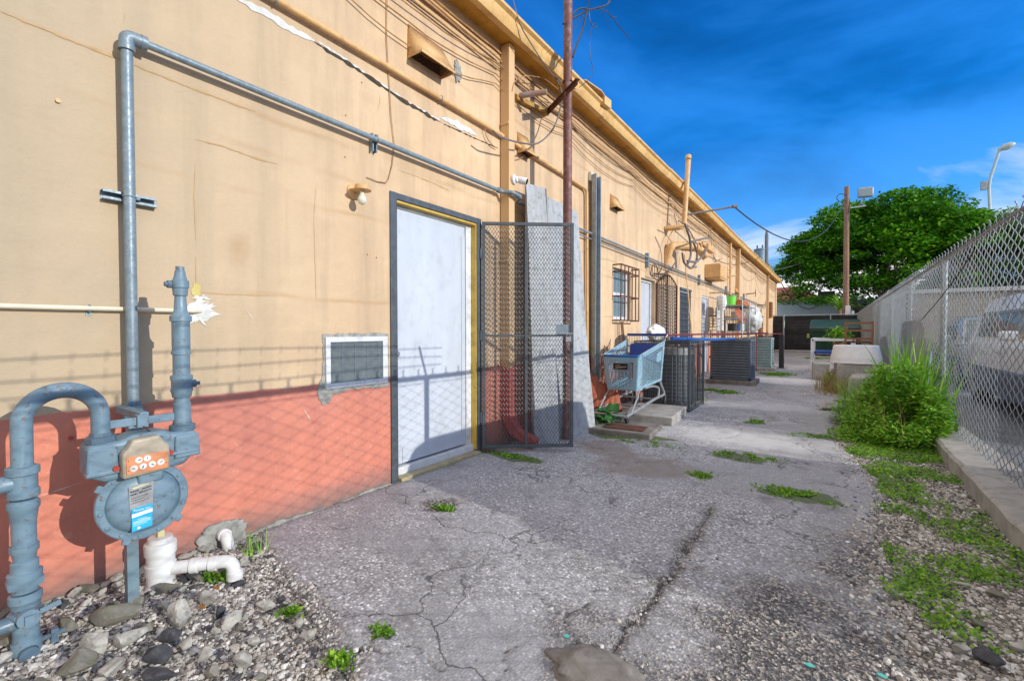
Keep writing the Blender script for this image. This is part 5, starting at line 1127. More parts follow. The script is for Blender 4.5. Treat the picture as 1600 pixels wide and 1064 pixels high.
# caged condenser
def cage(x0,x1,y0,y1,h,label):
    T=thing('condenser_cage',label,'cage',((x0+x1)/2,(y0+y1)/2,0)); b=MB(); step=.085
    def line(xa,ya,xb,yb):
        L=math.hypot(xb-xa,yb-ya); n=max(2,round(L/step))
        for i in range(n+1): t_=i/n; b.bar((xa+(xb-xa)*t_,ya+(yb-ya)*t_,.0),(xa+(xb-xa)*t_,ya+(yb-ya)*t_,h),.011,.011,(0,1,0))
        for z in(.03,h-.03): b.bar((xa,ya,z),(xb,yb,z),.012,.025)
    line(x0,y0,x1,y0); line(x1,y0,x1,y1); line(x0,y1,x1,y1); b.build('bars',M['iron'],T)
    b=MB()
    for xx,yy in((x0,y0),(x1,y0),(x0,y1),(x1,y1)): b.bar((xx,yy,0),(xx,yy,h+.01),.03,.03,(0,1,0))
    b.build('corner_post',M['iron'],T)
    b=MB()
    for i in range(12): yy=y0+(y1-y0)*i/11; b.bar((x0,yy,h),(x1,yy,h),.010,.010)
    b.bar((x0,y0,h+.006),(x0,y1,h+.006),.02,.012); b.bar((x1,y0,h+.006),(x1,y1,h+.006),.02,.012); b.build('lid_bars',M['iron'],T); return T
cage(.30,1.12,6.95,7.85,1.03,'black square bar cage around the nearest air conditioning unit')
def condenser_round(cx,cy,r_,h,label):
    T=thing('condenser_unit',label,'air conditioner',(cx,cy,0)); n=40
    def ring(z,rr): return [Vector((cx+rr*math.copysign(abs(math.cos(q))**.45,math.cos(q)),cy+rr*math.copysign(abs(math.sin(q))**.45,math.sin(q)),z)) for q in[i*2*math.pi/n for i in range(n)]]
    def shell(z0,z1,r0,r1,name,mat):
        b=MB(); A_=ring(z0,r0);B_=ring(z1,r1); b.add(A_+B_,[(i,(i+1)%n,n+(i+1)%n,n+i) for i in range(n)]+[tuple(range(n-1,-1,-1)),tuple(range(n,2*n))],[True]*n+[False]*2); return b.build(name,mat,T)
    shell(.06,.12,r_,r_,'base_pan',M['cond']); shell(.121,h-.10,r_*.96,r_*.96,'coil',M['cond']); shell(h-.099,h,r_,r_*.98,'top_cap',M['condlight'])
    b=MB(); z=.15
    while z<h-.12: P=ring(z,r_*.985); b.tube(P,.0035,4,closed=True); z+=.06
    A_=ring(.12,r_*.985);B_=ring(h-.1,r_*.985)
    for i in range(n): b.tube([A_[i],B_[i]],.003,4)
    b.build('coil_guard',M['galv'],T)
    b=MB()
    for k in range(6): b.tube([(cx+r_*.8*(k+1)/6*math.cos(q),cy+r_*.8*(k+1)/6*math.sin(q),h+.02) for q in[i*2*math.pi/24 for i in range(24)]],.004,4,closed=True)
    b.build('fan_guard',M['black'],T); return T
condenser_round(.70,7.40,.36,.93,'round cornered dark condenser inside the black bar cage')
b=MB(); b.box((.70,7.40,.03),(.78,.86,.055)); tagp(b.build('equipment_pad',M['conc'],bevel=.01),'concrete pad under the caged condenser','pad')
# second, louvered condenser
def louver_unit(x0,x1,y0,y1,z0,h,label,mat,coilmat,n=13):
    T=thing('condenser_unit',label,'air conditioner',((x0+x1)/2,(y0+y1)/2,z0))
    b=MB(); b.bb(x0+.02,x1-.02,y0+.02,y1-.02,z0+.04,h-.04); b.build('coil',coilmat,T)
    b=MB(); p_=.05
    for xx in(x0,x1-p_):
        for yy in(y0,y1-p_): b.bb(xx,xx+p_,yy,yy+p_,z0,h)
    b.bb(x0,x1,y0,y1,z0-.002,z0+.045); b.bb(x0-.006,x1+.006,y0-.006,y1+.006,h-.06,h); b.build('casing',mat,T,bevel=.006)
    b=MB()
    for k in range(n):
        z=z0+.08+(h-z0-.18)*k/(n-1)
        b.bar((x0+p_,y0+.008,z),(x1-p_,y0+.008,z),.012,.03,(0,.6,1)); b.bar((x1-.008,y0+p_,z),(x1-.008,y1-p_,z),.012,.03,(-.6,0,1))
    for k in(1,2,3): xx=x0+(x1-x0)*k/4; b.bb(xx-.006,xx+.006,y0-.004,y0+.012,z0+.05,h-.06)
    for k in(1,2): yy=y0+(y1-y0)*k/3; b.bb(x1-.012,x1+.004,yy-.006,yy+.006,z0+.05,h-.06)
    b.build('louvers',mat,T)
    b=MB()
    for k in range(6): b.tube([((x0+x1)/2+(x1-x0)*.42*(k+1)/6*math.cos(q),(y0+y1)/2+(y1-y0)*.42*(k+1)/6*math.sin(q),h+.015) for q in[i*2*math.pi/20 for i in range(20)]],.005,4,closed=True)
    b.build('fan_guard',M['black'],T)
    return T
louver_unit(.55,1.38,11.15,11.95,.10,1.0,'slate blue louvered condenser standing on a concrete pad mid alley',M['condblue'],M['cond'])
b=MB(); b.box((.98,11.5,.04),(1.0,1.05,.10),.03); tagp(b.build('equipment_pad',M['concd'],bevel=.012),'dirty concrete pad below the slate louvered condenser','pad')
louver_unit(.75,1.35,15.6,16.3,.08,.98,'pale teal condenser cabinet farther down the wall',M['condteal'],M['condteal'],10)
b=MB(); b.box((1.52,16.8,.5),(.14,.14,1.0)); b.box((1.52,16.8,1.03),(.17,.17,.04)); tagp(b.build('bollard',M['black'],bevel=.01),'square black post beside the teal condenser','post')
b=MB(); b.box((1.0,16.0,.04),(.9,1.0,.08)); tagp(b.build('equipment_pad',M['conc'],bevel=.012),'pale concrete pad below the teal condenser','pad')
# rails
b=MB(); b.tube([(.92,6.75,1.085),(1.0,9.0,1.03),(1.05,11.3,1.02)],.028,10); tagp(b.build('blue_pole',M['bluepaint']),'long bright blue pole lying across both condenser tops','pole')
b=MB(); b.tube([(.55,6.9,1.12),(.75,11,1.13),(1.1,17.0,1.12)],.016,8); b.tube([(.5,11.6,1.09),(1.5,17,1.10)],.014,8)
for yy,xx in((9.0,.66),(13.2,.9),(15.2,1.0)): b.tube([(xx,yy,0),(xx,yy,1.12)],.016,8)
tagp(b.build('handrail',M['redpaint']),'dark red iron handrail running along the wall behind the condensers','handrail')
for k,(yy,h) in enumerate(((8.5,.9),(9.7,.95),(12.5,1.0))):
    b=MB(); b.bb(.3,.42,yy,yy+.10,0,h); b.bb(.25,.47,yy-.04,yy+.14,h*.5,h*.55); b.bb(.24,.30,yy+.2,yy+.3,0,h*.8); b.bar((.35,yy+.1,h*.7),(.32,yy+.9,h*.6),.04,.08)
    tagp(b.build('scrap_timber',M['terrac']),['red painted scrap frame just beyond the caged unit','taller red scrap frame left of louvered condenser','red scrap frame under the wire rack'][k],'scrap')
# wire rack with clutter
T=thing('wire_rack','chrome wire shelving rack cluttered with pots against the wall','shelving rack',(.55,14.2,0))
rx0,rx1,ry0,ry1=.35,.95,12.9,15.4
b=MB()
for xx in(rx0,rx1):
    for yy in(ry0,(ry0+ry1)/2,ry1): b.tube([(xx,yy,0),(xx,yy,1.98)],.013,7)
b.build('post',M['chrome'],T)
for z in(1.18,1.52,1.86):
    b=MB()
    for i in range(22): yy=ry0+(ry1-ry0)*i/21; b.bar((rx0,yy,z),(rx1,yy,z),.005,.005)
    for xx in(rx0,rx1,(rx0+rx1)/2): b.bar((xx,ry0,z-.01),(xx,ry1,z-.01),.008,.02)
    b.build('shelf',M['chrome'],T)
r=random.Random(12)
def pot(cx,cy,z,r_,h,mat,label,cat='pot',flare=1.2,name='pot'):
    b=MB(); b.lathe((cx,cy,z),(0,0,1),[(0,r_),(h*.9,r_*flare),(h*.92,r_*flare*1.08),(h,r_*flare*1.08),(h,r_*flare*.95),(h*.2,r_*.8)],16); return tagp(b.build(name,mat),label,cat)
pot(.6,13.25,1.87,.13,.24,M['limegreen'],'bright lime green bucket on top of the wire rack','bucket',1.15,'bucket')
b=MB(); b.bb(.38,.92,13.5,14.3,1.87,1.95); b.bb(.40,.90,13.55,14.25,1.951,2.0); tagp(b.build('tray',pm('orange_brown_tray',(.55,.16,.05,1),None,.6),bevel=.02),'orange brown tray lying on top shelf of the rack','tray')
b=MB(); b.lathe((.62,14.55,1.93),(.3,1,.1),[(0,.14),(.02,.16),(.2,.12),(.22,.04)],16); tagp(b.build('pan',M['black']),'black pan leaning on top of rack beside orange tray','pan')
b=MB(); b.lathe((.75,13.6,1.60),(1,-.3,.5),[(0,.02),(.02,.18),(.05,.24),(.055,.24),(.03,.16)],18); tagp(b.build('basin',M['terrac']),'brown clay basin tilted on the middle shelf','basin')
pot(.6,14.2,1.53,.12,.2,M['pvc'],'white plastic tub on the middle rack shelf','tub',1.1,'tub')
pot(.6,14.9,1.19,.14,.22,M['chrome'],'steel cooking pot on lower rack shelf','pot',1.0)
pot(.65,13.4,1.19,.12,.2,M['black'],'black pot at the near end of lower rack shelf','pot',1.1)
pot(.62,13.9,1.19,.1,.18,M['bluedark'],'blue pot between black pot and steel pot','pot',1.1)
pot(.6,15.2,1.53,.1,.25,M['beige'],'beige tub at far end of middle shelf','tub',1.0,'tub')
# bag of sheeting draped on the rack end
V0,F0=ico(4); V=[]
for v in V0:
    p=Vector(v); p*=1+.15*noise.noise(p*3)+.08*noise.noise(p*8); V.append((.75+p.x*.34,15.75+p.y*.45,1.55+p.z*.42))
tagp(meshobj('plastic_sheeting',V,[tuple(f) for f in F0],M['tarp'],smooth=True),'crumpled translucent white sheeting hung on far end of rack','sheeting')
V=[]
for v in V0:
    p=Vector(v); p*=1+.2*noise.noise(p*2.2+Vector((9,0,0)))+.08*noise.noise(p*8); V.append((.55+p.x*.12,7.2+p.y*.3,1.17+p.z*.13))
tagp(meshobj('plastic_bag',V,[tuple(f) for f in F0],M['pvc'],smooth=True),'crumpled white plastic bag lying on top of the cage','bag')
b=MB(); 
for k in range(5): b.tube([(.35,13.0+.06*k,1.2),(.33,12.95+.1*k,2.1+.05*math.sin(k))],.012,6)
b.lathe((.45,13.0,1.2),(0,0,1),[(0,.05),(.5,.04),(.7,.12),(.9,.10),(.95,.02)],10); tagp(b.build('mop_bundle',M['paper']),'white mops and brooms standing against near end of the rack','mops')

# ------------------------------------------------------------------ chain link fence
FX=3.95; FT=2.10
T=thing('chain_link_fence','long galvanised chain link fence with twisted top barbs along the right','fence',(FX,16,0))
Pd=.085; y0f,y1f=-2.0,34.0; nW=int((y1f-y0f)/Pd); zb=.06; nS=int((FT+.03-zb)/(Pd/2)); 
k=np.arange(nW)[:,None]; i=np.arange(nS+1)[None,:]
Yc=y0f+k*Pd+np.where((i+k)%2==0,1,-1)*Pd*.52+0*i; Zc=zb+i*Pd/2+0*k; bulge=.02*np.sin(Yc*1.1)*np.sin(Zc*1.5)
Xc=FX-.035+np.where((i+k)%2==0,.003,-.003)+bulge
# extra barb points
P=np.stack([Xc,Yc,Zc],-1)                      # nW,nS+1,3
def strands(P,r_):
    n,m,_=P.shape; d=np.zeros_like(P); d[:,1:-1]=P[:,2:]-P[:,:-2]; d[:,0]=P[:,1]-P[:,0]; d[:,-1]=P[:,-1]-P[:,-2]
    d[:,1:-1,0]=0; d[:,1:-1,1]=0; d/= np.linalg.norm(d,axis=-1,keepdims=True)+1e-9
    a=np.zeros_like(P); a[...,0]=1; c=np.cross(d,a); c/=np.linalg.norm(c,axis=-1,keepdims=True)+1e-9
    R4=np.stack([P+a*r_,P+c*r_,P-a*r_,P-c*r_],2)      # n,m,4,3
    V=R4.reshape(-1,3); base=(np.arange(n)[:,None,None]*m+np.arange(m-1)[None,:,None])*4; j=np.arange(4)[None,None,:]; j2=(j+1)%4
    Fa=np.stack([base+j,base+j2,base+4+j2,base+4+j],-1).reshape(-1,4); return V,Fa
V1,F1=strands(P,.0034)
fast_mesh('mesh',V1,F1,M['galv2'],T,smooth=True)
# barbs: twisted pairs above the rail
kk=np.arange(nW); topi=nS; yb=y0f+kk*Pd+np.where((topi+kk)%2==0,1,-1)*Pd*.52; sel=np.arange(nW)
Pb=[]
for q in range(nW):
    s_=1 if (topi+q)%2==0 else -1
    Pb.append([[FX-.035,yb[q],zb+topi*Pd/2-.005],[FX-.035+.006,yb[q]-s_*.006,zb+topi*Pd/2+.018],[FX-.041,yb[q]+s_*.010,zb+topi*Pd/2+.042]])
V2,F2=strands(np.array(Pb),.004); fast_mesh('barbs',V2,F2,M['galv2'],T)
b=MB(); b.tube([(FX,y0f,FT-.03),(FX,2,FT-.02),(FX,12,FT-.04),(FX,y1f,FT-.03)],.021,10); b.tube([(FX-.012,y0f,FT-.075),(FX-.01,y1f,FT-.075)],.0035,5); b.tube([(FX-.012,y0f,.10),(FX-.01,y1f,.10)],.0035,5); b.build('top_rail',pm('rust_spotted_rail',(.36,.36,.36,1),(.22,.15,.11,1),.6,.2,8,60,.3,(.25,.12,.06,1),.7),T)
posts=[7.62+3.0*q for q in range(9)]+[.07,3.07]
for yy in posts:
    b=MB(); b.tube([(FX,yy,-.1),(FX,yy,FT-.045)],.03,12); b.lathe((FX,yy,FT-.05),(0,0,1),[(0,.034),(.02,.034),(.03,.02)],12); b.build('post',M['galv2'],T)
# barbed wire on the near posts
def armtop(yy): return Vector((FX-.26,yy-.10,FT+.16)) 
for yy in[.07,3.07]:
    b=MB(); b.bar((FX,yy,FT-.02),armtop(yy),.03,.02,(0,1,0)); b.build('barb_arm',M['galv2'],T)
b=MB()
for f in(.35,.68,1.0):
    p0=Vector((FX,0,FT-.02)).lerp(Vector((FX-.26,0,FT+.16)),f); pts=[p0+Vector((0,y_,.012*math.sin(y_*2+f*5))) for y_ in np.linspace(-2,3.25,45)]; b.tube(pts,.004,5)
    for y_ in np.arange(-2,3.25,.12): 
        c_=p0+Vector((0,y_,.0)); b.bar(c_+Vector((-.02,0,-.02)),c_+Vector((.02,.005,.02)),.003,.003); b.bar(c_+Vector((.02,0,-.02)),c_+Vector((-.02,.005,.02)),.003,.003)
b.build('barbed_wire',M['galv2'],T)
# kerb
b=MB(); ys_=np.linspace(-3,8.6,60); r=random.Random(4)
V=[];Fc=[]
for i_,yy in enumerate(ys_):
    j1,j2,j3=r.uniform(-.008,.008),r.uniform(-.006,.006),r.uniform(-.01,.01)
    V+=[(3.70+j3,yy,-.12),(3.70+j1,yy,.085+j2),(3.725+j1,yy,.105+j2),(4.06,yy,.11),(4.06,yy,-.12)]
for i_ in range(len(ys_)-1):
    for q in range(4): a=i_*5+q; Fc.append((a,a+5,a+6,a+1))
o=meshobj('kerb',V,Fc,M['conc']); tagp(o,kind='structure')
b=MB(); p=gz(1475,535); b.tube([(3.66,6.95,0),(3.74,7.0,.95)],.028,12); b.tube([(3.739,6.999,.945),(3.741,7.001,.96)],.030,12); tagp(b.build('pipe_stake',M['galv']),'short grey pipe stake standing in weeds beside the fence post','pipe')
b=MB(); b.tube([wx(1440,500,3.86),wx(1470,465,3.86),wx(1500,425,3.86),wx(1522,392,3.86)],.005,5); tagp(b.build('dead_twig',M['rustdark']),'dead twig caught in the fence mesh above weeds','twig')

# ------------------------------------------------------------------ vegetation
def leaves(name,N,posfn,size,mat,seed,parent=None,aspect=.5,up=.5,origin=(0,0,0)):
    r=np.random.default_rng(seed); P=posfn(N,r); N=len(P)
    az=r.uniform(0,6.283,N); el=r.normal(up,.45,N); L=r.uniform(.6,1.35,N)*size
    d=np.stack([np.cos(az)*np.cos(el),np.sin(az)*np.cos(el),np.sin(el)],-1); h=np.stack([-np.sin(az),np.cos(az),r.uniform(-.4,.4,N)],-1)
    h/=np.linalg.norm(h,axis=-1,keepdims=True); nn=np.cross(d,h)
    a=P; m=P+d*L[:,None]*.5; t=P+d*L[:,None]-nn*(L*.18)[:,None]; w=(L*aspect*.5)[:,None]
    V=np.stack([a,m+h*w,t,m-h*w],1).reshape(-1,3); Fa=np.arange(4*N).reshape(-1,4)
    return fast_mesh(name,V,Fa,mat,parent,origin=None if parent is not None else None)
def blades(name,bases,hgt,lean,w,mat,seed,parent=None,nseg=5):
    r=np.random.default_rng(seed); N=len(bases); az=r.uniform(0,6.283,N); H=hgt*r.uniform(.55,1.15,N); LE=lean*r.uniform(.3,1.4,N)
    V=[];t=np.linspace(0,1,nseg+1); ww=w*(1-t**1.5*.95)
    cx=np.cos(az);sx=np.sin(az)
    X_=bases[:,0,None]+cx[:,None]*LE[:,None]*t[None]**1.8; Y_=bases[:,1,None]+sx[:,None]*LE[:,None]*t[None]**1.8; Z_=bases[:,2,None]+H[:,None]*(t-.35*(LE/H)[:,None]*t**3)
    hx=-sx[:,None]*ww[None]*.5; hy=cx[:,None]*ww[None]*.5
    A=np.stack([X_+hx,Y_+hy,Z_],-1); Bq=np.stack([X_-hx,Y_-hy,Z_],-1)
    V=np.stack([A,Bq],2).reshape(-1,3); m=nseg+1
    base=(np.arange(N)[:,None]*m+np.arange(nseg)[None])*2; Fa=np.stack([base,base+1,base+3,base+2],-1).reshape(-1,4)
    return fast_mesh(name,V,Fa,mat,parent)
def ell(cx,cy,cz,rx,ry,rz,shell=.6):
    def f(N,r):
        v=r.normal(size=(N,3)); v/=np.linalg.norm(v,axis=1,keepdims=True); rad=r.uniform(shell,1,N)[:,None]; P=v*rad*np.array([rx,ry,rz])+np.array([cx,cy,cz])
        n=vnoise(P[:,0]*4,P[:,1]*4+P[:,2]*3,1,3,2); P=P[(P[:,2]>-.03)&(n>-.22)]; return P
    return f
W1=thing('leafy_weed_bush','dense bright green leafy weed bush spilling over the kerb by fence','weeds',(3.4,7.0,0))
for i_,(cx,cy,cz,rx,ry,rz,N) in enumerate([(3.33,6.75,.08,.42,.6,.28,6500),(3.5,7.25,.28,.42,.6,.46,7000),(3.66,6.6,.25,.26,.42,.36,4200),(3.15,7.5,.1,.34,.6,.26,3000),(3.55,8.5,.3,.36,.7,.4,2600),(3.08,6.5,.0,.3,.4,.09,1300),(3.42,6.25,.08,.3,.3,.2,2400),(3.35,7.15,.45,.12,.14,.14,500),(3.6,7.0,.62,.10,.14,.12,400)]):
    leaves('foliage',N,ell(cx,cy,cz,rx,ry,rz,.3),.062 if i_ in(1,2,4) else .042,M['leaf'],60+i_,W1,.5,.35)
rw=random.Random(21)
for i_ in range(12):
    cx,cy=rw.uniform(3.3,3.75),rw.uniform(6.5,7.8); hh=rw.uniform(.5,.85)
    b=MB(); b.tube([(cx,cy,.05),(cx+rw.uniform(-.05,.05),cy,hh*.6),(cx+rw.uniform(-.08,.08),cy+rw.uniform(-.05,.05),hh)],.004,4); b.build('stem',M['broad'],W1)
    leaves('foliage',170,lambda N,r:np.stack([r.normal(cx,.06,N),r.normal(cy,.06,N),r.uniform(.3,hh,N)],-1),.075,M['leaf'],160+i_,W1,.38,.3)
r=np.random.default_rng(8)
T=thing('tall_grass_clump','clump of tall arching green grass blades behind the weed bush','grass clump',(3.6,7.4,0))
bs=np.stack([r.normal(3.62,.09,150),r.normal(7.1,.25,150),np.full(150,.05)],-1); blades('blades',bs,1.08,.32,.034,M['grass'],9,T)
T=thing('fine_grass_clump','thin drooping grass growing against the concrete blocks','grass clump',(3.2,8.4,0))
bs=np.stack([r.normal(3.24,.13,420),r.normal(8.1,.6,420),np.full(420,-.02)],-1); blades('blades',bs,.62,.42,.010,M['grass'],10,T)
T=thing('seeding_dry_grass','pale tan dry seeding grass in middle of the weeds','dry grass',(3.45,7.9,0))
bs=np.stack([r.normal(3.45,.07,120),r.normal(8.0,.12,120),np.full(120,.25)],-1); blades('blades',bs,.5,.12,.012,M['dry'],12,T)
T=thing('dry_stem_clump','thin brown dead stems poking out of the front of weed bush','dead stems',(3.3,6.7,0))
bs=np.stack([np.clip(r.normal(3.38,.16,70),3.1,3.7),r.normal(6.9,.3,70),np.full(70,.05)],-1); blades('stems',bs,.62,.2,.006,M['dry'],17,T)
T=thing('rusty_grass_clump','brownish green grass clump beside the concrete block near tub','grass clump',(2.95,11.2,0))
bs=np.stack([r.normal(2.95,.16,500),r.normal(11.2,.5,500),np.full(500,-.02)],-1); blades('blades',bs,.5,.25,.014,M['dry'],13,T); leaves('foliage',900,ell(2.9,11.3,.15,.25,.5,.25),.05,M['leaf'],66,T)
# moss / ground cover strip on the right
def mosspos(N,r):
    x=r.uniform(2.95,3.74,N);y=r.uniform(2.2,8.2,N); d=vnoise(x,y,3.1,71,4)*1.6+.09*(y-3.3)-.16; e=np.abs(x-3.42)/.42
    k=(d>r.uniform(-.12,.30,N))&(e<1+vnoise(x,y,3,72,2)); x,y=x[k],y[k]; return np.stack([x,y,ground_z(x,y)+.012+.02*np.clip(vnoise(x,y,3,73,2),0,1)],-1)
o=leaves('ground_cover',52000,mosspos,.020,M['moss'],74,None,.7,.5); tagp(o,'low green moss and creeping weeds over gravel beside the kerb','ground cover',kind='stuff')
def asphmoss(spots,N,size,seed,nm,label,cat):
    r=np.random.default_rng(seed); Q=[]
    for (a,c,rx,ry) in spots:
        p=gz(a,c); n=int(N); q=r.normal(size=(n*3,2))*.55; q=q[vnoise((p.x+q[:,0]*rx),(p.y+q[:,1]*ry),11,5+seed%7,3)+.05>np.abs(q).max(1)*.06][:n]; P_=np.stack([p.x+q[:,0]*rx,p.y+q[:,1]*ry],-1); Q.append(np.concatenate([P_,asph_z(P_[:,0],P_[:,1])[:,None]-.004],1))
    Q=np.concatenate(Q); o=leaves(nm,0,lambda N,r:Q,size,M['moss'],seed,None,.6,.6); return tagp(o,label,cat,kind='stuff')
for q in[((1165,713,.24,.12),700,'moss patch in the asphalt hollow nearest the shopping cart'),((1097,743,.10,.09),450,'small round moss tuft in the asphalt'),((1245,773,.24,.13),800,'long mossy streak in the right asphalt crack'),((692,794,.07,.045),260,'little green tuft in asphalt before the white door'),
         ((800,714,.30,.07),500,'green moss at the foot of the open security gate'),((1180,658,.12,.10),300,'weed sprout in alley beyond the cart'),((1290,683,.28,.13),600,'low green weeds at left edge of the big bush'),((1275,560,.5,.6),900,'sunlit yellow green weeds near the dumpster'),
         ((600,992,.05,.03),160,'bright green tuft on the asphalt crack near the bottom'),((458,802,.05,.03),200,'tiny weed at the wall foot left of door'),((1215,585,.35,.5),1200,'leafy green weeds growing beside the teal condenser'),((1000,690,.3,.12),500,'weeds growing around the front paving slab'),
         ((455,957,.04,.03),150,'yellow green sprout on the broken asphalt edge'),((530,1033,.05,.03),200,'dark green sprout in the bottom asphalt crack'),((1120,612,.35,.2),700,'weeds in front of louvered condenser pad'),((330,895,.10,.05),250,'grass sprouting below white drain elbow'),((68,942,.05,.03),150,'tiny fern at wall foot beside the left gas pipe'),((1085,625,.12,.25),500,'vine leaves at cage corner')]:
    asphmoss([q[0]],q[1],.024 if q[0][1]>640 else .05,int(q[0][0]),'weed_patch',q[2],'weeds')
def grasstuft(px,py,n,h,lab,sd,spread=.03,w=.005,mat='grass'):
    p=gz(px,py); r=np.random.default_rng(sd); bs=np.stack([r.normal(p.x,spread,n),r.normal(p.y,spread,n),np.full(n,float(ground_z(p.x,p.y))+.01)],-1); o=blades('grass_tuft',bs,h,h*.6,w,M[mat],sd); tagp(o,lab,'grass')
grasstuft(395,865,26,.14,'spiky grass tuft at the wall beside mortar patch',1,.03); grasstuft(320,893,30,.07,'short grass tuft under white drain pipe',2,.04); grasstuft(1180,662,24,.16,'thin grass stalks in the alley beyond the cart',3,.05); grasstuft(790,715,40,.08,'grass blades beneath the security gate',4,.10)
# broadleaf plant near the cart
T=thing('broadleaf_plant','broad leaved green plant growing between leaning panel and cart','plant',(.42,5.35,0))
r=random.Random(6); V=[];Fc=[]
for k_ in range(46):
    az=r.uniform(0,6.28); L=r.uniform(.14,.30); wd=L*r.uniform(.34,.5); b0=Vector((.45+r.uniform(-.16,.2),5.35+r.uniform(-.25,.2),r.uniform(0,.16))); el=r.uniform(.2,1.2)
    d=Vector((math.cos(az),math.sin(az),0)); s_=Vector((-d.y,d.x,0)); n=6; base=len(V)
    for i_ in range(n+1):
        t_=i_/n; c_=b0+d*(L*math.cos(el)*t_)+Vector((0,0,L*math.sin(el)*t_-L*.5*t_*t_*math.cos(el))); w_=wd*math.sin(math.pi*min(1,t_*.92+.06))*.5
        V+=[c_+s_*w_+Vector((0,0,w_*.35)),c_,c_-s_*w_+Vector((0,0,w_*.35))]
    for i_ in range(n): a=base+3*i_; Fc+=[(a,a+1,a+4,a+3),(a+1,a+2,a+5,a+4)]
meshobj('leaf_rosette',V,Fc,M['broad'],T,True)
# dead leaves
for k_,(a,c,lb) in enumerate([(338,925,'orange dead leaf on gravel below the drain elbow'),(315,955,'brown dead leaf beside white shard in rubble')]):
    p=gz(a,c); b=MB(); b.add([(p.x-.02,p.y,.02),(p.x,p.y+.014,.026),(p.x+.025,p.y+.004,.018),(p.x+.002,p.y-.014,.022)],[(0,1,2,3)]); tagp(b.build('dead_leaf',M['deadleaf']),lb,'leaf')

# big tree ------------------------------------------------------------------
T=thing('spreading_tree','large spreading bright green tree beyond dumpster and fence','tree',(6.2,42,0))
tb=Vector((6.6,42,0)); b=MB(); r=random.Random(31)
tips=[]
def limb(p,d,L,r0,depth):
    pts=[p];rs=[r0];q=Vector(p);dd=Vector(d)
    for i_ in range(5):
        dd=(dd+Vector((r.uniform(-.2,.2),r.uniform(-.2,.2),r.uniform(-.05,.12)))).normalized(); q=q+dd*L/5; pts.append(q.copy()); rs.append(r0*(1-.13*(i_+1)))
    b.tube(pts,rs,8)
    if depth==0: tips.append(q); return
    for k_ in range(3):
        a=r.uniform(0,6.28); e=Vector((math.cos(a),math.sin(a),r.uniform(.0,.55))).normalized(); limb(pts[r.choice([3,4,5])],(dd*.6+e*.8).normalized(),L*r.uniform(.55,.8),rs[-1]*.75,depth-1)
for k_ in range(7):
    a=k_*.9+.2; limb(tb+Vector((r.uniform(-.3,.3),r.uniform(-.3,.3),r.uniform(.2,1.2))),Vector((math.cos(a)*.9,math.sin(a)*.9,.75)).normalized(),4.6,.26,2)
b.tube([tb,tb+Vector((0,0,1)),tb+Vector((.1,0,2.2))],[.6,.5,.4],12); b.build('trunk',pm('grey_brown_bark',(.14,.11,.09,1),(.08,.065,.055,1),.9,0,3,20,.8),T)
# crown envelope from the outline in the photograph: dome, uneven
Cl=[]; rr_=np.random.default_rng(77)
c0=fy(1385,410,42)
for k_ in range(520):
    u=rr_.uniform(-1,1); a=rr_.uniform(0,6.283); rad=math.sqrt(rr_.uniform(0,1)); X_=math.cos(a)*rad; Y_=math.sin(a)*rad
    topz=math.sqrt(max(0,1-rad**2)); low=(-.42 if X_<.1 else -.75)-.12*math.sin(5*a)
    Z_=(rr_.uniform(.35,1)*topz+.07*math.sin(X_*9)*topz) if rr_.random()<.62 else rr_.uniform(low,.6*topz)
    Cl.append((X_,Y_,Z_))
P=[];
for (X_,Y_,Z_) in Cl:
    cxx=5.9+X_*6.3; cyy=42+Y_*5.2; tilt=.12*X_*1.5
    czz=5.7+Z_*5.2+tilt; s_=rr_.uniform(.6,1.25)
    n=170; v=rr_.normal(size=(n,3)); v/=np.linalg.norm(v,axis=1,keepdims=True); v*=rr_.uniform(.35,1,n)[:,None]**.5
    P.append(v*np.array([s_*1.2,s_*1.2,s_*.38])+np.array([cxx,cyy,czz]))
P=np.concatenate(P)
leaves('crown',len(P),lambda N,r:P,.27,M['tree'],91,T,.6,.1)
T=thing('dark_hedge','dark green hedge mass under the spreading tree behind the fence','hedge',(8,45,0))
P2=[]
for k_ in range(150):
    c_=np.array([rr_.uniform(3.6,13),rr_.uniform(44.5,46.5),rr_.uniform(.3,3.9+.6*math.sin(k_))]); n=110; v=rr_.normal(size=(n,3)); v/=np.linalg.norm(v,axis=1,keepdims=True); P2.append(v*rr_.uniform(.4,1,n)[:,None]*.9+c_)
P2=np.concatenate(P2); leaves('foliage',len(P2),lambda N,r:P2,.34,leafmat('hedge_leaves',(.012,.06,.008,1),(.03,.12,.012,1),(.07,.22,.02,1),.4),93,T,.6,.1)
# palm / shrub fronds by the pole
T=thing('small_palm','pale green small palm beneath the big tree near the wooden pole','palm',(3.0,35,0)); bs=np.stack([r2:=np.full(46,3.2),np.full(46,35.),np.full(46,2.4)],-1); blades('fronds',bs,1.3,1.5,.12,M['grass'],33,T); b=MB(); b.tube([(3.2,35,0),(3.15,35,1.3),(3.2,35,2.45)],[.16,.12,.11],10); b.build('trunk',M['wood'],T)
# potted green near dumpster
T=thing('potted_shrub','bright green leafy shrub on the white bench before dumpster','shrub',(2.95,17.3,.7)); leaves('foliage',700,ell(3.0,17.3,1.05,.36,.3,.28,.2),.10,M['leaf'],95,T,.5,.3); b=MB(); b.lathe((3.0,17.3,.60),(0,0,1),[(0,.12),(.2,.16),(.22,.17),(.22,.12)],14); b.build('pot',M['terrac'],T)

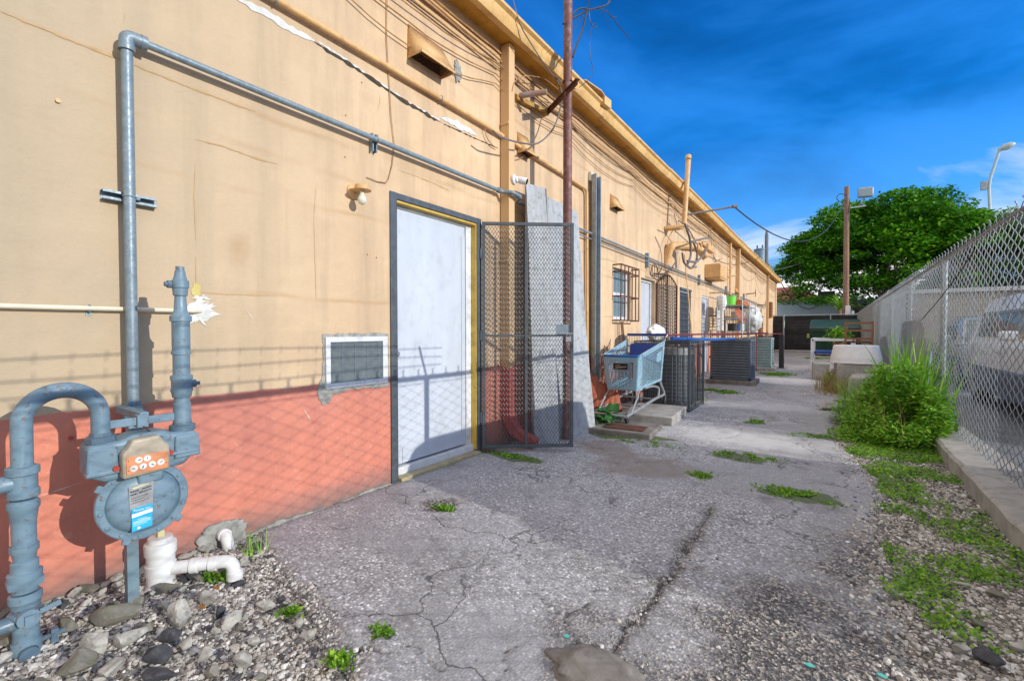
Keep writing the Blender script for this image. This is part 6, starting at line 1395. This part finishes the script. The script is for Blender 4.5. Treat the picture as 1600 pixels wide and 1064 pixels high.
# ------------------------------------------------------------------ right-side clutter
T=thing('plastic_tub','white oblong plastic tub upturned on concrete block beside the fence','tub',(3.2,11.6,.5))
def tub(cx,cy,z0,z1,a0,b0,a1,b1,T,name,mat):
    b=MB(); n=28
    def rg(a,c,z): return [Vector((cx+a*math.copysign(abs(math.cos(q))**.6,math.cos(q)),cy+c*math.copysign(abs(math.sin(q))**.6,math.sin(q)),z)) for q in[i*2*math.pi/n for i in range(n)]]
    R_=[rg(a0,b0,z0),rg(a0*.98,b0*.98,z0+.03)]+[rg(a0+(a1-a0)*t_+(.006 if k%2 else 0),b0+(b1-b0)*t_,z0+.03+(z1-z0-.03)*t_) for k,t_ in enumerate([.15,.3,.45,.6,.75,.9,1])]
    V=[p for q in R_ for p in q]; b.add(V,[(i*n+j,i*n+(j+1)%n,(i+1)*n+(j+1)%n,(i+1)*n+j) for i in range(len(R_)-1) for j in range(n)]+[tuple(range(n-1,-1,-1)),tuple((len(R_)-1)*n+j for j in range(n))],[True]*((len(R_)-1)*n)+[False]*2); return b.build(name,mat,T)
tub(3.22,11.4,.57,.90,.42,.62,.36,.55,T,'shell',pm('bright_white_tub',(.82,.83,.84,1),(.74,.75,.77,1),.4,0,6,30,.1,(.5,.5,.48,1),.3))
b=MB(); b.box((3.2,11.3,.27),(.62,1.0,.58),.05); tagp(b.build('concrete_block',M['conc'],bevel=.03),'large pale concrete block carrying the white plastic tub','concrete block')
b=MB(); b.box((2.62,13.6,.2),(.36,.5,.42),.1); tagp(b.build('concrete_block',M['conc'],bevel=.03),'smaller pale concrete block at the alley edge before the bench','concrete block')
b=MB(); b.box((3.35,9.9,.20),(.5,.8,.45),-.1); tagp(b.build('concrete_block',M['conc'],bevel=.04),'weedy concrete block half hidden by fine grass','concrete block')
for a,c,sx,lb in((1300,640,.20,'flat pale rubble piece at left edge of the weeds'),(1325,628,.16,'upper pale rubble piece among grass stems'),(1310,590,.2,'rubble piece by grass beside the large block')):
    p=gz(a,c); V,Fc=rockmesh(int(a),sx,sx*.7,sx*.35); tagp(meshobj('rubble',[(v[0]+p.x,v[1]+p.y,v[2]+.03) for v in V],Fc,M['rockl']),lb,'rubble')
T=thing('white_bench','white metal frame bench with dark seat near the dumpster','bench',(2.9,16.8,0)); b=MB()
for xx,yy in((2.35,16.2),(3.35,16.2),(2.35,17.9),(3.35,17.9)): b.bar((xx,yy,0),(xx,yy,.95),.07,.07,(0,1,0))
for yy in(16.2,17.9): b.bar((2.35,yy,.93),(3.35,yy,.93),.07,.07)
b.bar((2.35,16.2,.931),(2.35,17.9,.931),.06,.06); b.build('frame',M['paper'],T); b=MB(); b.bb(2.4,3.3,16.1,17.8,.52,.58); b.build('seat',M['bluedark'],T)
T=thing('wooden_chair','brown wooden chair with slatted back beside the fence','chair',(3.35,14.0,.0)); b=MB()
for xx,yy in((3.1,13.8),(3.62,13.8),(3.1,14.3),(3.62,14.3)): b.bar((xx,yy,0),(xx,yy,1.42 if yy<14 else .9),.045,.045,(0,1,0)); 
b.build('leg',M['brownwood'],T); b=MB(); b.bb(3.08,3.64,13.78,14.32,.901,.94); b.build('seat',M['rustdark'],T); b=MB()
for z in(1.0,1.2,1.38): b.bar((3.1,13.8,z),(3.62,13.8,z),.03,.05)
b.build('back_slat',M['brownwood'],T)
# shed and buildings beyond
def sided(x0,x1,y0,y1,h,mat,label,name,roof=None,wins=(),lap=.18):
    T=thing(name,label,'building',((x0+x1)/2,(y0+y1)/2,0)); b=MB(); z=0
    while z<h-.01:
        z2=min(z+lap,h); o_=.012
        b.add([(x0-o_,y0-o_,z),(x0-o_,y1,z),(x0,y1,z2),(x0,y0,z2)],[(0,1,2,3)]); b.add([(x0-o_,y0-o_,z),(x0,y0,z2),(x1,y0,z2),(x1,y0-o_,z)],[(0,1,2,3)])
        b.add([(x0-o_,y0-o_,z),(x0-o_,y1,z),(x0,y1,z),(x0,y0,z)],[(0,1,2,3)]); z=z2
    b.add([(x1,y0,0),(x1,y1,0),(x1,y1,h),(x1,y0,h)],[(0,1,2,3)]); b.add([(x0,y1,0),(x1,y1,0),(x1,y1,h),(x0,y1,h)],[(0,1,2,3)]); meshobj('wall',b.V,b.F,mat,T)
    b=MB(); b.bb(x0-.15,x1+.15,y0-.15,y1+.15,h,h+.12); b.build('roof',roof or M['whitebld'],T)
    for (face,a0,a1,z0,z1) in wins:
        b=MB()
        if face=='x': b.bb(x0-.05,x0-.014,a0,a1,z0,z1)
        else: b.bb(a0,a1,y0-.05,y0-.014,z0,z1)
        w_=b.build('window',M['paper'],T); b=MB()
        if face=='x': b.bb(x0-.056,x0-.051,a0+.1,a1-.1,z0+.1,z1-.1)
        else: b.bb(a0+.1,a1-.1,y0-.056,y0-.051,z0+.1,z1-.1)
        b.build('pane',M['winglass'],w_)
    return T
sided(4.9,7.5,19.0,31,2.35,M['siding'],'low beige horizontal siding shed directly beyond the fence','storage_shed',wins=[('x',20.5,21.6,1.0,2.0),('x',24,25.2,1.0,2.0)])
sided(12.5,26,39,49,8.6,M['whitebld'],'pale tall building behind the car park at right edge','office_building',wins=[('x',40+2.2*k,41.2+2.2*k,zz,zz+1.4) for k in range(4) for zz in(1.2,4.6)])
sided(12,26,52,72,7.8,M['brownbld'],'brown building farther behind the pale tall building','apartment_building',wins=[('x',54+3*k,55.6+3*k,zz,zz+1.3) for k in range(5) for zz in(1.2,4.4)])
# far white building with red roof
T=thing('white_building','low pale building with terracotta hip roof behind the dark fence','building',(0,46,0)); b=MB(); b.bb(-14,6.5,44,56,0,3.45); b.build('wall',M['palewall'],T); b=MB(); b.bb(-14.1,6.6,43.9,56.1,3.45,3.6); b.bb(-14.05,6.55,43.97,43.999,2.1,2.2); b.build('parapet',M['palewall'],T)
b=MB(); b.add([(-13,47,3.6),(3.2,47,3.6),(3.2,58,3.6),(-13,58,3.6),(-9,51,5.35),(-.2,51,5.35)],[(0,1,5,4),(1,2,5),(2,3,4,5),(3,0,4)]); b.build('roof',M['roofred'],T)
b=MB(); b.bb(1.8,3.0,46.6,47.5,3.7,4.5); b.build('roof_unit',M['cond'],T)
# dark screened fence
T=thing('screened_fence','black fabric screened fence closing the far end of the alley','fence',(3,30.6,0)); 
V=[];Fc=[];nx=60
for j in range(9):
    for i_ in range(nx+1):
        xx=-1.2+(6.6)*i_/nx; zz=.08+1.95*j/8; V.append((xx,30.6+.05*noise.noise(Vector((xx*1.5,zz*3,0)))+.03*math.sin(zz*9+noise.noise(Vector((xx,zz,3)))*3),zz))
for j in range(8):
    for i_ in range(nx): a=j*(nx+1)+i_; Fc.append((a,a+1,a+nx+2,a+nx+1))
meshobj('fabric_panel',V,Fc,M['fabric'],T,True)
for xx in(-1.2,.55,2.75,5.3):
    b=MB(); b.tube([(xx,30.5,0),(xx,30.5,2.1)],.05 if xx==.55 else .03,10); b.build('post',M['galv2'],T)
b=MB(); b.tube([(-1.2,30.5,2.07),(5.4,30.5,2.07)],.025,8); b.build('top_rail',M['galv2'],T)
b=MB(); b.bb(-1,5.5,29.5,29.9,-.05,.09); tagp(b.build('wheel_stop',M['conc'],bevel=.02),'pale concrete strip at the base of the dark screened fence','kerb stone')
# dumpster
T=thing('dumpster','dark green metal dumpster with sloping lid at the end of the alley','dumpster',(2.9,26.6,0))
b=MB(); x0,x1,y0,y1=2.0,3.85,26.0,27.7
b.add([(x0+.1,y0+.15,.12),(x1-.1,y0+.15,.12),(x1-.1,y1-.1,.12),(x0+.1,y1-.1,.12),(x0,y0,1.25),(x1,y0,1.25),(x1,y1,1.62),(x0,y1,1.62)],[(3,2,1,0),(0,1,5,4),(1,2,6,5),(2,3,7,6),(3,0,4,7),(4,5,6,7)]); b.build('body',M['green'],T,bevel=.03)
b=MB(); b.add([(x0-.05,y0-.06,1.26),(x1+.05,y0-.06,1.26),(x1+.05,y1+.04,1.66),(x0-.05,y1+.04,1.66),(x0-.05,y0-.06,1.31),(x1+.05,y0-.06,1.31),(x1+.05,(y0+y1)/2,1.66),(x0-.05,(y0+y1)/2,1.66),(x1+.05,y1+.04,1.75),(x0-.05,y1+.04,1.75)],[(0,1,5,4),(4,5,6,7),(7,6,8,9),(0,4,7,9,3),(1,2,8,6,5),(2,3,9,8),(0,3,2,1)]); b.build('lid',M['green'],T,bevel=.02)
b=MB()
for xx in(x0+.5,x0+1.0,x0+1.45): b.bar((xx,y0+.07,.25),(xx,y0-.035,1.2),.07,.06,(1,0,0))
b.bar((x0-.03,y0-.05,1.22),(x1+.03,y0-.05,1.22),.07,.08); b.build('rib',M['green'],T)
b=MB(); b.bb(x0-.16,x0-.05,y0+.1,y0+.9,.85,1.05); b.bb(x1+.05,x1+.16,y0+.1,y0+.9,.85,1.05); b.build('fork_pocket',pm('yellow_green_steel',(.3,.4,.1,1),None,.6),T)
for xx in(x0+.2,x1-.2): b=MB(); b.tube([(xx-.03,y0+.3,.07),(xx+.03,y0+.3,.07)],.08,12); b.build('wheel',M['tyre'],T)
# utility poles
T=thing('utility_pole','tall bare brown wooden utility pole rising in front of the tree','utility pole',(3.3,32,0))
pp=fy(1323,300,32); ph=fy(1324,292,32).z; b=MB(); b.tube([(pp.x+.07,32,0),(pp.x+.04,32,3),(pp.x+.02,32,6),(pp.x,32,ph)],[.165,.15,.135,.12],14); b.build('shaft',M['wood'],T)
b=MB(); b.bb(pp.x+.02,pp.x+.25,31.75,31.8,.8,2.6); b.bb(pp.x+.3,pp.x+.42,31.75,31.8,.8,2.3); b.build('cable_guard',M['paper'],T)
b=MB(); b.tube(filletpath([(pp.x,31.85,ph-.5),(pp.x-.35,31.6,ph-.4),(pp.x-.5,31.5,ph-.7),(pp.x-.25,31.6,ph-.95),(pp.x,31.85,ph-.8)],.2,4),.02,6); b.tube([(pp.x+.13,32,ph-.7),(pp.x+.13,31.8,ph-2)],.03,6); b.build('cable_loop',M['cable'],T)
T=thing('floodlight','small box floodlight on bracket behind the utility pole top','floodlight',fy(1345,320,34)); q=fy(1352,301,34); b=MB(); b.box(q,(.72,.25,.55),.2); b.build('lamp_box',M['galv2'],T,bevel=.03); b=MB(); b.box(q+Vector((0.02,-.14,-.02)),(.58,.02,.4),.2); b.build('glass',M['winglass'],T); b=MB(); b.tube([q+Vector((0,0,-.2)),q+Vector((-.2,0,-.6)),Vector((pp.x+.9,33,q.z-1.0)),Vector((pp.x+.1,32.1,q.z-1.2))],.035,6); b.build('arm',M['galv2'],T)
T=thing('transformer_pole','dark slim utility pole with blue grey transformer can behind the roof','utility pole',(-4,56,0)); q=fy(1198,360,56); b=MB(); b.tube([(q.x,56,0),(q.x,56,q.z-.6),(q.x,56,q.z)],[.22,.18,.08],10); b.build('shaft',M['greypole'],T)
q2=fy(1187,405,56); b=MB(); b.lathe((q2.x,56,q2.z-.6),(0,0,1),[(0,.5),(.05,.56),(1.5,.56),(1.55,.60),(1.65,.60),(1.75,.25)],18); b.build('transformer',M['transf'],T); b=MB(); b.tube([(q2.x-.25,56,q2.z+1.1),(q2.x-.25,56,q2.z+1.5)],.08,8); b.tube([(q2.x+.25,56,q2.z+1.1),(q2.x+.25,56,q2.z+1.5)],.08,8); b.tube([(q2.x,56,q2.z+.9),(q.x,56,q2.z+1.0)],.05,6); b.tube([(q2.x,56,q2.z-.2),(q.x,56,q2.z-.2)],.05,6); b.build('bushing',M['transf'],T)
# street light
T=thing('street_light','tall pale metal street light leaning over the tree at right','street light',(13,46,0)); a=fy(1547,340,46); c_=fy(1545,285,46); d_=fy(1563,232,46); b=MB(); b.tube(filletpath([(a.x+.1,46,0),a,c_,d_],.6,6),[.13]*3+[.11]*(14-3) if False else .085,10); b.build('pole',M['lamppole'],T)
b=MB(); e_=fy(1578,226,46); b.lathe(d_-Vector((.1,0,.1)),(e_-d_),[(0,.07),(.15,.16),(.4,.24),(.7,.2),(.85,.08)],14,1.0); b.build('lamp_head',M['lamppole'],T); b=MB(); b.box(c_+Vector((-.25,0,-.2)),(.3,.3,.6)); b.build('control_box',M['galv2'],T)
# overhead cables
def cab(a,c,sag,rr,lb,mt='cable'):
    b=MB(); b.tube(catenary(a,c,sag,24),rr,6); tagp(b.build('overhead_cable',M[mt]),lb,'cable')
cab((1.15,10.3,3.74),(pp.x,31.9,ph-.5),1.5,.015,'twisted service cable sagging from wooden pole to the service mast')
cab((.2,32.5,4.2),(2.4,44,3.9),1.3,.03,'black cable swooping down from the far roof corner')
cab((-.3,32.3,4.9),(2.9,45,8),.3,.015,'thin line from far roof block toward the tree','cablegrey')

# ------------------------------------------------------------------ vehicles
def loft(b,secs,closed_ends=True):
    n=len(secs[0]); V=[p for s in secs for p in s]
    b.add(V,[(i*n+j,i*n+(j+1)%n,(i+1)*n+(j+1)%n,(i+1)*n+j) for i in range(len(secs)-1) for j in range(n)]+[tuple(range(n-1,-1,-1)),tuple((len(secs)-1)*n+j for j in range(n))],[True]*((len(secs)-1)*n)+[False]*2)
def vehicle(cx,yf,L,W,H,belt,hood,mat,label,kind='suv',name='parked_car',rev=False):
    """car pointing along -y from yf (front) to yf+L"""
    T=thing(name,label,'van' if kind=='van' else 'car',(cx,yf+L/2,0)); gc=.22
    if kind=='van': prof=[(0,.55,.75),(.03,.45,1.0),(.12,.40,1.12),(.2,.38,1.15),(.5,.38,1.15),(.97,.4,1.15),(1,.5,1.05)]
    else: prof=[(0,.50,.70*hood),(.03,.35,.92*hood),(.15,.25,hood),(.28,.22,hood*1.05),(.5,.22,belt),(.8,.22,belt),(.96,.28,belt*.98),(1,.45,belt*.85)]
    secs=[]
    for t_,zb_,zt_ in prof:
        y_=yf+L*t_; k=.90 if t_ in(0,1) else 1.0; w=W/2*k
        secs.append([Vector((cx+sx*w*fx,y_,z_)) for sx,fx,z_ in((-1,.92,zb_),(-1,1,zb_+.12),(-1,1.0,(zb_+zt_)*.55),(-1,.96,zt_-.06),(-1,.88,zt_),(1,.88,zt_),(1,.96,zt_-.06),(1,1.0,(zb_+zt_)*.55),(1,1,zb_+.12),(1,.92,zb_))])
    b=MB(); loft(b,secs); b.build('body',mat,T,bevel=.02)
    # cabin
    bz=belt-.02 if kind!='van' else 1.13
    if kind=='sedan': cb=[(.24,bz,0),(.38,H-.05,1),(.45,H,1),(.66,H-.02,1),(.74,H-.08,1),(.88,bz,0)]
    elif kind=='van': cb=[(.10,bz,0),(.22,H-.06,1),(.28,H,1),(.9,H,1),(.985,H-.05,1),(.995,bz,0)]
    else: cb=[(.24,bz,0),(.37,H-.06,1),(.43,H,1),(.85,H-.02,1),(.93,H-.08,1),(.985,bz,0)]
    secs=[]
    for t_,zt_,top in cb:
        y_=yf+L*t_; wb=W/2*.93; wt=W/2*(.76 if top else .9)
        secs.append([Vector((cx-wb,y_,bz-.05)),Vector((cx-(wb*.3+wt*.7),y_,bz+(zt_-bz)*.7)),Vector((cx-wt*.93,y_,zt_)),Vector((cx+wt*.93,y_,zt_)),Vector((cx+(wb*.3+wt*.7),y_,bz+(zt_-bz)*.7)),Vector((cx+wb,y_,bz-.05))])
    b=MB(); loft(b,secs); b.build('cabin',mat,T,bevel=.02)
    # windows proud of the cabin side facing the fence (both sides)
    for sgn in(-1,1):
        spans=[(cb[1][0]-.04,.52),(.54,.68 if kind=='sedan' else .72)]+([(.74,.86)] if kind!='sedan' else [])
        for (a0,a1) in spans:
            wb=W/2*.93; wt=W/2*.76
            def sp(t_,f): z_=bz-.05+(H*.985-(bz-.05))*f; xx=wb+( (wb*.3+wt*.7)-wb)*min(1,f/.72) if f<.72 else (wb*.3+wt*.7)+(wt*.93-(wb*.3+wt*.7))*(f-.72)/.28; return Vector((cx+sgn*(xx+.008),yf+L*t_,z_))
            P_=[sp(a0,.16),sp(a1,.16),sp(a1,.70),sp(a0+ (.05 if a0<.45 else 0),.70)]
            b=MB(); b.prism(P_,(sgn*.004,0,0)); b.build('side_window',M['carglass'],T)
    ya,yb_=yf+L*cb[0][0],yf+L*cb[1][0]; zz0,zz1=bz+.02,cb[1][1]
    b=MB(); nrm=Vector((0,-(zz1-zz0),(yb_-ya))).normalized()*.02; w0_,w1_=W/2*.80,W/2*.66; ya2=ya+(yb_-ya)*.08
    b.prism([Vector((cx-w0_,ya2,zz0+.04))+nrm,Vector((cx+w0_,ya2,zz0+.04))+nrm,Vector((cx+w1_,yb_,zz1-.03))+nrm,Vector((cx-w1_,yb_,zz1-.03))+nrm],nrm*.3); b.build('windshield',M['carglass'],T)
    yr0,yr1=yf+L*cb[-1][0],yf+L*cb[-2][0]; zr=cb[-2][1]; b=MB(); b.prism([Vector((cx-w0_*.9,yr0+.012,bz+.06)),Vector((cx+w0_*.9,yr0+.012,bz+.06)),Vector((cx+w1_,yr1+.02,zr-.04)),Vector((cx-w1_,yr1+.02,zr-.04))],(0,.006,0)); b.build('rear_window',M['carglass'],T)
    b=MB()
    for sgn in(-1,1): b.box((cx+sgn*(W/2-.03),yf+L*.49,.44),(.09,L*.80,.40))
    b.build('lower_shade_band',M['carblue'] if kind!='van' else mat,T,bevel=.02)  # dark lower band paints in the cars' shaded sides; the van keeps its colour
    for yy in(yf+L*.18,yf+L*.80):
        for sgn in(-1,1):
            b=MB(); rw=.33; b.lathe((cx+sgn*(W/2-.20),yy,rw),(sgn,0,0),[(0,rw-.03),(.02,rw),(.18,rw),(.205,rw-.03),(.206,rw-.10)],26); w_=b.build('wheel',M['tyre'],T)
            b=MB(); b.lathe((cx+sgn*(W/2+.002),yy,rw),(sgn,0,0),[(0,rw-.10),(.008,rw-.11),(.006,.08),(.02,.05)],20)
            for k_ in range(5): q=k_*1.2566; b.bar((cx+sgn*(W/2+.012),yy,rw),(cx+sgn*(W/2+.012),yy+math.cos(q)*(rw-.11),rw+math.sin(q)*(rw-.11)),.01,.04,(1,0,0))
            b.build('rim',M['rim'],w_)
    for sgn in(-1,1):
        b=MB(); b.box((cx+sgn*W*.36,yf+.012,hood*.78),(.34,.08,.14)); b.build('headlight',M['lamp'],T,bevel=.02)
        b=MB(); b.box((cx+sgn*W*.38,yf+L-.01,belt*.86),(.20,.08,.26)); b.build('tail_light',M['redlamp'],T,bevel=.02)
        b=MB(); b.box((cx+sgn*(W/2+.09),yf+L*.30,belt+.08),(.18,.10,.13)); b.build('mirror',mat,T,bevel=.03)
        b=MB()
        for t_ in(.50,.70): b.box((cx+sgn*(W/2+.004),yf+L*t_,belt-.17),(.03,.16,.03))
        b.build('door_handle',M['chrome'] if kind!='van' else M['black'],T,bevel=.006)
    b=MB(); b.box((cx,yf+.02,.42),(W*.86,.14,.20)); b.box((cx,yf+L-.02,.42),(W*.86,.14,.20)); b.build('bumper',M['black'] if kind=='van' else mat,T,bevel=.03)
    b=MB(); b.box((cx,yf-.012,hood*.74),(W*.42,.04,.16)); b.build('grille',M['black'],T,bevel=.01)
    return T
vehicle(5.35,2.35,2.8,1.7,1.80,1.1,1.0,M['carwhite'],'short white delivery van close behind the fence beside the camera','van','parked_van')
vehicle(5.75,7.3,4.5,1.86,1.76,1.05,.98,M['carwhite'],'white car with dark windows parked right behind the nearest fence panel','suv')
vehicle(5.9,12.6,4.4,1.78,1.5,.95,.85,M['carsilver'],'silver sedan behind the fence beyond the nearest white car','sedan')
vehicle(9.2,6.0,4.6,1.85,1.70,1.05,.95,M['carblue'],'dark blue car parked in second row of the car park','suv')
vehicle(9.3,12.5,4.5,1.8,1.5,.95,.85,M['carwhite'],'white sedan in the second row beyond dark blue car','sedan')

# ------------------------------------------------------------------ light
sd_=Vector((-1,-.06,-.32)).normalized()
lp=bpy.data.lights.new('sun','SUN'); lp.energy=3.9; lp.angle=R(.33); lp.color=(1,.95,.86); lo=bpy.data.objects.new('sun',lp); C.objects.link(lo); lo.rotation_euler=sd_.to_track_quat('-Z','Y').to_euler(); lo.location=(20,0,15)
w=bpy.data.worlds.new("World"); sc.world=w; w.use_nodes=True; nt=w.node_tree; nt.nodes.clear()
def N(t): return nt.nodes.new(t)
sky=N('ShaderNodeTexSky'); sky.sky_type='NISHITA'; sky.sun_disc=False; sky.sun_elevation=R(17.7); sky.sun_rotation=math.atan2(1,.06); sky.air_density=1.2; sky.dust_density=.3; sky.ozone_density=2.5
mul=N('ShaderNodeMix'); mul.data_type='RGBA'; mul.blend_type='MULTIPLY'; mul.inputs[0].default_value=1; nt.links.new(sky.outputs[0],mul.inputs[6]); mul.inputs[7].default_value=(.05,.80,1.80,1)
tc=N('ShaderNodeTexCoord'); mp=N('ShaderNodeMapping'); mp.inputs['Scale'].default_value=(1.2,1.2,3.2); mp.inputs['Rotation'].default_value=(.25,.1,.4); nt.links.new(tc.outputs['Generated'],mp.inputs[0])
nz=N('ShaderNodeTexNoise'); nz.inputs['Scale'].default_value=1.25; nz.inputs['Detail'].default_value=9; nz.inputs['Roughness'].default_value=.55; nz.inputs['Distortion'].default_value=.7; nt.links.new(mp.outputs[0],nz.inputs['Vector'])
sx_=N('ShaderNodeSeparateXYZ'); nt.links.new(tc.outputs['Generated'],sx_.inputs[0])
# cloud cover: wisps to the north; unseen cloud overhead and south added as fill
def MT(op,a,b_=0):
    x=N('ShaderNodeMath'); x.operation=op
    for v,i_ in((a,0),(b_,1)):
        if isinstance(v,(int,float)): x.inputs[i_].default_value=v
        else: nt.links.new(v,x.inputs[i_])
    return x.outputs[0]
def RP(f,st):
    x=N('ShaderNodeValToRGB'); e=x.color_ramp.elements
    while len(e)<len(st): e.new(.5)
    for q,(p_,v) in enumerate(st): e[q].position=p_; e[q].color=v if isinstance(v,tuple) else (v,v,v,1)
    nt.links.new(f,x.inputs[0]); return x.outputs[0]
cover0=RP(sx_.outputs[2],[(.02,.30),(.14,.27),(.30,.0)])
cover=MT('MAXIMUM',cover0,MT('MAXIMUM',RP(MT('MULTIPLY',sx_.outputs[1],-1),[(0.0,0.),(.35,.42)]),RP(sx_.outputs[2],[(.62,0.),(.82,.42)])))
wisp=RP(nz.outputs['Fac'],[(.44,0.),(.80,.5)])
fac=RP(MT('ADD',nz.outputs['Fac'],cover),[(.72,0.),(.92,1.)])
bank=RP(nz.outputs['Fac'],[(.32,.5),(.58,1.05)])
hz=RP(sx_.outputs[2],[(0.0,.8),(.10,.5),(.24,.12),(.36,0.)])
def MX(f,a,b_,mode='MIX'):
    x=N('ShaderNodeMix'); x.data_type='RGBA'; x.blend_type=mode
    for v,i_ in((f,0),(a,6),(b_,7)):
        if isinstance(v,(int,float)): x.inputs[i_].default_value=v
        elif isinstance(v,tuple): x.inputs[i_].default_value=v
        else: nt.links.new(v,x.inputs[i_])
    return x.outputs[2]
c1_=MX(1.0,mul.outputs[2],bank,'MULTIPLY')
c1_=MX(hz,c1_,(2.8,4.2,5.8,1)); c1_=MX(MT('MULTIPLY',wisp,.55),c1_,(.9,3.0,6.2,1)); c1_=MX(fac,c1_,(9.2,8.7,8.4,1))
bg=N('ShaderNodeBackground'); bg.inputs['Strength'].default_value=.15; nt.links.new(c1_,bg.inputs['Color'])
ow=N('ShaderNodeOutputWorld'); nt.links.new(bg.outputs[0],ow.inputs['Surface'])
sc.view_settings.view_transform='Standard'; sc.view_settings.look='None'; sc.view_settings.exposure=0; sc.view_settings.gamma=1

# shared groups for repeated kinds
GRP={'rock':'rubble rocks by the wall and kerb','paint_chip':'turquoise paint flecks on the asphalt','wall_vent_hood':'hooded vents along the wall','eave_cable':'cables running under the eave','loose_wire':'loose wires hanging on the wall','weed_patch':'weed patches growing in the asphalt','grass_tuft':'grass tufts beside the alley','concrete_block':'concrete blocks along the fence','concrete_slab':'slabs under the shopping cart','parked_car':'cars parked beyond the fence','rubble':'rubble pieces at the weeds edge','condenser_unit':'air conditioning condensers along the wall','equipment_pad':'pads under the condensers','scrap_timber':'red scrap frames behind the condensers','overhead_cable':'overhead cables','wall_hook':'rusty hooks on far wall','shutter':'shutters on the far wall','pot':'pots on the wire rack','tub':'tubs on the wire rack','dead_leaf':'dead leaves on the gravel'}
for o in bpy.data.objects:
    if o.parent is None and 'label' in o and 'group' not in o:
        k=o.name.split('.')[0]
        if k in GRP: o['group']=GRP[k]
